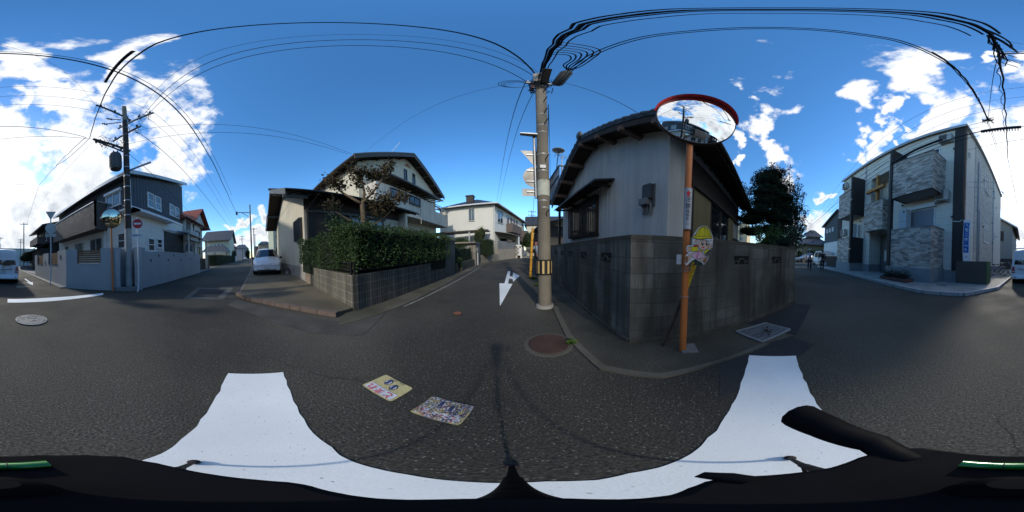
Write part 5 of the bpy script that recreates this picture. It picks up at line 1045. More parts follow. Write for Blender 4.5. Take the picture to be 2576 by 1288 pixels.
for z in (7.25, 2.75): fW2.window(AP, 4.6, 6.2, z, z + 1.25, M_white, M_glassb if z > 5 else M_alu, .08, .07, 0, 0); fW2.window(AP, 4.6, 6.2, z + 1.4, z + 2.0, M_white, M_glass, .07, .06, 1, 0, sill=False)
fW2.window(AP, 8.6, 9.1, 8.2, 9.2, M_white, M_glassb, .07, .06, 0, 0); fW2.window(AP, 8.6, 9.1, 3.3, 4.3, M_white, M_glassb, .07, .06, 0, 0)
m = MB()
for a, z in ((4.2, 8.0), (4.2, 3.9), (7.6, 5), (7.9, 3), (7.9, 8.6), (10, 4), (10, 7.4)): m.ball(tuple(fW2.P(a, z, .06)), (.06, .09, .07), 8)
m.build('side_vents', M_dark, AP, smooth=60)
m = MB(); m.bar(fW2.P(.15, 8.6, .06), fW2.P(.15, 7.6, .06), .06); m.tube([fW2.P(.6 + .16 * math.cos(k * .524), 8.1 + .2 * math.sin(k * .524), .1) for k in range(13)], .03, 5); m.build('cable_hook', M_alu, AP)
D = thing('satellite_dish', 'white satellite dish on the far rear roof edge of the apartment', 'dish', (3.1, -21.3, 10.2)); MB().lathe((2.9, -21.2, 10.9), [(.34, 0), (.3, -.05), (.12, -.1), (.02, -.12)], 16, (-.7, .4, .5)).build('dish', M_white, D, smooth=60); MB().tube([(3.1, -21.3, 10.2), (2.95, -21.2, 10.8)], .03, 6).build('arm', M_alu, D)
# enclosure, banner, planter, fence panel
B = thing('bin_enclosure', 'brown and green rubbish bin enclosure at the apartment corner', 'bin enclosure', (2.5, -7.9, .1))
m = MB(); m.box(1.78, 3.32, -7.55, -7.5, .1, 1.2); m.build('front_panel', mk('brown_panel', (.085, .068, .055), .8, .08, 2, .06), B, bevel=.01); m = MB(); m.box(1.73, 1.78, -8.4, -7.5, .1, 1.2); m.build('side_panel', mk('green_panel', (.02, .085, .035), .7, .1, 2, .05), B, bevel=.01)
MB().box(1.75, 3.32, -8.42, -8.37, .1, 1.2).build('back_panel', mk('brown_panel', 0), B); MB().box(3.27, 3.31, -8.37, -7.55, .1, 1.18).build('side_panel', mk('brown_panel', 0), B)
bt_w = mk('banner_white', (.70, .74, .80), .8, .08, 4, .03, trans=.3); bt_b = mk('banner_blue', (.02, .14, .42), .8, .08, 4, .03, trans=.2)
B = thing('banner', 'tall blue and white banner with white characters hanging at the apartment corner', 'banner', (2.95, -7.75, 1.2))
bu = V(-.45, -.25, 0).normalized() * .8; bn = V(-bu.y, bu.x, 0) * -1
if bn.dot(V(-3, 8, 0)) < 0: bn = -bn
def bp(u, z): return V(3.0, -7.62, 0) + bu * (u + .03 * math.sin(z * 2.2)) + bn * (.03 * math.sin(z * 3 + u * 4)) + V(0, 0, z)
m = MB(); m.grid([[bp(u * .11, 1.2 + k * .15) for u in range(5)] for k in range(15)]); m.build('cloth', bt_w, B)
m = MB(); m.grid([[bp(.03 + u * .085, 1.62 + k * .13) + bn * .006 for u in range(5)] for k in range(13)]); m.build('blue_field', bt_b, B)
for i, chh in enumerate('入居者募集中'): text_mesh(chh, .21, bt_w, bp(.2, 3.02 - i * .25) + bn * .014, bu, V(0, 0, 1), B, 'character', depth=0, bold=.004)
text_mesh('入居中', .09, bt_b, bp(.2, 1.4) + bn * .014, bu, V(0, 0, 1), B, 'small_character', depth=0)
m = MB(); m.tube([(3.25, -7.75, 3.34), (2.6, -7.85, 3.34)], .012, 6); m.tube([bp(.44, 1.1), bp(.44, 3.34)], .01, 6); m.build('pole', M_white, B)
P_ = thing('brick_planter', 'low red brick planter with dark shrubs on the apartment pavement', 'planter', (5.9, -5.9, .1))
m = MB(); m.prism([(4.95, -5.65), (6.95, -5.75), (7.05, -6.35), (5.05, -6.3)], .1, .26); m.build('brick_edge', mk('planter_brick', (.13, .05, .035), .85, .2, 6, .1, .3, 60, brick=(.2, .08, .008, (.12, .11, .1), .25)), P_)
m = MB(); leaves(m, [(rnd.uniform(5.1, 6.9), -6.0 + rnd.gauss(0, .16), .27 + abs(rnd.gauss(0, .16)) + .1 * math.sin(rnd.random() * 6)) for _ in range(1500)], .075, .5); m.build('shrub', mk('dark_red_leaf', (.035, .018, .016), .6, .2, 3, .1, isl=(.02, .035, .015)), P_)
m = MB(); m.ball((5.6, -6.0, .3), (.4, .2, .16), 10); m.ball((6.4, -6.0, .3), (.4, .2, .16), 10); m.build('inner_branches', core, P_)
FP = thing('panel_fence', 'black glossy panel fence with a pale rail at the apartment east corner', 'fence', (15.4, -6.95, 0))
m = MB(); m.box(15.4, 19.6, -7.0, -6.95, .1, 1.3); m.build('panel', mk('gloss_black', (.016, .016, .017), .7, .1, spec=.2), FP); m = MB(); m.box(15.4, 19.6, -6.96, -6.92, 1.3, 1.36); m.build('rail', M_alu, FP)
# houses beyond the apartment, east and south
EH = thing('grey_house', 'dark grey boxy house with three small windows east of the apartment', 'house', (20, -8.8, 0))
m = MB(); m.ext([(19.4, -8.7, 3.3), (24.4, -8.7, 3.3), (24.4, -8.7, 6.0), (19.4, -8.7, 7.3)], (0, -8, 0)); m.build('upper_wall', mk('slate_wall', (.085, .095, .10), .85, .08, 2, .05), EH); MB().box(19.4, 24.4, -16.7, -8.68, 0, 3.3).build('lower_wall', pale, EH)
m = MB(); m.ext([(19.0, -8.3, 7.38), (24.9, -8.3, 5.9), (24.9, -8.3, 6.05), (19.0, -8.3, 7.53)], (0, -8.8, 0)); m.build('roof', roofg, EH)
f = outward(Fc((19.4, -8.7), (24.4, -8.7)), 20, 0)
for a in (1.4, 2.5, 3.6): f.window(EH, a, a + .5, 4.8, 5.4, M_white, M_white, .05, .05, 0, 0, sill=False)
f.window(EH, 1.3, 2.3, 1.0, 2.4, M_white, M_glass, .06, .05, 1, 0); f.window(EH, 3.0, 3.9, 1.0, 2.4, M_white, M_glass, .06, .05, 1, 0)
TH = thing('temple_roof_house', 'old house with stacked dark tiled hip and gable roofs far down the east road', 'house', (40, -10, 0))
m = MB(); m.box(39, 52, -15.5, -8.2, 0, 4.2); m.box(41, 50, -13.5, -10, 4.2, 6.3); m.build('wall', mk('tan_wall', (.25, .20, .13), .9, .1), TH)
m = MB(); slab(m, [(38, -7.3, 4.1), (38, -16, 4.1), (41.5, -13, 6.2), (41.5, -10, 6.2)], .15); slab(m, [(38, -7.3, 4.1), (53, -7.3, 4.1), (50, -10, 6.2), (41.5, -10, 6.2)], .15); slab(m, [(40.5, -9.2, 6.3), (40.5, -14.2, 6.3), (42.5, -12.3, 8.3), (42.5, -11, 8.3)], .15); slab(m, [(40.5, -9.2, 6.3), (51, -9.2, 6.3), (49, -11, 8.3), (42.5, -11, 8.3)], .15); m.build('roof', mk('kawara_far', (.085, .09, .105), .5, .1, 3, .05, .5, 40, rib=(.3, .45, 'Y', 1)), TH)
simple_house('far_house', 'beige two storey house behind the old tiled house on the east road', [(33, -13), (40, -14.5), (42, -20), (34, -19)], 7.0, far1, 'gable', tile, .5, 1.4, wins=[(0, 1.5, 3, 4.4, 5.6)])
simple_house('far_flats', 'far pale yellow flats seen left of the pine under the eave', [(60, 8), (60, 17), (72, 17), (72, 8)], 12.5, mk('flats_yellow', (.52, .42, .27), .9, .05), 'flat', mk('flat_roof', (.3, .3, .3), .8), .3, .4, 'flats', wins=[(0, 1.5, 2.8, 3, 4.5), (0, 1.5, 2.8, 6, 7.5), (0, 1.5, 2.8, 9, 10.5), (0, 5, 6.3, 3, 4.5), (0, 5, 6.3, 6, 7.5), (0, 5, 6.3, 9, 10.5)])
bush('bush', 'yellow brown bush in front of the old tiled house on the east road', (33, -6.5, 1.3), (1.1, .9, 1.3), 900, .14, leafy, seed=41)
bush('bush', 'dark round bush behind the two walking men on the east road', (35, -9.4, 1.5), (1.8, 1.4, 1.4), 900, .16, leafd, seed=42)
G = thing('low_wall', 'low grey wall behind the dark car far down the east road', 'wall', (31, -5.6, 0)); MB().box(30.4, 38, -6.4, -6.2, 0, 1.0).build('panel', conc_pale, G)
SHs = thing('rear_house', 'grey rendered gabled house behind the apartment, right of the white van', 'house', (2, -26, 0))
m = MB(); m.ext([(1.9, -26, 0), (10, -26, 0), (10, -26, 6.9), (6, -26, 9.3), (1.9, -26, 6.9)], (0, -14, 0)); m.build('wall', mk('grey_render_far', (.27, .28, .27), .9, .06), SHs); MB().box(1.86, 6, -26.04, -25.98, 0, 1.7).build('base', mk('dark_base', (.06, .06, .065), .9), SHs)
m = MB(); slab(m, [(1.1, -25.4, 6.7), (6, -25.4, 9.6), (6, -41, 9.6), (1.1, -41, 6.7)], .14); slab(m, [(10.8, -25.4, 6.7), (6, -25.4, 9.6), (6, -41, 9.6), (10.8, -41, 6.7)], .14); m.build('roof', tile, SHs)
m = MB(); m.hexa([(1.06, -25.4, 6.5), (1.06, -25.33, 6.5), (6, -25.33, 9.4), (6, -25.4, 9.4), (1.06, -25.4, 6.75), (1.06, -25.33, 6.75), (6, -25.33, 9.65), (6, -25.4, 9.65)]); m.tube([(1.05, -25.4, 6.6), (1.05, -41, 6.6)], .08, 6); m.build('bargeboard', M_white, SHs)
f = outward(Fc((1.9, -26), (10, -26)), 5, 0); f.window(SHs, 1.4, 2.3, 4.6, 6.2, M_bronze, M_glass, .06, .05, 0, 0); f = outward(Fc((1.9, -26), (1.9, -40)), 0, -30)
for a in (1.5, 5, 8.5): f.window(SHs, a, a + 1.6, 3.6, 5.4, M_alu, M_glass, .07, .05, 1, 0)
simple_house('warehouse', 'long low pale metal warehouse far behind the white van', [(-16, -60), (3.5, -60), (3.5, -75), (-16, -75)], 6.0, mk('metal_wall', (.36, .40, .40), .6, .06, 1, .04, .3, 40, rib=(.4, .8)), 'flat', M_alu, .5, .5, 'warehouse')
bush('bush', 'dark round bush over the low grey wall beyond the white van', (-4.4, -25.6, 1.9), (1.9, 1.2, 1.35), 1700, .13, leafd, seed=43, lobes=7)
bush('tree', 'small dark tree far behind the white van below the rear house', (.2, -45, 2.4), (1.2, 1.2, 2.3), 700, .2, leafd, 'tree', seed=44)
G = thing('low_wall', 'low grey wall with pale metal fence under the round bush beyond the van', 'wall', (-3.3, -24.8, 0)); MB().box(-8, -3.1, -24.7, -24.5, 0, .62).build('panel', mk('grey_wall_far', (.17, .17, .17), .9, .1), G)
m = MB(); m.box(-5.8, -4.0, -24.62, -24.58, 1.28, 1.33); m.box(-5.8, -4.0, -24.62, -24.58, .66, .7); [m.box(x, x + .04, -24.62, -24.58, .62, 1.33) for x in (-5.8, -4.9, -4.04)]; m.build('rail_frame', M_alu, G)
# ================================================================== EAST GARDEN TREES
pinem = mk('pine_needles', (.008, .018, .007), .7, .3, 2, .15, isl=(.016, .032, .012), spec=.25)
T = thing('pine_tree', 'dark clipped pine with layered cloud pads beyond the white house eave', 'tree', (9.2, -.2, 0))
m = MB(); limb(m, [(9.2, -.2, 0), (9.1, .0, 2), (9.3, -.3, 4), (9.1, -.1, 6.0)], .16, .05); m.build('trunk', bark, T, smooth=60)
pads = [(9.2, -.05, 6.05, .8, .34), (9.0, .25, 5.45, .8, .36), (9.4, -.35, 5.25, .9, .36), (8.9, .35, 4.7, .8, .36), (9.3, -.6, 4.55, 1.0, .38), (9.0, .3, 4.1, .85, .32), (9.3, -.8, 3.85, 1.0, .38), (8.8, .5, 3.45, 1.0, .3), (9.2, -.55, 3.2, 1.1, .35), (8.7, 1.0, 3.0, .7, .22), (8.7, .9, 2.35, .6, .2), (9.2, -.3, 2.6, 1.1, .35)]
pads = [(a, b, c, d * 1.08, e_ * 1.5) for a, b, c, d, e_ in pads]
m = MB()
for px_, py_, pz, pr, ph in pads:
    pts = []
    for i in range(900):
        a = rnd.uniform(0, 6.28); r_ = pr * math.sqrt(rnd.random()) * 1.0; zz = ph * math.sqrt(max(0, 1 - (r_ / pr) ** 2)) * rnd.uniform(-.35, 1)
        pts.append((px_ + r_ * math.cos(a), py_ + r_ * math.sin(a), pz + zz))
    leaves(m, pts, .19, .26, -.6)
m.build('crown', pinem, T)
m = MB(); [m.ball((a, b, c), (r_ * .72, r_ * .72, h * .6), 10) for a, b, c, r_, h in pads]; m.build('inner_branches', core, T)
def spire(m, base, top, n, size, rad):
    b, t = Vector(base), Vector(top); out = []
    for i in range(n):
        k = rnd.random() ** .8; p = b.lerp(t, k); r_ = rad * (1 - k * .6); out.append((p.x + rnd.gauss(0, r_), p.y + rnd.gauss(0, r_), p.z))
    leaves(m, out, size, .4, -.9)
T = thing('olive_tree', 'loose leafy tree with upright leafy shoots standing right of the dark pine', 'tree', (10.2, -1.4, 0))
m = MB(); q = MB()
sh = [((10, -.9, 2), (9.2, -.0, 7.0)), ((10.2, -1.4, 2), (10.0, -1.1, 7.35)), ((10.2, -1.6, 2), (10.1, -1.7, 6.6)), ((10.3, -1.6, 1.8), (10.4, -2.2, 5.6)), ((10, -1.2, 1.8), (10.0, -1.9, 6.0)), ((10.2, -1.7, 1.8), (10.3, -2.35, 4.2)), ((10, -.6, 2), (8.9, .9, 6.2)), ((9.5, .5, 2), (8.7, 1.45, 5.2)), ((10, -1.5, 1.5), (10.2, -2.3, 3.2)), ((10.1, -1.3, 2), (10.2, -1.45, 6.0))]
for a, b in sh: spire(m, a, b, 300, .14, .17); q.tube([a, Vector(a).lerp(Vector(b), .5), b], [.04, .03, .008], 5)
leaves(m, [(10.1 + rnd.gauss(0, .35), -1.6 + rnd.gauss(0, .38), rnd.uniform(1.6, 4.4)) for _ in range(1500)], .15, .4, -.5)
q.tube([(10.2, -1.4, 0), (10.1, -1.3, 2.1)], [.12, .07], 8); m.build('crown', mk('leaf_olive_dark', (.016, .024, .014), .5, .3, 2, .15, isl=(.035, .045, .03), trans=.1), T); q.build('branches', bark, T)
T = thing('oleander_bush', 'fresh green long leaved bush in front of the pine above the block wall', 'bush', (7.6, -.6, 0))
m = MB()
for _ in range(62):
    b = V(7.4 + rnd.gauss(0, .5), -.45 + rnd.uniform(-.75, .9), rnd.uniform(.9, 1.9)); d = V(rnd.gauss(0, .3), rnd.gauss(0, .35), 1).normalized()
    leaves(m, [tuple(b + d * rnd.uniform(0, .75)) for _ in range(52)], .17, .2, -.7)
m.build('foliage', mk('leaf_oleander', (.045, .10, .028), .5, .3, 2, .15, isl=(.10, .17, .055), trans=.25), T)
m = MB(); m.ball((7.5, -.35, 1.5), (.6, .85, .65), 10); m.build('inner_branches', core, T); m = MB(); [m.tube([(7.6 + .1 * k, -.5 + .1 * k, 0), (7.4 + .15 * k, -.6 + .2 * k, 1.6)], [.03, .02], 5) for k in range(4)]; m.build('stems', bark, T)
T = thing('wall_shrub', 'thin twiggy shrub hanging over the block wall end by the east road', 'bush', (6.4, -.85, 0))
m = MB(); leaves(m, [(6.3 + rnd.gauss(0, .5), -.95 + rnd.gauss(0, .12), 1.9 + rnd.gauss(0, .38)) for _ in range(520)], .12, .3, -.2); m.build('foliage', mk('leaf_olive_dark', 0), T); m = MB(); [m.tube([(6.4, -.8, 0), (6.3 + .1 * k, -.9 - .05 * k, 1.6), (6.1 + .3 * k, -1.05, 2.4)], [.03, .02, .006], 5) for k in range(-2, 4)]; m.build('stems', bark, T)
# ================================================================== VEHICLES
glassc = mk('car_glass', (.012, .014, .018), .05, .1, 2, 0, spec=.9)
tyre = mk('tyre_rubber', (.012, .012, .012), .9, .2, grain=0); rim = mk('wheel_rim', (.35, .36, .38), .35, .08, metal=.7, grain=0)
chrome = mk('chrome', (.55, .55, .56), .2, .05, metal=.9, grain=0); redl = mk('tail_lamp_red', (.22, .008, .01), .25, .1, grain=0, spec=.8); clearl = mk('lamp_clear', (.45, .47, .5), .12, .1, grain=0, spec=.8); ambr = mk('lamp_amber', (.4, .15, .03), .3, .1, grain=0)
plate_m = mk('number_plate', (.55, .57, .56), .5, .03, grain=0); trimb = mk('black_trim', (.014, .014, .015), .6, .1, grain=0)
class Car:
    "loft along local x (nose at +x); stations: x, half width at sill, at belt, at roof edge, z sill, z belt, z roof edge, z roof"
    def __init__(s, root, st, M, paintm):
        s.root, s.st, s.M, s.paint = root, st, M, paintm
    def prof(s, x):
        st = s.st; i = 0
        while i < len(st) - 2 and x > st[i + 1][0]: i += 1
        a, b = st[i], st[i + 1]; t = min(1, max(0, (x - a[0]) / (b[0] - a[0]))); v = [a[k] + (b[k] - a[k]) * t for k in range(8)]
        _, ws, wb, wr, zs, zb, ze, zr = v
        return [(0, zs - .02), (ws * .93, zs - .01), (ws, zs + .07), ((ws + wb) / 2 + .015, (zs + zb) / 2), (wb, zb - .05), (wb - .015, zb), (wr, ze), (wr * .86, zr - .03), (wr * .45, zr), (0, zr + .012)]
    def T(s, p): return s.M @ Vector(p)
    def body(s):
        xs = []; st = s.st
        for i in range(len(st) - 1):
            n = max(1, int((st[i + 1][0] - st[i][0]) / .14)); xs += [st[i][0] + (st[i + 1][0] - st[i][0]) * k / n for k in range(n)]
        xs.append(st[-1][0]); rows = []
        for x in xs:
            p = s.prof(x); rows.append([s.T((x, y, z)) for y, z in p] + [s.T((x, -y, z)) for y, z in p[-2::-1]])
        m = MB(); m.grid(rows); n = len(rows[0]); m.f += [tuple(range(n)), tuple(range((len(rows) - 1) * n, len(rows) * n))[::-1]]
        o = m.build('body', s.paint, s.root, smooth=38)
        return o
    def surf(s, x, k0, k1, v, side, off):
        p = s.prof(x); a, b = V(p[k0][0], p[k0][1], 0), V(p[k1][0], p[k1][1], 0); q = a.lerp(b, v); n = V((b - a).y, -(b - a).x, 0).normalized()
        q = q + n * off; return s.T((x, q.x * side, q.y))
    def patch(s, name, mat, quads, k0, k1, side, off=.008):
        "quads: list of (x, v0, v1) columns on the strip between profile points k0 and k1"
        m = MB(); m.grid([[s.surf(x, k0, k1, v0 + (v1 - v0) * j / 3, side, off) for j in range(4)] for x, v0, v1 in quads]); return m.build(name, mat, s.root, smooth=40)
    def wheel(s, x, r, w, y):
        for sd in (1, -1):
            c = s.T((x, sd * y, r)); ax = (s.T((x, sd * (y + 1), r)) - c)
            t = MB(); t.lathe(c - ax * w, [(r * .62, 0), (r * .96, 0), (r, .02), (r, w - .02), (r * .95, w), (r * .62, w)], 28, tuple(ax)); wh = t.build('wheel', tyre, s.root, smooth=40)
            t = MB(); t.lathe(c - ax * w, [(.01, .02), (r * .62, .02), (r * .62, w - .01), (r * .56, w), (r * .5, w - .03), (.01, w - .02)], 24, tuple(ax)); q = t.build('rim', rim, wh, smooth=40)
            t = MB()
            for k in range(5):
                a = k * 1.2566; u_ = ax.cross(V(0, 0, 1)).normalized(); d = (u_ * math.cos(a) + V(0, 0, 1) * math.sin(a)); t.bar(c + d * r * .1 + ax * .003, c + d * r * .55 + ax * .003, .05, .02, tuple(ax))
            t.build('spokes', rim, wh)
            t = MB(); t.lathe(c - ax * (w + .05), [(.02, 0), (r * 1.16, 0), (r * 1.16, w + .053), (.02, w + .053)], 28, tuple(ax)); t.build('wheel_arch', trimb, s.root)
def at_mat(x, y, ang): return Matrix.Translation((x, y, 0)) @ Matrix.Rotation(ang, 4, 'Z')
# --- white minivan (rear towards the camera)
VN = thing('white_van', 'white seven seat van parked with its rear towards the crossing', 'van', (-.23, -11, 0))
vp = mk('van_white', (.62, .63, .66), .3, .04, 1, .0, spec=.5, coat=.5)
Mv = at_mat(-.23, -11.05, R(-90 - 1.5))
st = [(-2.28, .78, .82, .66, .42, 1.0, 1.70, 1.74), (-2.24, .82, .85, .70, .30, 1.02, 1.78, 1.86), (-2.0, .845, .855, .72, .24, 1.02, 1.80, 1.90), (-1.0, .85, .855, .72, .22, 1.02, 1.81, 1.91), (.3, .85, .855, .72, .22, 1.0, 1.80, 1.90), (.9, .85, .85, .70, .22, .99, 1.70, 1.80),
      (1.55, .85, .84, .74, .22, .99, 1.12, 1.16), (2.05, .82, .80, .66, .26, .82, .90, .93), (2.28, .70, .70, .5, .34, .66, .70, .72)]
c = Car(VN, st, Mv, vp); c.body(); c.wheel(-1.35, .32, .2, .855); c.wheel(1.4, .32, .2, .855)
for sd in (1, -1):
    c.patch('side_window', glassc, [(-2.0, .12, .82), (-1.9, .06, .9), (-.5, .04, .9), (.35, .04, .9)], 5, 6, sd); c.patch('side_window', glassc, [(.43, .04, .9), (.8, .05, .86), (1.3, .1, .5)], 5, 6, sd)
xr = -2.30
def vq(m, y0, y1, z0, z1, x0=-.02, x1=.0, yt0=None, yt1=None):
    yt0 = y0 if yt0 is None else yt0; yt1 = y1 if yt1 is None else yt1
    return m.hexa([c.T((xr + x1, y0, z0)), c.T((xr + x1, y1, z0)), c.T((xr + x0, y1, z0)), c.T((xr + x0, y0, z0)), c.T((xr + x1 + .05, yt0, z1)), c.T((xr + x1 + .05, yt1, z1)), c.T((xr + x0 + .05, yt1, z1)), c.T((xr + x0 + .05, yt0, z1))])
m = MB(); vq(m, -.70, .70, 1.05, 1.68, -.0, .1, -.6, .6); m.build('rear_window', glassc, VN, bevel=.02)
for sd in (1, -1):
    m = MB(); vq(m, sd * .64, sd * .83, .60, 1.18, -.01, .2, sd * .68, sd * .80); l_ = m.build('tail_lamp', redl, VN, bevel=.02); m = MB(); vq(m, sd * .66, sd * .815, .66, .78, -.016, .1); m.build('reverse_lamp', clearl, l_)
    m = MB(); m.hexa([c.T((1.0, sd * .86, 1.0)), c.T((1.2, sd * .86, 1.0)), c.T((1.2, sd * 1.03, 1.02)), c.T((1.0, sd * 1.03, 1.02)), c.T((1.02, sd * .86, 1.18)), c.T((1.18, sd * .86, 1.18)), c.T((1.18, sd * 1.0, 1.2)), c.T((1.02, sd * 1.0, 1.2))]); m.build('wing_mirror', vp, VN, bevel=.03)
m = MB(); vq(m, -.80, .80, .28, .56, -.09, .1); m.build('rear_bumper', vp, VN, bevel=.05); m = MB(); vq(m, -.5, .5, .79, .83, -.035, .05); m.build('tailgate_garnish', chrome, VN, bevel=.01)
m = MB(); vq(m, -.17, .17, .60, .755, -.03, .05); pl_ = m.build('number_plate', plate_m, VN); q0 = c.T((xr - .032, 0, .655)); xd = (c.T((0, -1, 0)) - c.T((0, 0, 0))); text_mesh('・3 41', .105, mk('plate_green', (.02, .10, .05), .6), q0, xd, (0, 0, 1), pl_, 'plate_number', depth=.003); text_mesh('福岡 501', .045, mk('plate_green', 0), q0 + V(0, 0, .075), xd, (0, 0, 1), pl_, 'plate_region', depth=.003)
m = MB(); vq(m, -.45, .05, 1.02, 1.045, -.05, 0); m.build('rear_wiper', trimb, VN); m = MB(); m.lathe(c.T((xr - .01, 0, .93)), [(.05, 0), (.05, .012), (.035, .012), (.035, 0)], 16, tuple(-(c.T((1, 0, 0)) - c.T((0, 0, 0))))); m.build('badge_ring', chrome, VN)
m = MB(); [vq(m, a, a + .09, .87, .9, -.012, 0) for a in (.3, .42, .54, -.6, -.48)]; m.build('badge_letters', chrome, VN)
m = MB(); vq(m, -.7, -.6, .36, .42, -.1, 0); vq(m, .6, .7, .36, .42, -.1, 0); m.build('rear_reflector', redl, VN)
m = MB(); m.add([c.T((-.9 + .0, -.5, 1.0)), c.T((-.9, .5, 1.0)), c.T((-.9, .5, 1.35)), c.T((-.9, -.5, 1.35))], [(0, 1, 2, 3)]); m.build('seat_back', mk('seat_grey', (.1, .1, .11), .9), VN)
# --- silver car on the driveway (nose towards the camera)
CR = thing('silver_car', 'silver family car parked on the concrete driveway beside the cream house', 'car', (-12.25, .8, .085))
sp_ = mk('car_silver', (.64, .66, .69), .28, .04, 1, 0, spec=.5, metal=.12, coat=.6)
Mc = Matrix.Translation((-12.25, .80, .085)) @ Matrix.Rotation(R(-4), 4, 'Z') @ Matrix.Scale(1.06, 4)
st = [(-2.2, .74, .76, .55, .40, .95, 1.35, 1.40), (-2.1, .80, .82, .62, .28, .98, 1.48, 1.56), (-1.6, .84, .85, .66, .22, .98, 1.54, 1.63), (-.3, .85, .855, .67, .20, .96, 1.56, 1.65), (.35, .85, .85, .66, .20, .95, 1.48, 1.57), (1.25, .85, .84, .72, .20, .92, 1.0, 1.03),
      (1.8, .83, .82, .66, .22, .80, .87, .90), (2.08, .79, .77, .6, .26, .66, .72, .74), (2.2, .68, .66, .5, .34, .56, .60, .61)]
c = Car(CR, st, Mc, sp_); c.body(); c.wheel(-1.3, .30, .19, .85); c.wheel(1.38, .30, .19, .85)
for sd in (1, -1):
    c.patch('side_window', glassc, [(-1.9, .1, .8), (-1.7, .06, .88), (-.4, .05, .9)], 5, 6, sd); c.patch('side_window', glassc, [(-.32, .05, .9), (.3, .06, .88), (.95, .1, .4)], 5, 6, sd)
m = MB(); rows = []
for x in (.42, .7, .95, 1.18):
    p = c.prof(x); L_ = [(p[6][0] * .97, p[6][1]), (p[7][0], p[7][1]), (p[8][0], p[8][1]), (0, p[9][1])]
    rows.append([c.T((x + .008, y, z + .012)) for y, z in L_] + [c.T((x + .008, -y, z + .012)) for y, z in L_[-2::-1]])
m.grid(rows); m.build('windscreen', glassc, CR, smooth=50)
def fq(m, y0, y1, z0, z1, x0, x1, sl=0.): return m.hexa([c.T((x0, y0, z0)), c.T((x0, y1, z0)), c.T((x1, y1, z0)), c.T((x1, y0, z0)), c.T((x0, y0, z1)), c.T((x0, y1, z1)), c.T((x1 - sl, y1, z1)), c.T((x1 - sl, y0, z1))])
for sd in (1, -1):
    m = MB(); m.hexa([c.T((1.95, sd * .74, .60)), c.T((1.95, sd * .34, .56)), c.T((2.17, sd * .34, .54)), c.T((2.06, sd * .76, .60)), c.T((1.85, sd * .74, .74)), c.T((1.85, sd * .36, .69)), c.T((2.13, sd * .36, .665)), c.T((1.98, sd * .76, .72))]); m.build('headlight', clearl, CR, bevel=.015)
    m = MB(); m.hexa([c.T((.85, sd * .84, .93)), c.T((1.02, sd * .84, .93)), c.T((1.02, sd * 1.0, .96)), c.T((.85, sd * 1.0, .96)), c.T((.87, sd * .84, 1.07)), c.T((1.0, sd * .84, 1.07)), c.T((1.0, sd * .98, 1.1)), c.T((.87, sd * .98, 1.1))]); m.build('wing_mirror', trimb, CR, bevel=.025)
    m = MB(); fq(m, sd * .45, sd * .6, .32, .39, 2.1, 2.235); m.build('fog_lamp', clearl, CR)
m = MB(); fq(m, -.76, .76, .26, .50, 1.95, 2.23, .03); m.build('front_bumper', sp_, CR, bevel=.05); m = MB(); fq(m, -.32, .32, .55, .655, 2.0, 2.19, .02); gr_ = m.build('radiator_grille', mk('grille_blue_black', (.012, .015, .03), .4, grain=0), CR, bevel=.01)
m = MB(); m.lathe(c.T((2.17, 0, .605)), [(.04, 0), (.04, .02), (.028, .02), (.028, 0)], 14, tuple(c.T((1, 0, 0)) - c.T((0, 0, 0)))); m.build('badge_ring', chrome, gr_)
m = MB(); fq(m, -.5, .5, .275, .33, 2.1, 2.238); m.build('lower_grille', trimb, CR); m = MB(); fq(m, -.165, .165, .37, .50, 2.15, 2.25); m.build('number_plate', plate_m, CR)
m = MB(); m.bar(c.T((1.16, -.5, .985)), c.T((1.05, -.02, 1.05)), .015); m.bar(c.T((1.16, .05, .985)), c.T((1.05, .5, 1.04)), .015); m.build('wipers', trimb, CR)
# --- white tall wagon and a dark car on the east side
def simple_car(name, lab, x, y, ang, st, paintm, wx, r, yw, wins, z=0.02, head=True):
    t = thing(name, lab, 'car', (x, y, z)); c_ = Car(t, st, Matrix.Translation((x, y, z)) @ Matrix.Rotation(ang, 4, 'Z'), paintm); c_.body(); [c_.wheel(w_, r, .16, yw) for w_ in wx]
    for sd in (1, -1):
        for w_ in wins: c_.patch('side_window', glassc, w_, 5, 6, sd)
    return t, c_
st = [(-1.7, .70, .73, .64, .40, 1.0, 1.78, 1.84), (-1.6, .73, .74, .66, .24, 1.0, 1.84, 1.92), (.6, .74, .74, .66, .22, 1.0, 1.84, 1.92), (.8, .74, .74, .65, .22, 1.0, 1.76, 1.84), (1.3, .74, .73, .66, .22, .98, 1.1, 1.14), (1.6, .72, .70, .58, .26, .85, .9, .93), (1.7, .64, .62, .5, .34, .6, .64, .66)]
t, c = simple_car('white_wagon', 'boxy white small wagon parked beyond the black fence on the east road', 21.6, -7.35, R(6), st, vp, (-1.2, 1.15), .28, .745, [[(-1.5, .06, .9), (-.4, .05, .92)], [(-.33, .05, .92), (.7, .06, .88)]])
m = MB(); m.grid([[c.T((x + .01, y_ * c.prof(x)[6][0] * .95, c.prof(x)[7][1] + .04)) for y_ in (-1, -.5, 0, .5, 1)] for x in (.84, 1.05, 1.25)]); m.build('windscreen', glassc, t)
for sd in (1, -1): m = MB(); m.hexa([c.T((1.4, sd * .66, .62)), c.T((1.4, sd * .42, .62)), c.T((1.71, sd * .42, .6)), c.T((1.62, sd * .68, .62)), c.T((1.35, sd * .66, .86)), c.T((1.35, sd * .44, .84)), c.T((1.62, sd * .44, .82)), c.T((1.56, sd * .68, .86))]); m.build('headlight', clearl, t)
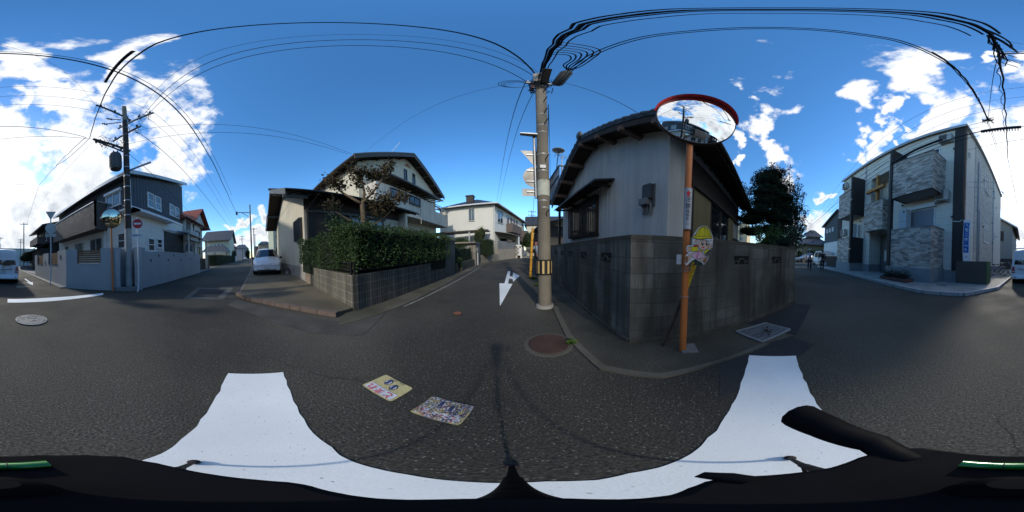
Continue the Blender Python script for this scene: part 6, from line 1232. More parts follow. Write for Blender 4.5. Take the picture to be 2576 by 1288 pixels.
st = [(-2.1, .72, .74, .5, .4, .85, .95, .98), (-1.5, .82, .83, .6, .24, .9, 1.2, 1.25), (-.9, .83, .84, .6, .2, .9, 1.36, 1.42), (.2, .84, .84, .6, .2, .88, 1.36, 1.42), (1.0, .84, .83, .7, .2, .86, .93, .96), (1.8, .8, .78, .6, .24, .72, .78, .8), (2.1, .68, .66, .5, .34, .56, .6, .62)]
simple_car('dark_car', 'dark low car parked across the far end of the east road', 29.5, -7.0, R(120), st, mk('car_dark', (.02, .022, .028), .25, .05, spec=.6, coat=.6, grain=0), (-1.25, 1.3), .29, .84, [[(-1.4, .1, .8), (-.3, .05, .9)], [(-.22, .05, .9), (.7, .1, .6)]])
simple_car('parked_car', 'tiny pale car parked far down the west street before the distant trees', -78, -5.2, R(0), st, mk('car_pale', (.4, .41, .42), .3, .05), (-1.25, 1.3), .29, .84, [[(-1.4, .1, .8), (-.3, .05, .9)]])
# ================================================================== BICYCLES
def bicycle(lab, x, y, ang, fc, basket=True):
    t = thing('bicycle', lab, 'bicycle', (x, y, .1), 'bicycles beside the apartment'); Mb = Matrix.Translation((x, y, .1)) @ Matrix.Rotation(ang, 4, 'Z') @ Matrix.Rotation(R(4), 4, 'X'); T = lambda *p: Mb @ Vector(p)
    for wx in (-.52, .54):
        m = MB(); m.tube([T(wx + .32 * math.cos(k * .2618), 0, .33 + .32 * math.sin(k * .2618)) for k in range(25)], .017, 6, False); w = m.build('wheel', tyre, t)
        m = MB(); [m.tube([T(wx, 0, .33), T(wx + .31 * math.cos(k * .5236), 0, .33 + .31 * math.sin(k * .5236))], .0025, 3) for k in range(12)]; m.tube([T(wx + .305 * math.cos(k * .2618), 0, .33 + .305 * math.sin(k * .2618)) for k in range(25)], .008, 5, False); m.build('spokes', M_galv, w)
        m = MB(); m.tube([T(wx + .355 * math.cos(R(a)), 0, .33 + .355 * math.sin(R(a))) for a in range(20 if wx < 0 else 30, 200 if wx < 0 else 150, 15)], .014, 5); m.build('mudguard', M_galv, w)
    m = MB(); fr_ = [((.42, 0, .75), (-.05, 0, .3)), ((-.05, 0, .3), (-.2, 0, .78)), ((.42, 0, .7), (-.15, 0, .55)), ((-.05, 0, .3), (-.52, 0, .33)), ((-.18, 0, .7), (-.52, 0, .33)), ((.4, 0, .85), (.54, 0, .33))]
    [m.tube([T(*a), T(*b)], .016, 6) for a, b in fr_]; m.build('frame', fc, t)
    m = MB(); m.tube([T(.4, 0, .85), T(.38, 0, 1.0)], .013, 6); m.tube([T(.22, -.27, 1.0), T(.36, -.22, 1.03), T(.38, 0, 1.0), T(.36, .22, 1.03), T(.22, .27, 1.0)], .012, 6); m.build('handlebar', M_galv, t)
    m = MB(); m.tube([T(-.2, 0, .76), T(-.22, 0, .86)], .013, 6); m.hexa([T(-.36, -.09, .85), T(-.1, -.03, .85), T(-.1, .03, .85), T(-.36, .09, .85), T(-.36, -.09, .91), T(-.1, -.03, .89), T(-.1, .03, .89), T(-.36, .09, .91)]); m.build('saddle', trimb, t, bevel=.01)
    m = MB(); m.lathe(T(-.05, .05, .3), [(.02, 0), (.085, 0), (.085, .01), (.02, .01)], 14, tuple(T(0, 1, 0) - T(0, 0, 0))); m.tube([T(-.05, .08, .3), T(.06, .08, .18)], .01, 5); m.tube([T(-.05, -.08, .3), T(-.16, -.08, .42)], .01, 5); m.build('crank', M_galv, t)
    m = MB(); m.tube([T(-.45, .05, .33), T(-.5, .16, 0)], .01, 5); m.build('stand', M_galv, t)
    if basket:
        m = MB(); [m.tube([T(.46 + .28 * a, -.16, .72 + .24 * b), T(.46 + .28 * a, .16, .72 + .24 * b)], .005, 4) for a in (0, .5, 1) for b in (0, .33, .66, 1)]; [m.tube([T(.46, s_, .72 + .24 * b), T(.74, s_, .72 + .24 * b)], .005, 4) for s_ in (-.16, .16) for b in (0, .33, .66, 1)]; m.build('basket', trimb, t)
bicycle('bicycle nearest the green panel, side on, in front of the other bicycles', 2.05, -12.3, R(205), M_galv); bicycle('dark bicycle in the middle of the row beside the apartment', 1.95, -13.3, R(215), M_dark); bicycle('bicycle with pale mudguards closest to the white van', 1.55, -13.6, R(190), mk('bike_frame_red', (.10, .03, .03), .5, .1)); bicycle('rear dark bicycle standing against the apartment side wall', 2.5, -14.3, R(220), M_dark, False)
# ================================================================== PEOPLE
skinm = mk('skin', (.32, .19, .13), .6, .08, 8, .05); hairm = mk('hair_black', (.012, .01, .009), .7, .2)
def skin_obj(name, nodes, edges, mat, parent, root=0, sub=2):
    me = bpy.data.meshes.new(name); org = ORG[parent.name]; me.from_pydata([tuple(Vector(n[0]) - org) for n in nodes], edges, []); me.materials.append(mat); o = bpy.data.objects.new(name, me); COL.objects.link(o); o.parent = parent; ORG[o.name] = org
    sk = o.modifiers.new('skin', 'SKIN'); sk.use_smooth_shade = True
    for i, n in enumerate(nodes): me.skin_vertices[0].data[i].radius = n[1] if isinstance(n[1], tuple) else (n[1], n[1]); me.skin_vertices[0].data[i].use_root = (i == root)
    sb = o.modifiers.new('sub', 'SUBSURF'); sb.levels = sub; sb.render_levels = sub
    return o
def person(lab, x, y, face, top, bottom, hat=None, arms=None, stride=.12, hair=True, h=1.66):
    t = thing('person', lab, 'person', (x, y, 0)); k = h / 1.7; M_ = Matrix.Translation((x, y, 0)) @ Matrix.Rotation(face, 4, 'Z') @ Matrix.Scale(k, 4); T = lambda a, b, c: tuple(M_ @ Vector((a, b, c)))   # local +x = facing
    arms = arms or [((0, .2, 1.38), (-.06, .25, 1.12), (.08, .25, .88)), ((0, -.2, 1.38), (.04, -.25, 1.12), (.10, -.24, .88))]
    nd = [(T(0, 0, .93), (.13, .10)), (T(0, 0, 1.12), (.125, .095)), (T(0, 0, 1.32), (.15, .10)), (T(0, 0, 1.43), (.085, .07)), (T(.005, 0, 1.50), .05), (T(.015, 0, 1.585), (.075, .085)), (T(.01, 0, 1.66), (.068, .078))]; ed = [(i, i + 1) for i in range(6)]
    feet = []
    for sd in (1, -1):
        b = len(nd); s_ = stride * sd; nd += [(T(0, .09 * sd, .86), .085), (T(.03 + s_ * .6, .10 * sd, .48), .055), (T(s_ - .02, .10 * sd, .10), .036), (T(s_ + .09, .11 * sd, .04), .035), (T(s_ + .17, .11 * sd, .035), .028)]; ed += [(0, b), (b, b + 1), (b + 1, b + 2), (b + 2, b + 3), (b + 3, b + 4)]; feet.append((s_, sd))
    hands = []
    for a_ in arms:
        b = len(nd); nd += [(T(*a_[0]), .055), (T(*a_[1]), .038), (T(*a_[2]), .026)]; ed += [(2, b), (b, b + 1), (b + 1, b + 2)]
        w = Vector(a_[2]); d = (w - Vector(a_[1])).normalized(); sdv = d.cross(V(1, 0, .3)).normalized(); pb = w + d * .07; nd.append((T(*pb), (.032, .016))); pi = len(nd) - 1; ed.append((b + 2, pi)); hands.append((pb, d, sdv))
        for q_ in range(4): f0 = pb + sdv * (.027 - .018 * q_) + d * .025; f1 = f0 + d * (.045 if q_ != 3 else .032) + V(.012, 0, -.01); j = len(nd); nd += [(T(*f0), .0088), (T(*f1), .0078)]; ed += [(pi, j), (j, j + 1)]
        f0 = w + d * .03 + sdv * .035 + V(.01, 0, 0); f1 = f0 + d * .03 + V(.02, 0, 0); j = len(nd); nd += [(T(*f0), .010), (T(*f1), .008)]; ed += [(b + 2, j), (j, j + 1)]
    skin_obj('body', nd, ed, skinm, t)
    m = MB(); rz = lambda p, r_: m.ball(T(*p), tuple(v * k for v in r_), 8); rz((.092, 0, 1.575), (.018, .013, .02)); m.build('nose', skinm, t, smooth=80)
    m = MB(); rz((.082, .03, 1.60), (.008, .012, .007)); rz((.082, -.03, 1.60), (.008, .012, .007)); m.build('eyes', hairm, t); m = MB(); rz((.083, 0, 1.535), (.008, .022, .005)); m.build('mouth', mk('lips', (.25, .09, .08), .6), t); m = MB(); rz((.01, .083, 1.58), (.018, .01, .028)); rz((.01, -.083, 1.58), (.018, .01, .028)); m.build('ears', skinm, t, smooth=80)
    tn = [(T(0, 0, .90), (.15, .12)), (T(0, 0, 1.1), (.145, .112)), (T(0, 0, 1.32), (.165, .115)), (T(0, 0, 1.42), (.09, .08))]; te = [(0, 1), (1, 2), (2, 3)]
    for a_ in arms: b = len(tn); e_ = Vector(a_[1]).lerp(Vector(a_[2]), .8); tn += [(T(*a_[0]), .07), (T(*a_[1]), .052), (T(*e_), .042)]; te += [(2, b), (b, b + 1), (b + 1, b + 2)]
    skin_obj('shirt', tn, te, top, t)
    pn = [(T(0, 0, .95), (.145, .115))]; pe = []
    for s_, sd in feet: b = len(pn); pn += [(T(0, .09 * sd, .84), .10), (T(.03 + s_ * .6, .10 * sd, .48), .072), (T(s_ - .01, .10 * sd, .09), .056)]; pe += [(0, b), (b, b + 1), (b + 1, b + 2)]
    skin_obj('trousers', pn, pe, bottom, t)
    for s_, sd in feet: m = MB(); m.ball(T(s_ + .07, .105 * sd, .045), (.0, .0, .0), 6); m = MB(); m.tube([T(s_ - .05, .105 * sd, .045), T(s_ + .04, .108 * sd, .055), T(s_ + .19, .112 * sd, .035)], [.042, .05, .032], 8); m.build('shoe', trimb, t, smooth=60)
    if hair: m = MB(); m.ball(T(-.012, 0, 1.63), (.10 * k, .098 * k, .095 * k), 14); m.build('hair', hairm, t, smooth=80)
    if hat: m = MB(); m.lathe(T(.0, 0, 1.645), [(.10, 0), (.102, .03), (.085, .075), (.045, .10), (.005, .108)], 16); m.prism([T(.05, -.07, 0)[:2], T(.17, -.05, 0)[:2], T(.17, .05, 0)[:2], T(.05, .07, 0)[:2]], 1.645 * k, 1.66 * k); m.build('cap', hat, t, smooth=50)
    return t, T
sh_b = mk('shirt_pale_blue', (.36, .43, .52), .9, .1, 6, .05); tr_n = mk('trousers_navy', (.02, .027, .05), .9, .15, 6); blk_c = mk('clothes_black', (.012, .013, .018), .9, .2, 6)
person('man in white cap, pale blue shirt and navy trousers walking on the east road', 13.26, -3.48, R(165), sh_b, tr_n, mk('cap_white', (.6, .6, .6), .8), stride=.05, h=1.76)
t, T_ = person('man in dark clothes walking beside the man in the white cap, carrying a pale bag', 13.14, -4.56, R(168), blk_c, blk_c, None, [((0, .2, 1.38), (-.06, .25, 1.12), (.06, .25, .88)), ((0, -.2, 1.38), (.0, -.27, 1.12), (.05, -.29, .86))], stride=-.06, h=1.74)
B = thing('carrier_bag', 'pale carrier bag hanging from the hand of the man in dark clothes', 'bag', T_(.06, .26, .5)); m = MB(); bx = T_(.06, .26, .6); m.lathe((bx[0], bx[1], .38), [(.06, 0), (.12, .05), (.13, .2), (.06, .34), (.02, .4)], 10); m.build('sack', mk('bag_white', (.45, .5, .48), .6, .1, trans=.2), B, smooth=60)
t, T_ = person('person in light blue shirt half hidden behind the utility pole, raising a phone', 1.27, 7.55, R(-80), sh_b, tr_n, None, [((0, .2, 1.38), (.06, .27, 1.12), (.02, .22, .9)), ((0, -.2, 1.38), (.16, -.36, 1.26), (.26, -.26, 1.45))], stride=.04)
Ph = thing('phone', 'pink phone held up by the half hidden person behind the pole', 'phone', T_(.27, -.24, 1.5)); a = T_(.27, -.24, 1.5); MB().box(a[0] - .04, a[0] + .04, a[1] - .006, a[1] + .006, a[2] - .05, a[2] + .09).build('case', mk('phone_pink', (.5, .15, .2), .4), Ph, bevel=.004)
# ================================================================== POLES, SIGNS, MIRRORS
orange = mk('orange_paint', (.52, .17, .045), .5, .12, 5, .06, streak=.25, scol=(.34, .11, .04)); redp = mk('red_paint', (.62, .03, .035), .45, .1); whp = mk('white_paint', (.60, .61, .62), .5, .08, 4)
UP = thing('utility_pole', 'concrete utility pole with black and yellow stripe guard by the dark block wall', 'utility pole', (.665, 3.25, 0))
c0 = V(.665, 3.25, 0); lean = V(-.09, .0, 0)
def pa(z, dx=0, dy=0): return c0 + lean * (z / 7.3) + V(dx, dy, z)
m = MB(); m.tube([pa(0), pa(3.5), pa(7.3)], [.14, .118, .098], 24); m.build('shaft', M_conc, UP, smooth=40); MB().lathe(tuple(pa(0)), [(.19, 0), (.175, .05), (.15, .06)], 24).build('collar', conc_pale, UP, smooth=40)
m = MB()
for z in (1.03, 2.62, 2.9, 3.35, 4.05, 4.3, 4.75, 5.3, 5.75, 6.2, 2.2, 2.05): m.lathe(tuple(pa(z)), [(.139 - z * .0058, 0), (.139 - z * .0058, .015)], 24)
m.build('steel_bands', M_galv, UP)
m = MB()
for i, z in enumerate((1.95, 3.2, 4.35, 4.8, 5.35, 5.9)): s_ = -1 if i % 2 else -1; m.tube([pa(z, .03, -.1), pa(z + .015, .05, -.27)], .011, 6); m.ball(tuple(pa(z + .015, .05, -.27)), .018, 6)
m.build('step_bolts', rust, UP)
yel = mk('reflector_yellow', (.50, .36, .16), .5, .1, 9)
m = MB(); m.lathe(tuple(pa(.70)), [(.1465, 0), (.1465, .31)], 32); m.build('stripe_guard', trimb, UP)
for k in range(9): a = R(-150 + k * 40); d = V(math.cos(a), math.sin(a), 0); s_ = V(-d.y, d.x, 0) * .021; m = MB(); p = pa(.73) + d * .149; m.hexa([p - s_, p + s_, p + s_ + d * .003, p - s_ + d * .003, p - s_ + V(0, 0, .25), p + s_ + V(0, 0, .25), p + s_ + d * .003 + V(0, 0, .25), p - s_ + d * .003 + V(0, 0, .25)]); m.build('reflector_strip', yel, UP)
m = MB(); m.lathe(tuple(pa(2.32)), [(.1295, 0), (.128, .36)], 24); m.build('white_wrap', mk('peeling_wrap', (.42, .44, .38), .8, .1, 6, .1, col2=(.26, .26, .22), c2at=.62, c2w=.04), UP, smooth=40)
m = MB(); m.hexa([pa(2.95, -.08, -.122), pa(2.95, .03, -.132), pa(2.95, .03, -.137), pa(2.95, -.08, -.127), pa(3.03, -.08, -.122), pa(3.03, .03, -.132), pa(3.03, .03, -.137), pa(3.03, -.08, -.127)]); m.build('paper_label', whp, UP)
# bracket with the backs of road signs
SG = thing('sign_post', 'grey post strapped to the utility pole carrying the backs of three road signs', 'sign post', (.50, 3.30, 2.2))
m = MB(); m.cyl((.50, 3.33, 2.3), (.46, 3.33, 4.0), .028, n=10); m.build('pipe', M_galv, SG, smooth=50)
backm = mk('sign_back', (.34, .34, .33), .5, .12, 5, .05, metal=.3, col2=(.26, .24, .21))
m = MB(); sx, sy = .49, 3.37; m.ext([(sx - .30, sy, 3.56), (sx + .30, sy, 3.56), (sx, sy, 3.08)], (0, .004, 0)); m.build('triangle_sign', backm, SG)
m = MB(); m.lathe((sx + .02, sy, 2.83), [(.005, 0), (.27, 0), (.27, .004), (.005, .004)], 32, (0, 1, 0)); m.build('round_sign', backm, SG); m = MB(); m.box(sx - .27, sx + .3, sy, sy + .004, 2.36, 2.54); m.build('plate_sign', backm, SG, bevel=.001)
m = MB(); [m.box(sx - .18, sx + .2, sy - .02, sy - .001, z, z + .03) for z in (3.42, 2.98, 2.7, 2.45)]; m.build('sign_bracket', M_galv, SG)
m = MB(); m.hexa([(.18, 3.2, 4.0), (.56, 3.2, 3.98), (.56, 3.34, 3.98), (.18, 3.3, 4.0), (.18, 3.2, 4.02), (.56, 3.2, 4.02), (.56, 3.34, 4.02), (.18, 3.3, 4.02)]); m.build('lamp_arm', M_galv, SG)  # flat little sign plate set edge-on, carries no lamp
# clutter at the pole head
HD = thing('pole_head_gear', 'tangle of brackets, boxes and cable coils at the head of the near utility pole', 'cable gear', (.6, 3.2, 6.3))
m = MB(); q_ = random.Random(5)
for i in range(46):
    a = q_.uniform(0, 6.28); z = q_.uniform(6.1, 6.75); r_ = q_.uniform(.12, .24); pts = [pa(z + q_.uniform(-.12, .12), (r_ + q_.uniform(-.04, .06)) * math.cos(a + k * .5), (r_ + q_.uniform(-.04, .06)) * math.sin(a + k * .5)) for k in range(4)]; m.tube(pts, .009, 4)
m.build('loose_cables', M_wire, HD)
m = MB(); m.box(.42, .50, 3.0, 3.12, 6.35, 6.9); m.build('terminal_box', mk('box_beige', (.3, .29, .26), .6, .1), HD, bevel=.01); m = MB(); m.box(.40, .46, 3.15, 3.3, 6.1, 6.35); m.build('small_box', mk('box_rust', (.12, .05, .04), .7, .2), HD)
m = MB(); m.bar(pa(6.5, -.3, -.05), pa(6.5, .35, -.05), .05, .05); m.bar(pa(6.8, -.05, -.35), pa(6.8, -.05, .3), .05, .05); m.build('crossarm', M_galv, HD)
m = MB(); [m.lathe(tuple(pa(6.53, dx, -.05)), [(.02, 0), (.045, .02), (.03, .05), (.045, .07), (.02, .1)], 10) for dx in (-.25, .28)]; m.build('insulator', whp, HD)
CL = thing('cable_closure', 'black rectangular cable closure hanging beside the near pole head', 'cable closure', (.62, 3.0, 6.5)); m = MB(); m.bar((.63, 3.14, 6.40), (.60, 2.70, 6.78), .15, .15); m.build('case', trimb, CL, bevel=.02)
CL = thing('cable_closure', 'rounded grey cable closure right of the black one at the pole head', 'cable closure', (.85, 3.0, 6.6)); m = MB(); m.tube([(.87, 3.14, 6.36), (.88, 3.08, 6.40), (.93, 2.72, 6.68), (.935, 2.66, 6.72)], [.07, .115, .115, .06], 14); m.build('case', mk('closure_grey', (.10, .105, .11), .6, .1, 9), CL, smooth=60); m = MB(); m.ball((.935, 2.63, 6.75), .05, 8); m.build('cap', mk('cap_pale', (.35, .33, .28), .6), CL)
CO = thing('cable_coil', 'coil of spare cable hanging left of the near pole head', 'cable coil', (.1, 3.5, 6.7))
m = MB()
for k in range(3): r_ = .21 + .03 * k; m.tube([(.14 - .02 * k + r_ * math.cos(a * .2618) * 1.25, 3.55 + r_ * math.sin(a * .2618) * .75, 6.9 + .03 * k + .05 * math.sin(a * .26)) for a in range(25)], .008, 5)
m.build('loops', M_wire, CO)
LP = thing('cable_loops', 'bundle of slack cable loops drooping under the main overhead bundle', 'cable', (.8, 2.2, 6.8))
m = MB()
for k in range(6): x = .62 + .05 * k; limb(m, [(.50, 2.2 - .1 * k, 7.0), (x + .10, 2.1 - .07 * k, 6.84), (x + .18, 2.2 - .02 * k, 6.70), (x + .16, 2.45, 6.70), (.93, 2.66, 6.74)], .012, .012)
m.build('loops', M_wire, LP, smooth=60)
# yellow guard of the guy wire
YG = thing('guy_guard', 'leaning yellow plastic guard tube on a guy wire in the lane', 'guy wire guard', (.8, 7.1, 0)); m = MB(); m.tube([(.80, 7.1, 0), (.93, 7.25, 2.16)], .055, 12); m.build('tube', mk('guard_yellow', (.60, .30, .03), .6, .12, 4), YG, smooth=60)
m = MB(); [m.lathe((.80 + .13 * z / 2.16, 7.1 + .15 * z / 2.16, z), [(.058, 0), (.058, .02)], 14) for z in (.25, .75, 1.1, 1.62, 2.0, 2.13)]; m.build('bands', trimb, YG)
wire((.93, 7.25, 2.16), (.62, 3.3, 6.1), .0, .006, 4, 'thin guy wire from the yellow guard up to the near pole head', 'guy_wire', 'wire')
# ---- mirrors
def mirror(lab, base, top, c, r, naz, tilt, pole_r, sign=None, mm_=None, hw=.14, bulge=.075):
    t = thing('traffic_mirror', lab, 'traffic mirror', base)
    n = V(math.sin(R(naz)) * math.cos(R(tilt)), math.cos(R(naz)) * math.cos(R(tilt)), -math.sin(R(tilt))); q = n.to_track_quat('Z', 'Y'); c = Vector(c)
    m = MB(); m.tube([V(*base), V(*base) + V(-.012, -.01, .07), V(*base) + V(-.022, -.015, .2), V(*top).lerp(V(*base), .5) + V(-.012, -.01, 0), V(*top)], [pole_r] * 5, 16); m.build('pole', orange, t, smooth=60)
    prof = [(.004, bulge)] + [(r * .97 * k / 12, bulge - bulge * (k / 12) ** 2) for k in range(1, 13)]
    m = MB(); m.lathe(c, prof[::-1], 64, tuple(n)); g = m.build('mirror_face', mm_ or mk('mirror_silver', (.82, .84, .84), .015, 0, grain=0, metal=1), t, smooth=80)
    m = MB(); m.lathe(c, [(r * .97, -.002), (r * .99, .004), (r * 1.012, -.01), (r * 1.01, -.05), (r * .7, -.10), (.01, -.11)], 48, tuple(n)); m.build('mirror_back', mk('mirror_back_dark', (.05, .035, .035), .5, .1), t, smooth=50)
    upd = (V(0, 0, 1) - n * n.z).normalized(); sd = n.cross(upd); m = MB(); rows = []
    for k in range(25):
        a = R(8 + 164 * k / 24); w = hw * (math.sin(math.pi * k / 24) ** .5) + .004; d = sd * math.cos(a) + upd * math.sin(a); rows.append([c + d * r * 1.018 - n * .02, c + d * r * 1.03 + n * w * .5, c + d * r * 1.04 + n * w])
    m.grid(rows); m.grid([[p + (p - c).normalized() * .006 for p in rw[::-1]] for rw in rows]); m.build('hood', redp, t, smooth=60)
    m = MB(); m.bar(V(*top) - V(0, 0, .12), c - n * .11, .05); m.bar(V(*top) - V(0, 0, .25), c - n * .1 - V(0, 0, .1), .04); m.build('bracket', orange, t)
    return t
MR = mirror('orange traffic mirror with red hood on a tall pole at the block wall corner', (1.52, .845, 0), (1.60, .88, 3.02), (1.515, .74, 3.01), 0.432, -133, 9, .0385, hw=.06, bulge=.048)
mirror('distant round traffic mirror on a thin orange pole before the blue grey wall', (-4.13, -5.01, 0), (-4.21, -5.15, 2.95), (-4.13, -5.01, 2.97), .41, 28, 6, .038, hw=.02, mm_=mk('mirror_gold_reflection', (.55, .52, .40), .03, 0, grain=0, metal=1))  # gold of the reflected surroundings is put into this mirror's colour
pc = lambda z: V(1.50, .832, 0) + V(.05 * max(0, z - .2) / 2.9, 0, 0) + V(0, 0, z)
m = MB(); m.tube([pc(1.44) - V(.0, 0, 0), pc(1.91)], .0400, 24); m.build('white_band', mk('band_white', (.42, .44, .46), .6, .06), MR, smooth=60)
vd = V(-1.50, -.83, 0).normalized(); xr_ = V(0, 0, 1).cross(vd) * 1.0
def onpole(z): return pc(z) + vd * .0405
navy = mk('letter_navy', (.015, .02, .07), .6, 0, grain=0)
m = MB(); o_ = onpole(1.86); m.add([o_ + xr_ * a + V(0, 0, b) + vd * .002 for a, b in ((-.014, -.055), (.014, -.055), (.014, -.022), (.027, -.022), (0, .012), (-.027, -.022), (-.014, -.022))], [(0, 1, 2, 3, 4, 5, 6)]); m.build('red_arrow', redp, MR)
text_mesh('注', .068, navy, onpole(1.765), xr_, (0, 0, 1), MR, 'character', depth=.002); text_mesh('意', .068, navy, onpole(1.69), xr_, (0, 0, 1), MR, 'character', depth=.002)
for i, ch_ in enumerate('福岡市'): text_mesh(ch_, .04, navy, onpole(1.63 - i * .043), xr_, (0, 0, 1), MR, 'character', depth=.002)
text_mesh('13', .03, navy, onpole(1.495), xr_, (0, 0, 1), MR, 'character', depth=.002)
m = MB(); m.prism([(1.44, .80), (1.60, .92), (1.70, .79), (1.54, .66)], .014, .03); m.build('base_patch', mk('patch_grey', (.17, .17, .165), .9, .2, 9, .2, .3, 90), MR)
m = MB(); [m.tube([pc(z) + V(.042 * math.cos(a * .7), .042 * math.sin(a * .7), 0) for a in range(10)], .003, 4) for z in (.72, 1.0, 1.03)]; m.build('tie_wires', M_galv, MR)
m = MB(); m.box(1.435, 1.47, .86, .90, 1.07, 1.17); m.build('small_tag', whp, MR)
# ---- running child caution board
KB = thing('caution_board', 'flat cutout board of a running child in a yellow hat, tied beside the mirror pole', 'sign board', (1.45, 1.08, 0))
kn = V(-1.56, -.74, 0).normalized(); ku = V(0, 0, 1).cross(kn) * 1; ko = V(1.498, .667, 1.47)
S_ = .00068
def kp(X, Y, d=0): return ko + ku * ((X - 170) * S_) + V(0, 0, (100 - Y) * S_) + kn * d
def kpoly(name, pts, mat, lay, outline=True, th=.0016):
    m = MB(); m.ext([kp(X, Y, .004 + lay * .0011) for X, Y in pts], kn * .0008); o = m.build(name, mat, KB)
    if outline: m = MB(); m.tube([kp(X, Y, .0052 + lay * .0011) for X, Y in pts + pts[:1]], th, 4); m.build('outline', trimb, o)
    return o
def ell(cx, cy, rx, ry, n=16): return [(cx + rx * math.cos(k * 2 * math.pi / n), cy + ry * math.sin(k * 2 * math.pi / n)) for k in range(n)]
W_ = [(210, 97), (260, 105), (310, 150), (345, 230), (362, 290), (356, 360), (352, 425), (320, 452), (290, 458), (240, 520), (252, 560), (290, 543), (304, 556), (292, 600), (252, 668), (235, 679), (195, 642), (110, 602), (60, 622), (15, 668), (-20, 700), (-48, 670), (-42, 560), (-20, 528), (14, 520), (-12, 502), (-28, 476), (-22, 412), (0, 398), (56, 402), (48, 370), (48, 320), (52, 280), (88, 210), (140, 130)]
m = MB(); m.ext([kp(X, Y, 0) for X, Y in W_], kn * .004); m.build('board', whp, KB)
ks, ky, kr, kpk, kbr = mk('k_skin', (.62, .42, .32), .6, 0), mk('k_yellow', (.60, .52, .02), .6, .05), mk('k_red', (.55, .04, .05), .6, 0), mk('k_pink', (.62, .42, .50), .6, .05), mk('k_brown', (.30, .13, .05), .6, 0)
kpoly('hair', [(70, 290), (110, 300), (120, 380), (90, 392), (62, 370), (56, 320)], whp, 0); kpoly('rucksack', [(78, 385), (150, 392), (140, 430), (80, 412)], kr, 0)
kpoly('sleeve', [(42, 420), (135, 412), (150, 480), (45, 490)], ky, 1); kpoly('sleeve', [(228, 490), (292, 436), (306, 462), (244, 518)], ky, 1)
kpoly('hand', ell(18, 452, 24, 40), ks, 1); kpoly('hand', ell(322, 402, 22, 38), ks, 1)
kpoly('leg', [(15, 540), (45, 560), (30, 600), (-2, 640), (-24, 625)], ks, 0); kpoly('leg', [(150, 592), (240, 572), (262, 600), (225, 640)], ks, 0)
kpoly('boot', [(-42, 575), (-18, 552), (0, 580), (-14, 660), (-36, 668)], kbr, 1); kpoly('boot', [(296, 552), (270, 560), (222, 622), (238, 664), (262, 640)], kbr, 1)
kpoly('dress', [(150, 478), (205, 488), (248, 562), (215, 592), (110, 600), (55, 560), (38, 530), (90, 505)], kpk, 1); kpoly('dress_stripe', [(140, 480), (160, 482), (140, 590), (118, 590)], mk('k_magenta', (.55, .15, .35), .6, 0), 2, False)
kpoly('collar', [(165, 458), (210, 470), (205, 492), (158, 480)], ky, 2)
kpoly('face', ell(222, 385, 78, 80, 24), ks, 2); kpoly('ear', ell(112, 340, 18, 26), ks, 2)
kpoly('fringe', [(215, 285), (345, 285), (340, 330), (320, 318), (300, 330), (280, 312), (262, 328), (240, 310), (222, 322)], whp, 3)
for cx, rx in ((207, 19), (271, 16)):
    kpoly('eye', ell(cx, 360, rx, 36), mk('k_black', (.012, .012, .02), .5, 0), 3, False); kpoly('eye_light', ell(cx + 4, 350, rx * .55, 17), whp, 4, False)
kpoly('mouth', [(193, 412), (236, 415), (216, 443)], kr, 3, False)
kpoly('hat', [(212, 108), (260, 118), (300, 155), (325, 210), (333, 258), (348, 274), (336, 294), (300, 288), (255, 292), (200, 302), (140, 302), (88, 292), (62, 275), (75, 255), (100, 250), (120, 200), (152, 145)], ky, 4, th=.0024)
m = MB(); 
for pts in ([(212, 110), (165, 160), (142, 250)], [(214, 110), (238, 170), (240, 248)], [(216, 110), (275, 160), (298, 245)], [(78, 256), (150, 262), (240, 254), (330, 262)]): m.tube([kp(X, Y, .0102) for X, Y in pts], .0016, 4)
m.build('hat_seams', trimb, KB)
st0, st1 = V(1.60, .765, 1.09), V(1.46, 1.07, 0)
m = MB(); sd_ = (st1 - st0).normalized(); m.hexa([st0 - ku * .028, st0 + ku * .028, st0 + ku * .028 - kn * .02, st0 - ku * .028 - kn * .02] + [p + (st1 - st0) * .36 for p in (st0 - ku * .028, st0 + ku * .028, st0 + ku * .028 - kn * .02, st0 - ku * .028 - kn * .02)]); m.build('yellow_strip', ky, KB)
up_ = -sd_; rx_ = up_.cross(kn).normalized() * -1; rx_ = rx_ if rx_.dot(ku) > 0 else -rx_
fn_ = rx_.cross(up_)
for i, ch_ in enumerate('とびだし注意'): text_mesh(ch_, .05, kr, st0 + sd_ * (.045 + .06 * i) + kn * .004, rx_, up_, KB, 'character', depth=.002, bold=.0012)
m = MB(); m.bar(st0 + sd_ * .3 - kn * .012, st1, .03); m.build('stake', wood, KB); m = MB(); m.hexa([kp(90, 600, -.03), kp(230, 640, -.03), kp(230, 640, -.002), kp(90, 600, -.002), kp(90, 690, -.03), kp(200, 700, -.03), kp(200, 700, -.002), kp(90, 690, -.002)]); m.build('foot_block', mk('dark_green', (.02, .04, .03), .7), KB)
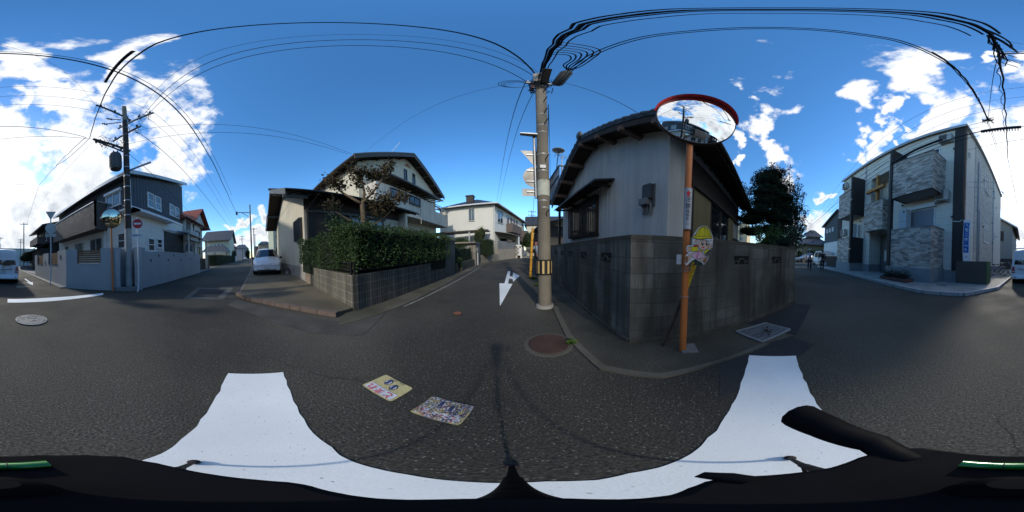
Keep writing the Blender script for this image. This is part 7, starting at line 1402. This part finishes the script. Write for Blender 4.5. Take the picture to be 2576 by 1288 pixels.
# ---- southern utility pole with transformer
UP2 = thing('utility_pole', 'tall utility pole with dark wrapped shaft, crossarms and insulators by the blue grey wall', 'utility pole', (-5.15, -5.1, .13))
b0 = V(-4.98, -4.93, 0)
m = MB(); m.tube([b0, b0 + V(.0, .0, 2.6)], [.17, .15], 20); m.build('lower_shaft', mk('pole_pale', (.33, .335, .33), .9, .12, 4, .08, streak=.2), UP2, smooth=40); m = MB(); m.tube([b0 + V(0, 0, 2.6), b0 + V(.02, 0, 9.3)], [.152, .125], 20); m.build('wrapped_shaft', mk('pole_dark_wrap', (.045, .035, .032), .8, .25, 4, .1, streak=.3), UP2, smooth=40); m = MB(); m.tube([b0 + V(.02, 0, 9.3), b0 + V(.03, 0, 10.9)], [.12, .105], 20); m.build('upper_shaft', M_conc, UP2, smooth=40)
m = MB(); [m.lathe(tuple(b0 + V(.01, 0, z)), [(.16 - z * .003, 0), (.16 - z * .003, .04)], 18) for z in (1.3, 3.2, 3.9, 4.6, 5.2, 5.7, 6.4, 7.3, 8.0, 8.6, 9.6)]; m.build('steel_bands', M_galv, UP2)
ins = mk('insulator_brown', (.05, .035, .03), .4, .1)
def arm(p, q, mat=M_galv, w=.075, n_ins=0, hang=False, iz=.22, name='crossarm'):
    m = MB(); m.bar(p, q, w); a = m.build(name, mat, UP2)
    for k in range(n_ins):
        c_ = Vector(p).lerp(Vector(q), (k + .3) / max(1, n_ins - .4)); m = MB(); s_ = -1 if hang else 1; m.lathe(tuple(c_ + V(0, 0, s_ * .04)), [(.02, 0), (.02, s_ * .05), (.06, s_ * .07), (.03, s_ * .12), (.055, s_ * .15), (.02, s_ * iz)], 10); m.build('insulator', ins, a)
arm((-3.45, -4.95, 9.85), (-5.4, -4.98, 9.8), mk('arm_dark', (.06, .055, .055), .6, .1), .08, 3); arm((-4.95, -5.4, 8.95), (-5.0, -3.4, 8.95), M_galv, .08, 4); arm((-4.95, -5.8, 8.1), (-4.92, -4.0, 8.1), mk('arm_dark', 0), .07, 3)
arm((-3.5, -5.3, 7.15), (-5.4, -5.1, 7.15), mk('arm_dark', 0), .09, 5, True); arm((-3.6, -5.25, 7.0), (-5.3, -5.05, 6.8), mk('arm_dark', 0), .06, 3); arm((-5.08, -5.7, 5.6), (-5.15, -3.75, 5.6), M_galv, .07, 0)
m = MB()
for p, q in (((-4.35, -5.25, 9.35), (-4.75, -4.95, 9.3)), ((-4.4, -5.65, 9.25), (-4.85, -5.05, 9.2))): m.tube([p, q], .03, 6); m.lathe(p, [(.02, -.12), (.07, -.08), (.03, -.02), (.07, .02), (.03, .08), (.06, .12), (.02, .16)], 10, (1, -.5, .2))
m.build('strain_insulator', ins, UP2)
TR = thing('transformer', 'grey ribbed transformer can hanging on the left side of the southern pole', 'transformer', (-4.68, -5.28, 5.7)); tc_ = V(-4.66, -5.30, 5.65)
m = MB(); m.lathe(tc_, [(.02, 0), (.23, .02), (.26, .08), (.26, .92), (.24, 1.0), (.03, 1.06)], 24); m.build('tank', mk('transformer_grey', (.07, .075, .08), .6, .1), TR, smooth=40); m = MB(); [m.bar(tc_ + V(.26 * math.cos(k * .393), .26 * math.sin(k * .393), .12), tc_ + V(.26 * math.cos(k * .393), .26 * math.sin(k * .393), .88), .035) for k in range(16)]; m.build('cooling_fins', mk('transformer_grey', 0), TR)
m = MB(); [m.lathe(tc_ + V(.1 * math.cos(k * 2.1), .1 * math.sin(k * 2.1), 1.02), [(.03, 0), (.05, .05), (.025, .08), (.045, .12), (.02, .2)], 8) for k in range(3)]; m.build('bushing', ins, TR)
LPS = thing('cable_loops', 'jumble of black jumper loops round the insulators of the southern pole', 'cable', (-5, -4.6, 8)); m = MB(); q_ = random.Random(9)
for (cx, cy, cz, n) in ((-5.0, -3.9, 8.95, 9), (-4.9, -4.3, 8.1, 10), (-4.1, -5.2, 7.1, 14), (-4.9, -5.0, 7.4, 8), (-3.6, -5.0, 9.5, 3)):
    for i in range(n): a = q_.uniform(0, 6.28); r_ = q_.uniform(.15, .45); m.tube([(cx + r_ * math.cos(a + k * .5) * q_.uniform(.7, 1.1), cy + r_ * math.sin(a + k * .5), cz + q_.uniform(-.25, .25)) for k in range(4)], .010, 4)
m.build('loops', M_wire, LPS)
# ---- signs at the south-west corner
redS = mk('sign_red', (.42, .025, .03), .45, .08); blueS = mk('sign_navy', (.03, .05, .11), .5)
NE = thing('no_entry_sign', 'round red no entry sign on a white post before the blue grey wall', 'road sign', (-4.79, -4.22, 0))
m = MB(); m.tube([(-4.66, -4.18, 0), (-4.74, -4.21, .1), (-4.79, -4.22, .4), (-4.81, -4.24, 2.95)], .031, 12); m.build('post', whp, NE, smooth=60)
sn = V(.76, .65, 0).normalized(); su = V(0, 0, 1).cross(sn); nc = V(-4.79, -4.22, 2.68) + sn * .04
for r_, o_, mt, nm in ((.205, 0, whp, 'rim'), (.195, .004, redS, 'red_disc')): m = MB(); m.lathe(nc + sn * o_, [(.004, 0), (r_, 0), (r_, .004), (.004, .004)], 32, tuple(sn)); m.build(nm, mt, NE)
m = MB(); p = nc + sn * .0095; m.hexa([p - su * .145 - V(0, 0, .035), p + su * .145 - V(0, 0, .035), p + su * .145 - V(0, 0, .035) + sn * .002, p - su * .145 - V(0, 0, .035) + sn * .002, p - su * .145 + V(0, 0, .035), p + su * .145 + V(0, 0, .035), p + su * .145 + V(0, 0, .035) + sn * .002, p - su * .145 + V(0, 0, .035) + sn * .002]); m.build('white_bar', whp, NE)
m = MB(); p = nc + V(0, 0, -.47) - su * .03; u3 = su * .22; m.hexa([p - u3 - V(0, 0, .085), p + u3 - V(0, 0, .085), p + u3 - V(0, 0, .085) + sn * .004, p - u3 - V(0, 0, .085) + sn * .004, p - u3 + V(0, 0, .07), p + u3 + V(0, 0, .07), p + u3 + V(0, 0, .07) + sn * .004, p - u3 + V(0, 0, .07) + sn * .004]); pt_ = m.build('supplement_plate', whp, NE); text_mesh('軽車両を除く', .072, blueS, p + sn * .005 - V(0, 0, .01), su, (0, 0, 1), pt_, 'plate_text', depth=.001, bold=.0015)
BS = thing('sign_post', 'tall grey post before the long wall carrying the backs of three road signs', 'sign post', (-2.70, -8.43, 0))
m = MB(); m.tube([(-2.62, -8.3, 0), (-2.69, -8.41, .12), (-2.72, -8.43, .5), (-2.72, -8.43, 4.0)], .033, 12); m.build('post', mk('post_grey_white', (.42, .45, .47), .5, .1), BS, smooth=60); bn_ = V(.28, .96, 0).normalized(); bu_ = V(0, 0, 1).cross(bn_); bc = V(-2.72, -8.43, 0) + bn_ * .05
m = MB(); m.ext([bc - bu_ * .29 + V(0, 0, 4.02), bc + bu_ * .29 + V(0, 0, 4.02), bc + V(0, 0, 3.52)], bn_ * .004); m.build('triangle_sign', backm, BS)
m = MB(); m.lathe(bc + V(0, 0, 3.05), [(.005, 0), (.30, 0), (.30, .004), (.005, .004)], 32, tuple(bn_)); m.build('round_sign', backm, BS); m = MB(); p = bc + V(0, 0, 2.58); m.hexa([p - bu_ * .3, p + bu_ * .3, p + bu_ * .3 + bn_ * .004, p - bu_ * .3 + bn_ * .004, p - bu_ * .3 + V(0, 0, .17), p + bu_ * .3 + V(0, 0, .17), p + bu_ * .3 + bn_ * .004 + V(0, 0, .17), p - bu_ * .3 + bn_ * .004 + V(0, 0, .17)]); m.build('plate_sign', backm, BS)
# ---- far poles
far_pm = mk('far_pole', (.13, .12, .12), .8, .1)
def far_pole(lab, x, y, h, arms=1, along='y', r=.15, gear=True):
    t = thing('utility_pole', lab, 'utility pole', (x, y, 0)); m = MB(); m.tube([(x, y, 0), (x, y, h)], [r, r * .7], 10); m.build('shaft', far_pm, t, smooth=50)
    for k in range(arms):
        z = h - .4 - .9 * k; m = MB(); d = V(0, 1, 0) if along == 'y' else V(1, 0, 0); m.bar(V(x, y, z) - d * .9, V(x, y, z) + d * .9, .1); a = m.build('crossarm', far_pm, t)
        m = MB(); [m.cyl(V(x, y, z + .05) + d * s_, V(x, y, z + .3) + d * s_, .05, n=6) for s_ in (-.8, -.3, .3, .8)]; m.build('insulators', ins, a)
    return t
t = far_pole('slim pole with long bracket arm rising behind the silver car', -24, -.62, 9.3, 0, r=.13); m = MB(); m.bar((-24, -.62, 8.0), (-24, -2.6, 8.1), .1); m.bar((-24, -.62, 7.2), (-24, -1.8, 8.0), .07); m.build('bracket_arm', far_pm, t); m = MB(); m.box(-24.12, -23.88, -2.75, -2.5, 7.75, 8.25); m.build('arm_box', trimb, t)
far_pole('second distant pole on the right side of the west street', -45, -.38, 9.5, 1); far_pole('third distant pole on the right side of the west street', -60, -.1, 9.9, 1); far_pole('distant pole with crossarm on the left side of the west street', -58, -4.75, 9.2, 2)
far_pole('distant pole with crossarms beyond the narrow lane above the cream house', 4.9, 39.7, 11.1, 3, 'x'); far_pole('distant dark pole rising behind the round bush beyond the van', -5.0, -34, 9.7, 1, 'x'); far_pole('distant pole directly behind the white van', -.2, -55, 9.6, 1, 'x'); far_pole('farthest small pole between van and round bush', -7.5, -59, 9.7, 2, 'x')
far_pole('distant pole at the far end of the east road', 58, -13.5, 10, 2)
# ---- overhead cables
def cab(a, b, lab, r=.012, sag=.15, **k): return wire(a, b, sag, r, 20, lab, **k)
cab((.45, 3.05, 7.0), (-3.3, -5.25, 7.1), 'thick black cable from the near pole head to the southern pole', .017, .12, wob=.01)
m = MB(); m.tube([(-1.30, -1.05, 6.98), (-1.84, -2.3, 6.98)], .032, 8); tag(m.build('cable_sleeve', M_wire, None, (-1.6, -1.6, 6.9)), 'thick black sleeve on the cable to the southern pole', 'cable sleeve')
cab((.42, 3.2, 7.15), (-4.97, -3.75, 9.2), 'upper thin cable from the near pole to the southern pole top arm', .010, .5); cab((.42, 3.5, 6.9), (-4.99, -3.5, 9.15), 'lower thin cable from the near pole to the southern pole top arm', .010, .55); cab((.5, 3.1, 7.25), (-4.97, -4.2, 9.1), 'faint highest cable between the near pole and the southern pole', .005, .3)
for i, (dx, dz, r_, lb) in enumerate(((0, 0, .024, 'thickest black bundle from the near pole overhead to the midair junction'), (-.07, .05, .014, 'left strand of the bundle from the near pole to the midair junction'), (.06, .04, .014, 'right strand of the bundle from the near pole to the midair junction'), (.16, -.05, .010, 'loose outer strand beside the bundle over the camera'))):
    cab((.56 + dx * .4, 3.0, 6.9 + dz), (.30 + dx, -1.0, 7.0 + dz), lb, r_, .02, wob=.02)
MJ = thing('cable_junction', 'clump of cable ties and loops where overhead bundles cross above the stop line', 'cable gear', (.28, -1.3, 7.0)); m = MB(); q_ = random.Random(4)
for i in range(12): y0 = -.8 - i * .08; m.tube([(.30, y0, 7.0), (.26 + q_.uniform(-.12, .15), y0 - .35, 6.9 + q_.uniform(-.1, .1)), (.15 + q_.uniform(-.1, .2), y0 - .6, 6.95)], .011, 4)
m.build('loops', M_wire, MJ)
cab((.30, -1.0, 7.0), (.86, -7.9, 7.05), 'spiral wrapped bundle running south from the midair junction', .022, .05, wob=.03); cab((.33, -1.0, 6.95), (.75, -5.6, 6.9), 'thin strand hugging the southbound bundle', .010, .1, wob=.05); cab((.86, -7.9, 7.05), (-.2, -55, 9.0), 'southbound cable beyond the crossing towards the far van pole', .018, 1.2)
cab((.28, -1.72, 6.98), (-24, -2.6, 8.0), 'thick cable running west overhead to the bracket pole', .021, .55, wob=.015); cab((.28, -1.68, 7.05), (-14, -1.9, 7.0), 'thin strand above the thick westbound cable', .009, .2); cab((-24, -2.6, 8.0), (-45, -.9, 9.0), 'westbound cable beyond the bracket pole', .02, .5)
cab((.30, -1.2, 7.05), (-3.4, -4.95, 9.8), 'faint slanting strand from the junction to the southern pole', .004, .1)
for dz, dx, lb in ((0, 0, 'left cable of the eastern pair over the block wall corner'), (.08, .08, 'right cable of the eastern pair over the block wall corner')):
    cab((.95 + dx, 3.1, 6.9 + dz), (1.16 + dx * .5, -4.75, 7.0 + dz), lb, .012, .03, wob=.015)
cab((1.08, -1.4, 7.03), (1.18, -4.75, 7.0), 'thick wrapped lower part of the eastern cable pair', .022, .02, wob=.015)
JE = thing('cable_junction', 'small clump of insulators hanging in the air before the apartment roof corner', 'cable gear', (1.17, -4.8, 7.0)); m = MB(); q_ = random.Random(8)
for i in range(12): m.tube([(1.17 + q_.uniform(-.2, .2), -4.8 + q_.uniform(-.1, .1), 7 + q_.uniform(-.2, .25)) for _ in range(3)], .012, 4)
m.box(1.0, 1.34, -4.82, -4.78, 6.98, 7.03); m.build('clamps', trimb, JE)
for a, b, lb in (((1.17, -4.8, 7.0), (.41, -1.95, 7.0), 'short tie strand from the hanging clump to the junction'), ((1.17, -4.8, 6.95), (1.3, -26, 7.4), 'southbound strand beyond the hanging clump'), ((1.2, -4.8, 6.9), (1.6, -25.5, 7.0), 'second southbound strand beyond the hanging clump')): cab(a, b, lb, .008, .15)
SPB = thing('cable_spacer', 'dark toothed spacer bar hanging on cables before the apartment corner', 'cable spacer', (.7, -4.55, 6.1)); m = MB(); m.bar((1.34, -4.62, 6.12), (.12, -4.46, 6.06), .07, .09); m.build('bar', trimb, SPB); m = MB(); [m.box(.2 + k * .085, .225 + k * .085, -4.60, -4.50, 5.98, 6.06) for k in range(13)]; m.build('teeth', trimb, SPB)
cab((1.33, -4.6, 6.1), (5.4, -4.86, 6.05), 'cable in the thick sleeve passing the upper right apartment balcony', .014, .1); m = MB(); m.tube([(2.59, -4.5, 5.98), (3.8, -4.6, 5.96), (5.36, -4.86, 6.0)], .05, 8); tag(m.build('cable_sleeve', M_wire, None, (4, -4.6, 5.9)), 'thick black sleeve on the cable passing the apartment balconies', 'cable sleeve')
for k, (dz, r_) in enumerate(((0, .014), (.12, .010), (-.13, .010), (.4, .006))): cab((1.4 if k else 5.36, -4.7, 6.1 + dz), (36, -7.5, 6.6 + dz * 2), ('main', 'upper thin', 'lower thin', 'faint topmost')[k] + ' cable along the east road before the apartment', r_, .5, wob=.02)
cab((1.2, -4.8, 6.95), (9, -5.1, 6.6), 'short slack line from the hanging clump along the apartment eave', .008, .2)
for k, yy in enumerate((-3.5, -4.1, -4.7)): cab((-4.97, yy, 9.2), (58, -12.7 - .6 * k, 9.9), ('northern', 'middle', 'southern')[k] + ' power line of three from the southern pole along the east road', .008, 1.0)
for k, yy in enumerate((-3.45, -3.9)): cab((-5.0, yy, 9.1), (-58, -4.2 - k * .8, 8.8), ('right', 'left')[k] + ' power line of the pair running west from the southern pole', .009, .9)
cab((-5.0, -4.3, 7.9), (-58, -4.75, 8.0), 'thick power line running west past the blue house roof', .016, 1.1); cab((-5.0, -4.8, 6.55), (-27, -8.4, 6.5), 'service line from the southern pole to the grey tiled house', .012, .4)
cab((-3.1, -5.2, 7.0), (.12, -4.46, 6.1), 'cable from the southern pole to the toothed spacer bar', .012, .0); cab((-3.5, -5.15, 7.0), (3.2, -7.98, 8.1), 'service line from the southern pole to the apartment hook', .010, .15); cab((-2.6, -11, 6.9), (3.2, -8.06, 5.76), 'service line crossing behind to the apartment side wall', .008, .1); cab((-2.6, -11, 6.6), (3.2, -8.2, 5.5), 'lower service line to the apartment side wall', .005, .3)
cab((-3.1, -5.2, 7.0), (-2.7, -11, 7.0), 'twisted cable from the southern pole towards the van', .013, .08, wob=.03); cab((-3.2, -5.1, 6.9), (-2.9, -8, 6.95), 'second twisted strand from the southern pole towards the van', .012, .25); cab((-2.7, -11, 7.0), (-5.0, -34, 8.6), 'cable continuing south to the pole behind the round bush', .013, .5); cab((-3.6, -5.2, 7.1), (-5.2, -34, 8.9), 'faint straight line above the southbound twisted cable', .006, .2)
cab((-5.0, -4.5, 8.1), (-7.98, 5.6, 8.05), 'upper service line from the southern pole to the cream house eave', .009, .35); cab((-5.0, -4.9, 7.3), (-7.98, 5.3, 7.95), 'lower service line from the southern pole to the cream house eave', .009, .3)
cab((.1, 3.5, 6.9), (-7.95, 6.5, 8.45), 'thin line from the near pole coil to the cream house gable', .005, .25); cab((.75, 3.1, 6.7), (1.84, 1.95, 4.2), 'thin drop line from the near pole to the white house ridge', .006, .05)
cab((.30, 3.05, 6.4), (-2.1, 22, 7.0), 'left drop line from the near pole along the lane to the white house', .010, .15); cab((.50, 3.4, 6.3), (-1.9, 22.5, 6.8), 'right drop line from the near pole along the lane to the white house', .008, .2); cab((.75, 3.3, 5.4), (2.4, 9.9, 4.6), 'drop line from the near pole to the laundry deck', .008, .3); cab((.75, 3.3, 5.2), (2.5, 11.2, 3.9), 'second drop line from the near pole past the laundry deck', .006, .2)
cab((4.9, 39.7, 10.7), (40, 44, 10.5), 'faint distant line east of the pole beyond the lane', .02, .8)
# ================================================================== TRIPOD under the camera
trm = mk('tripod_black', (.0028, .0028, .0036), .7, .15, 20, .1, spec=.12); grt = mk('vial_green', (.004, .13, .004), .15, .15, 30, 0, spec=.8)
TP = thing('camera_tripod', 'black camera tripod with pan head and green bubble level standing on the stop line', 'tripod', (0, 0, 0))
h = .22
def pp(az, dep, dz=h):
    d = cam2world(V(math.sin(R(az)) * math.cos(R(dep)), math.cos(R(az)) * math.cos(R(dep)), -math.sin(R(dep)))); return V(d.x, d.y, 0) * (dz / -d.z) + V(0, 0, CH - dz)
prof_ = [(-180, 70.2), (-165, 69.6), (-150, 69.6), (-137, 70.2), (-125, 72.5), (-117, 74.3), (-105, 76.6), (-90, 78.4), (-79, 79.3), (-72, 80.2), (-61, 83.2), (-47, 85.2), (-37, 85.6), (-22, 85.4), (-8, 85), (8, 85), (21, 85.0), (38, 85.7), (56, 83.9), (62, 81.5), (68, 79.2), (75, 77.6), (85, 77.2), (100, 76.0), (112, 74.2), (122, 70.6), (132, 67.2), (145, 67.2), (155, 68.6), (168, 70.0)]
ring = [pp(a, d) for a, d in prof_]
m = MB(); m.ext([p - V(0, 0, .035) for p in ring], (0, 0, .035)); m.build('head_plate', trm, TP, bevel=.004)
m = MB(); m.prism([(p.x * .6, -.045 + (p.y + .045) * .6) for p in ring], CH - h - .07, CH - h - .035); m.tube([(0, -.045, CH - h - .2), (0, -.045, CH - h - .06)], [.028, .024], 16); m.build('head_body', trm, TP, smooth=40)
m = MB(); m.lathe((0, -.04, CH - h), [(.014, 0), (.012, .02), (.006, .03)], 20); m.build('camera_screw', trm, TP, smooth=40)
va, vb = pp(158, 73.0, h - .004), pp(-163, 73.0, h - .004); m = MB(); m.tube([va, va.lerp(vb, .5), vb], .005, 12); m.build('level_vial', grt, TP, smooth=60)
m = MB(); m.bar(va + V(0, -.005, -.002), vb + V(0, -.005, -.004), .018, .006); m.build('vial_holder', trm, TP); m = MB(); [m.tube([va.lerp(vb, t_), va.lerp(vb, t_ + .01)], .0054, 10) for t_ in (.38, .62)]; m.build('vial_lines', trimb, TP)
h1, h2, h3 = pp(128, 66, h + .005), pp(110, 60, h + .01), pp(101.5, 56.3, h + .02)
m = MB(); m.tube([pp(140, 72, h + .01), h1, h2, h3, h3 + (h3 - h2) * .06], [.012, .014, .019, .022, .018], 12); m.build('pan_handle', trm, TP, smooth=60)
m = MB(); k0 = pp(66, 76.8, h); m.tube([pp(85, 79, h), pp(75, 77.6, h), k0], [.006, .006, .004], 8); m.build('lock_lever', trm, TP, smooth=60)
apex = V(0, -.045, .97)
m = MB(); m.tube([(0, -.045, .45), (0, -.045, CH - h - .1)], .010, 12); m.build('centre_column', trm, TP, smooth=60); m = MB(); m.lathe((0, -.045, .91), [(.012, 0), (.018, .01), (.018, .05), (.012, .07)], 18); m.build('spider', trm, TP, smooth=50)
for a, fr_ in ((-117, .40), (104, .40), (-2, .29)):
    d = V(math.sin(R(a)), math.cos(R(a)), 0) * fr_ / .42; m = MB(); m.tube([apex + d * .006, apex.lerp(d * .42 + V(0, 0, .03), .5)], .009, 10); m.tube([apex.lerp(d * .42 + V(0, 0, .03), .48), d * .42 + V(0, 0, .03)], .007, 10); lg = m.build('leg', trm, TP, smooth=60)
    m = MB(); m.ball(tuple(d * .425 + V(0, 0, .018)), (.018, .018, .018), 10); m.build('rubber_foot', mk('foot_rubber', (.03, .02, .025), .8), lg, smooth=60); m = MB(); m.bar(apex.lerp(d * .42, .52) - V(0, 0, 0), V(0, -.045, .52), .006, .004); m.build('spreader', trm, lg)
# debris
leaf_litter('fallen_leaves', 'few pale scraps lying in the lane gutter below the ribbed wall', [(-2.45 + rnd.gauss(0, .08), rnd.uniform(3, 8), .02) for _ in range(25)], dead, .035)
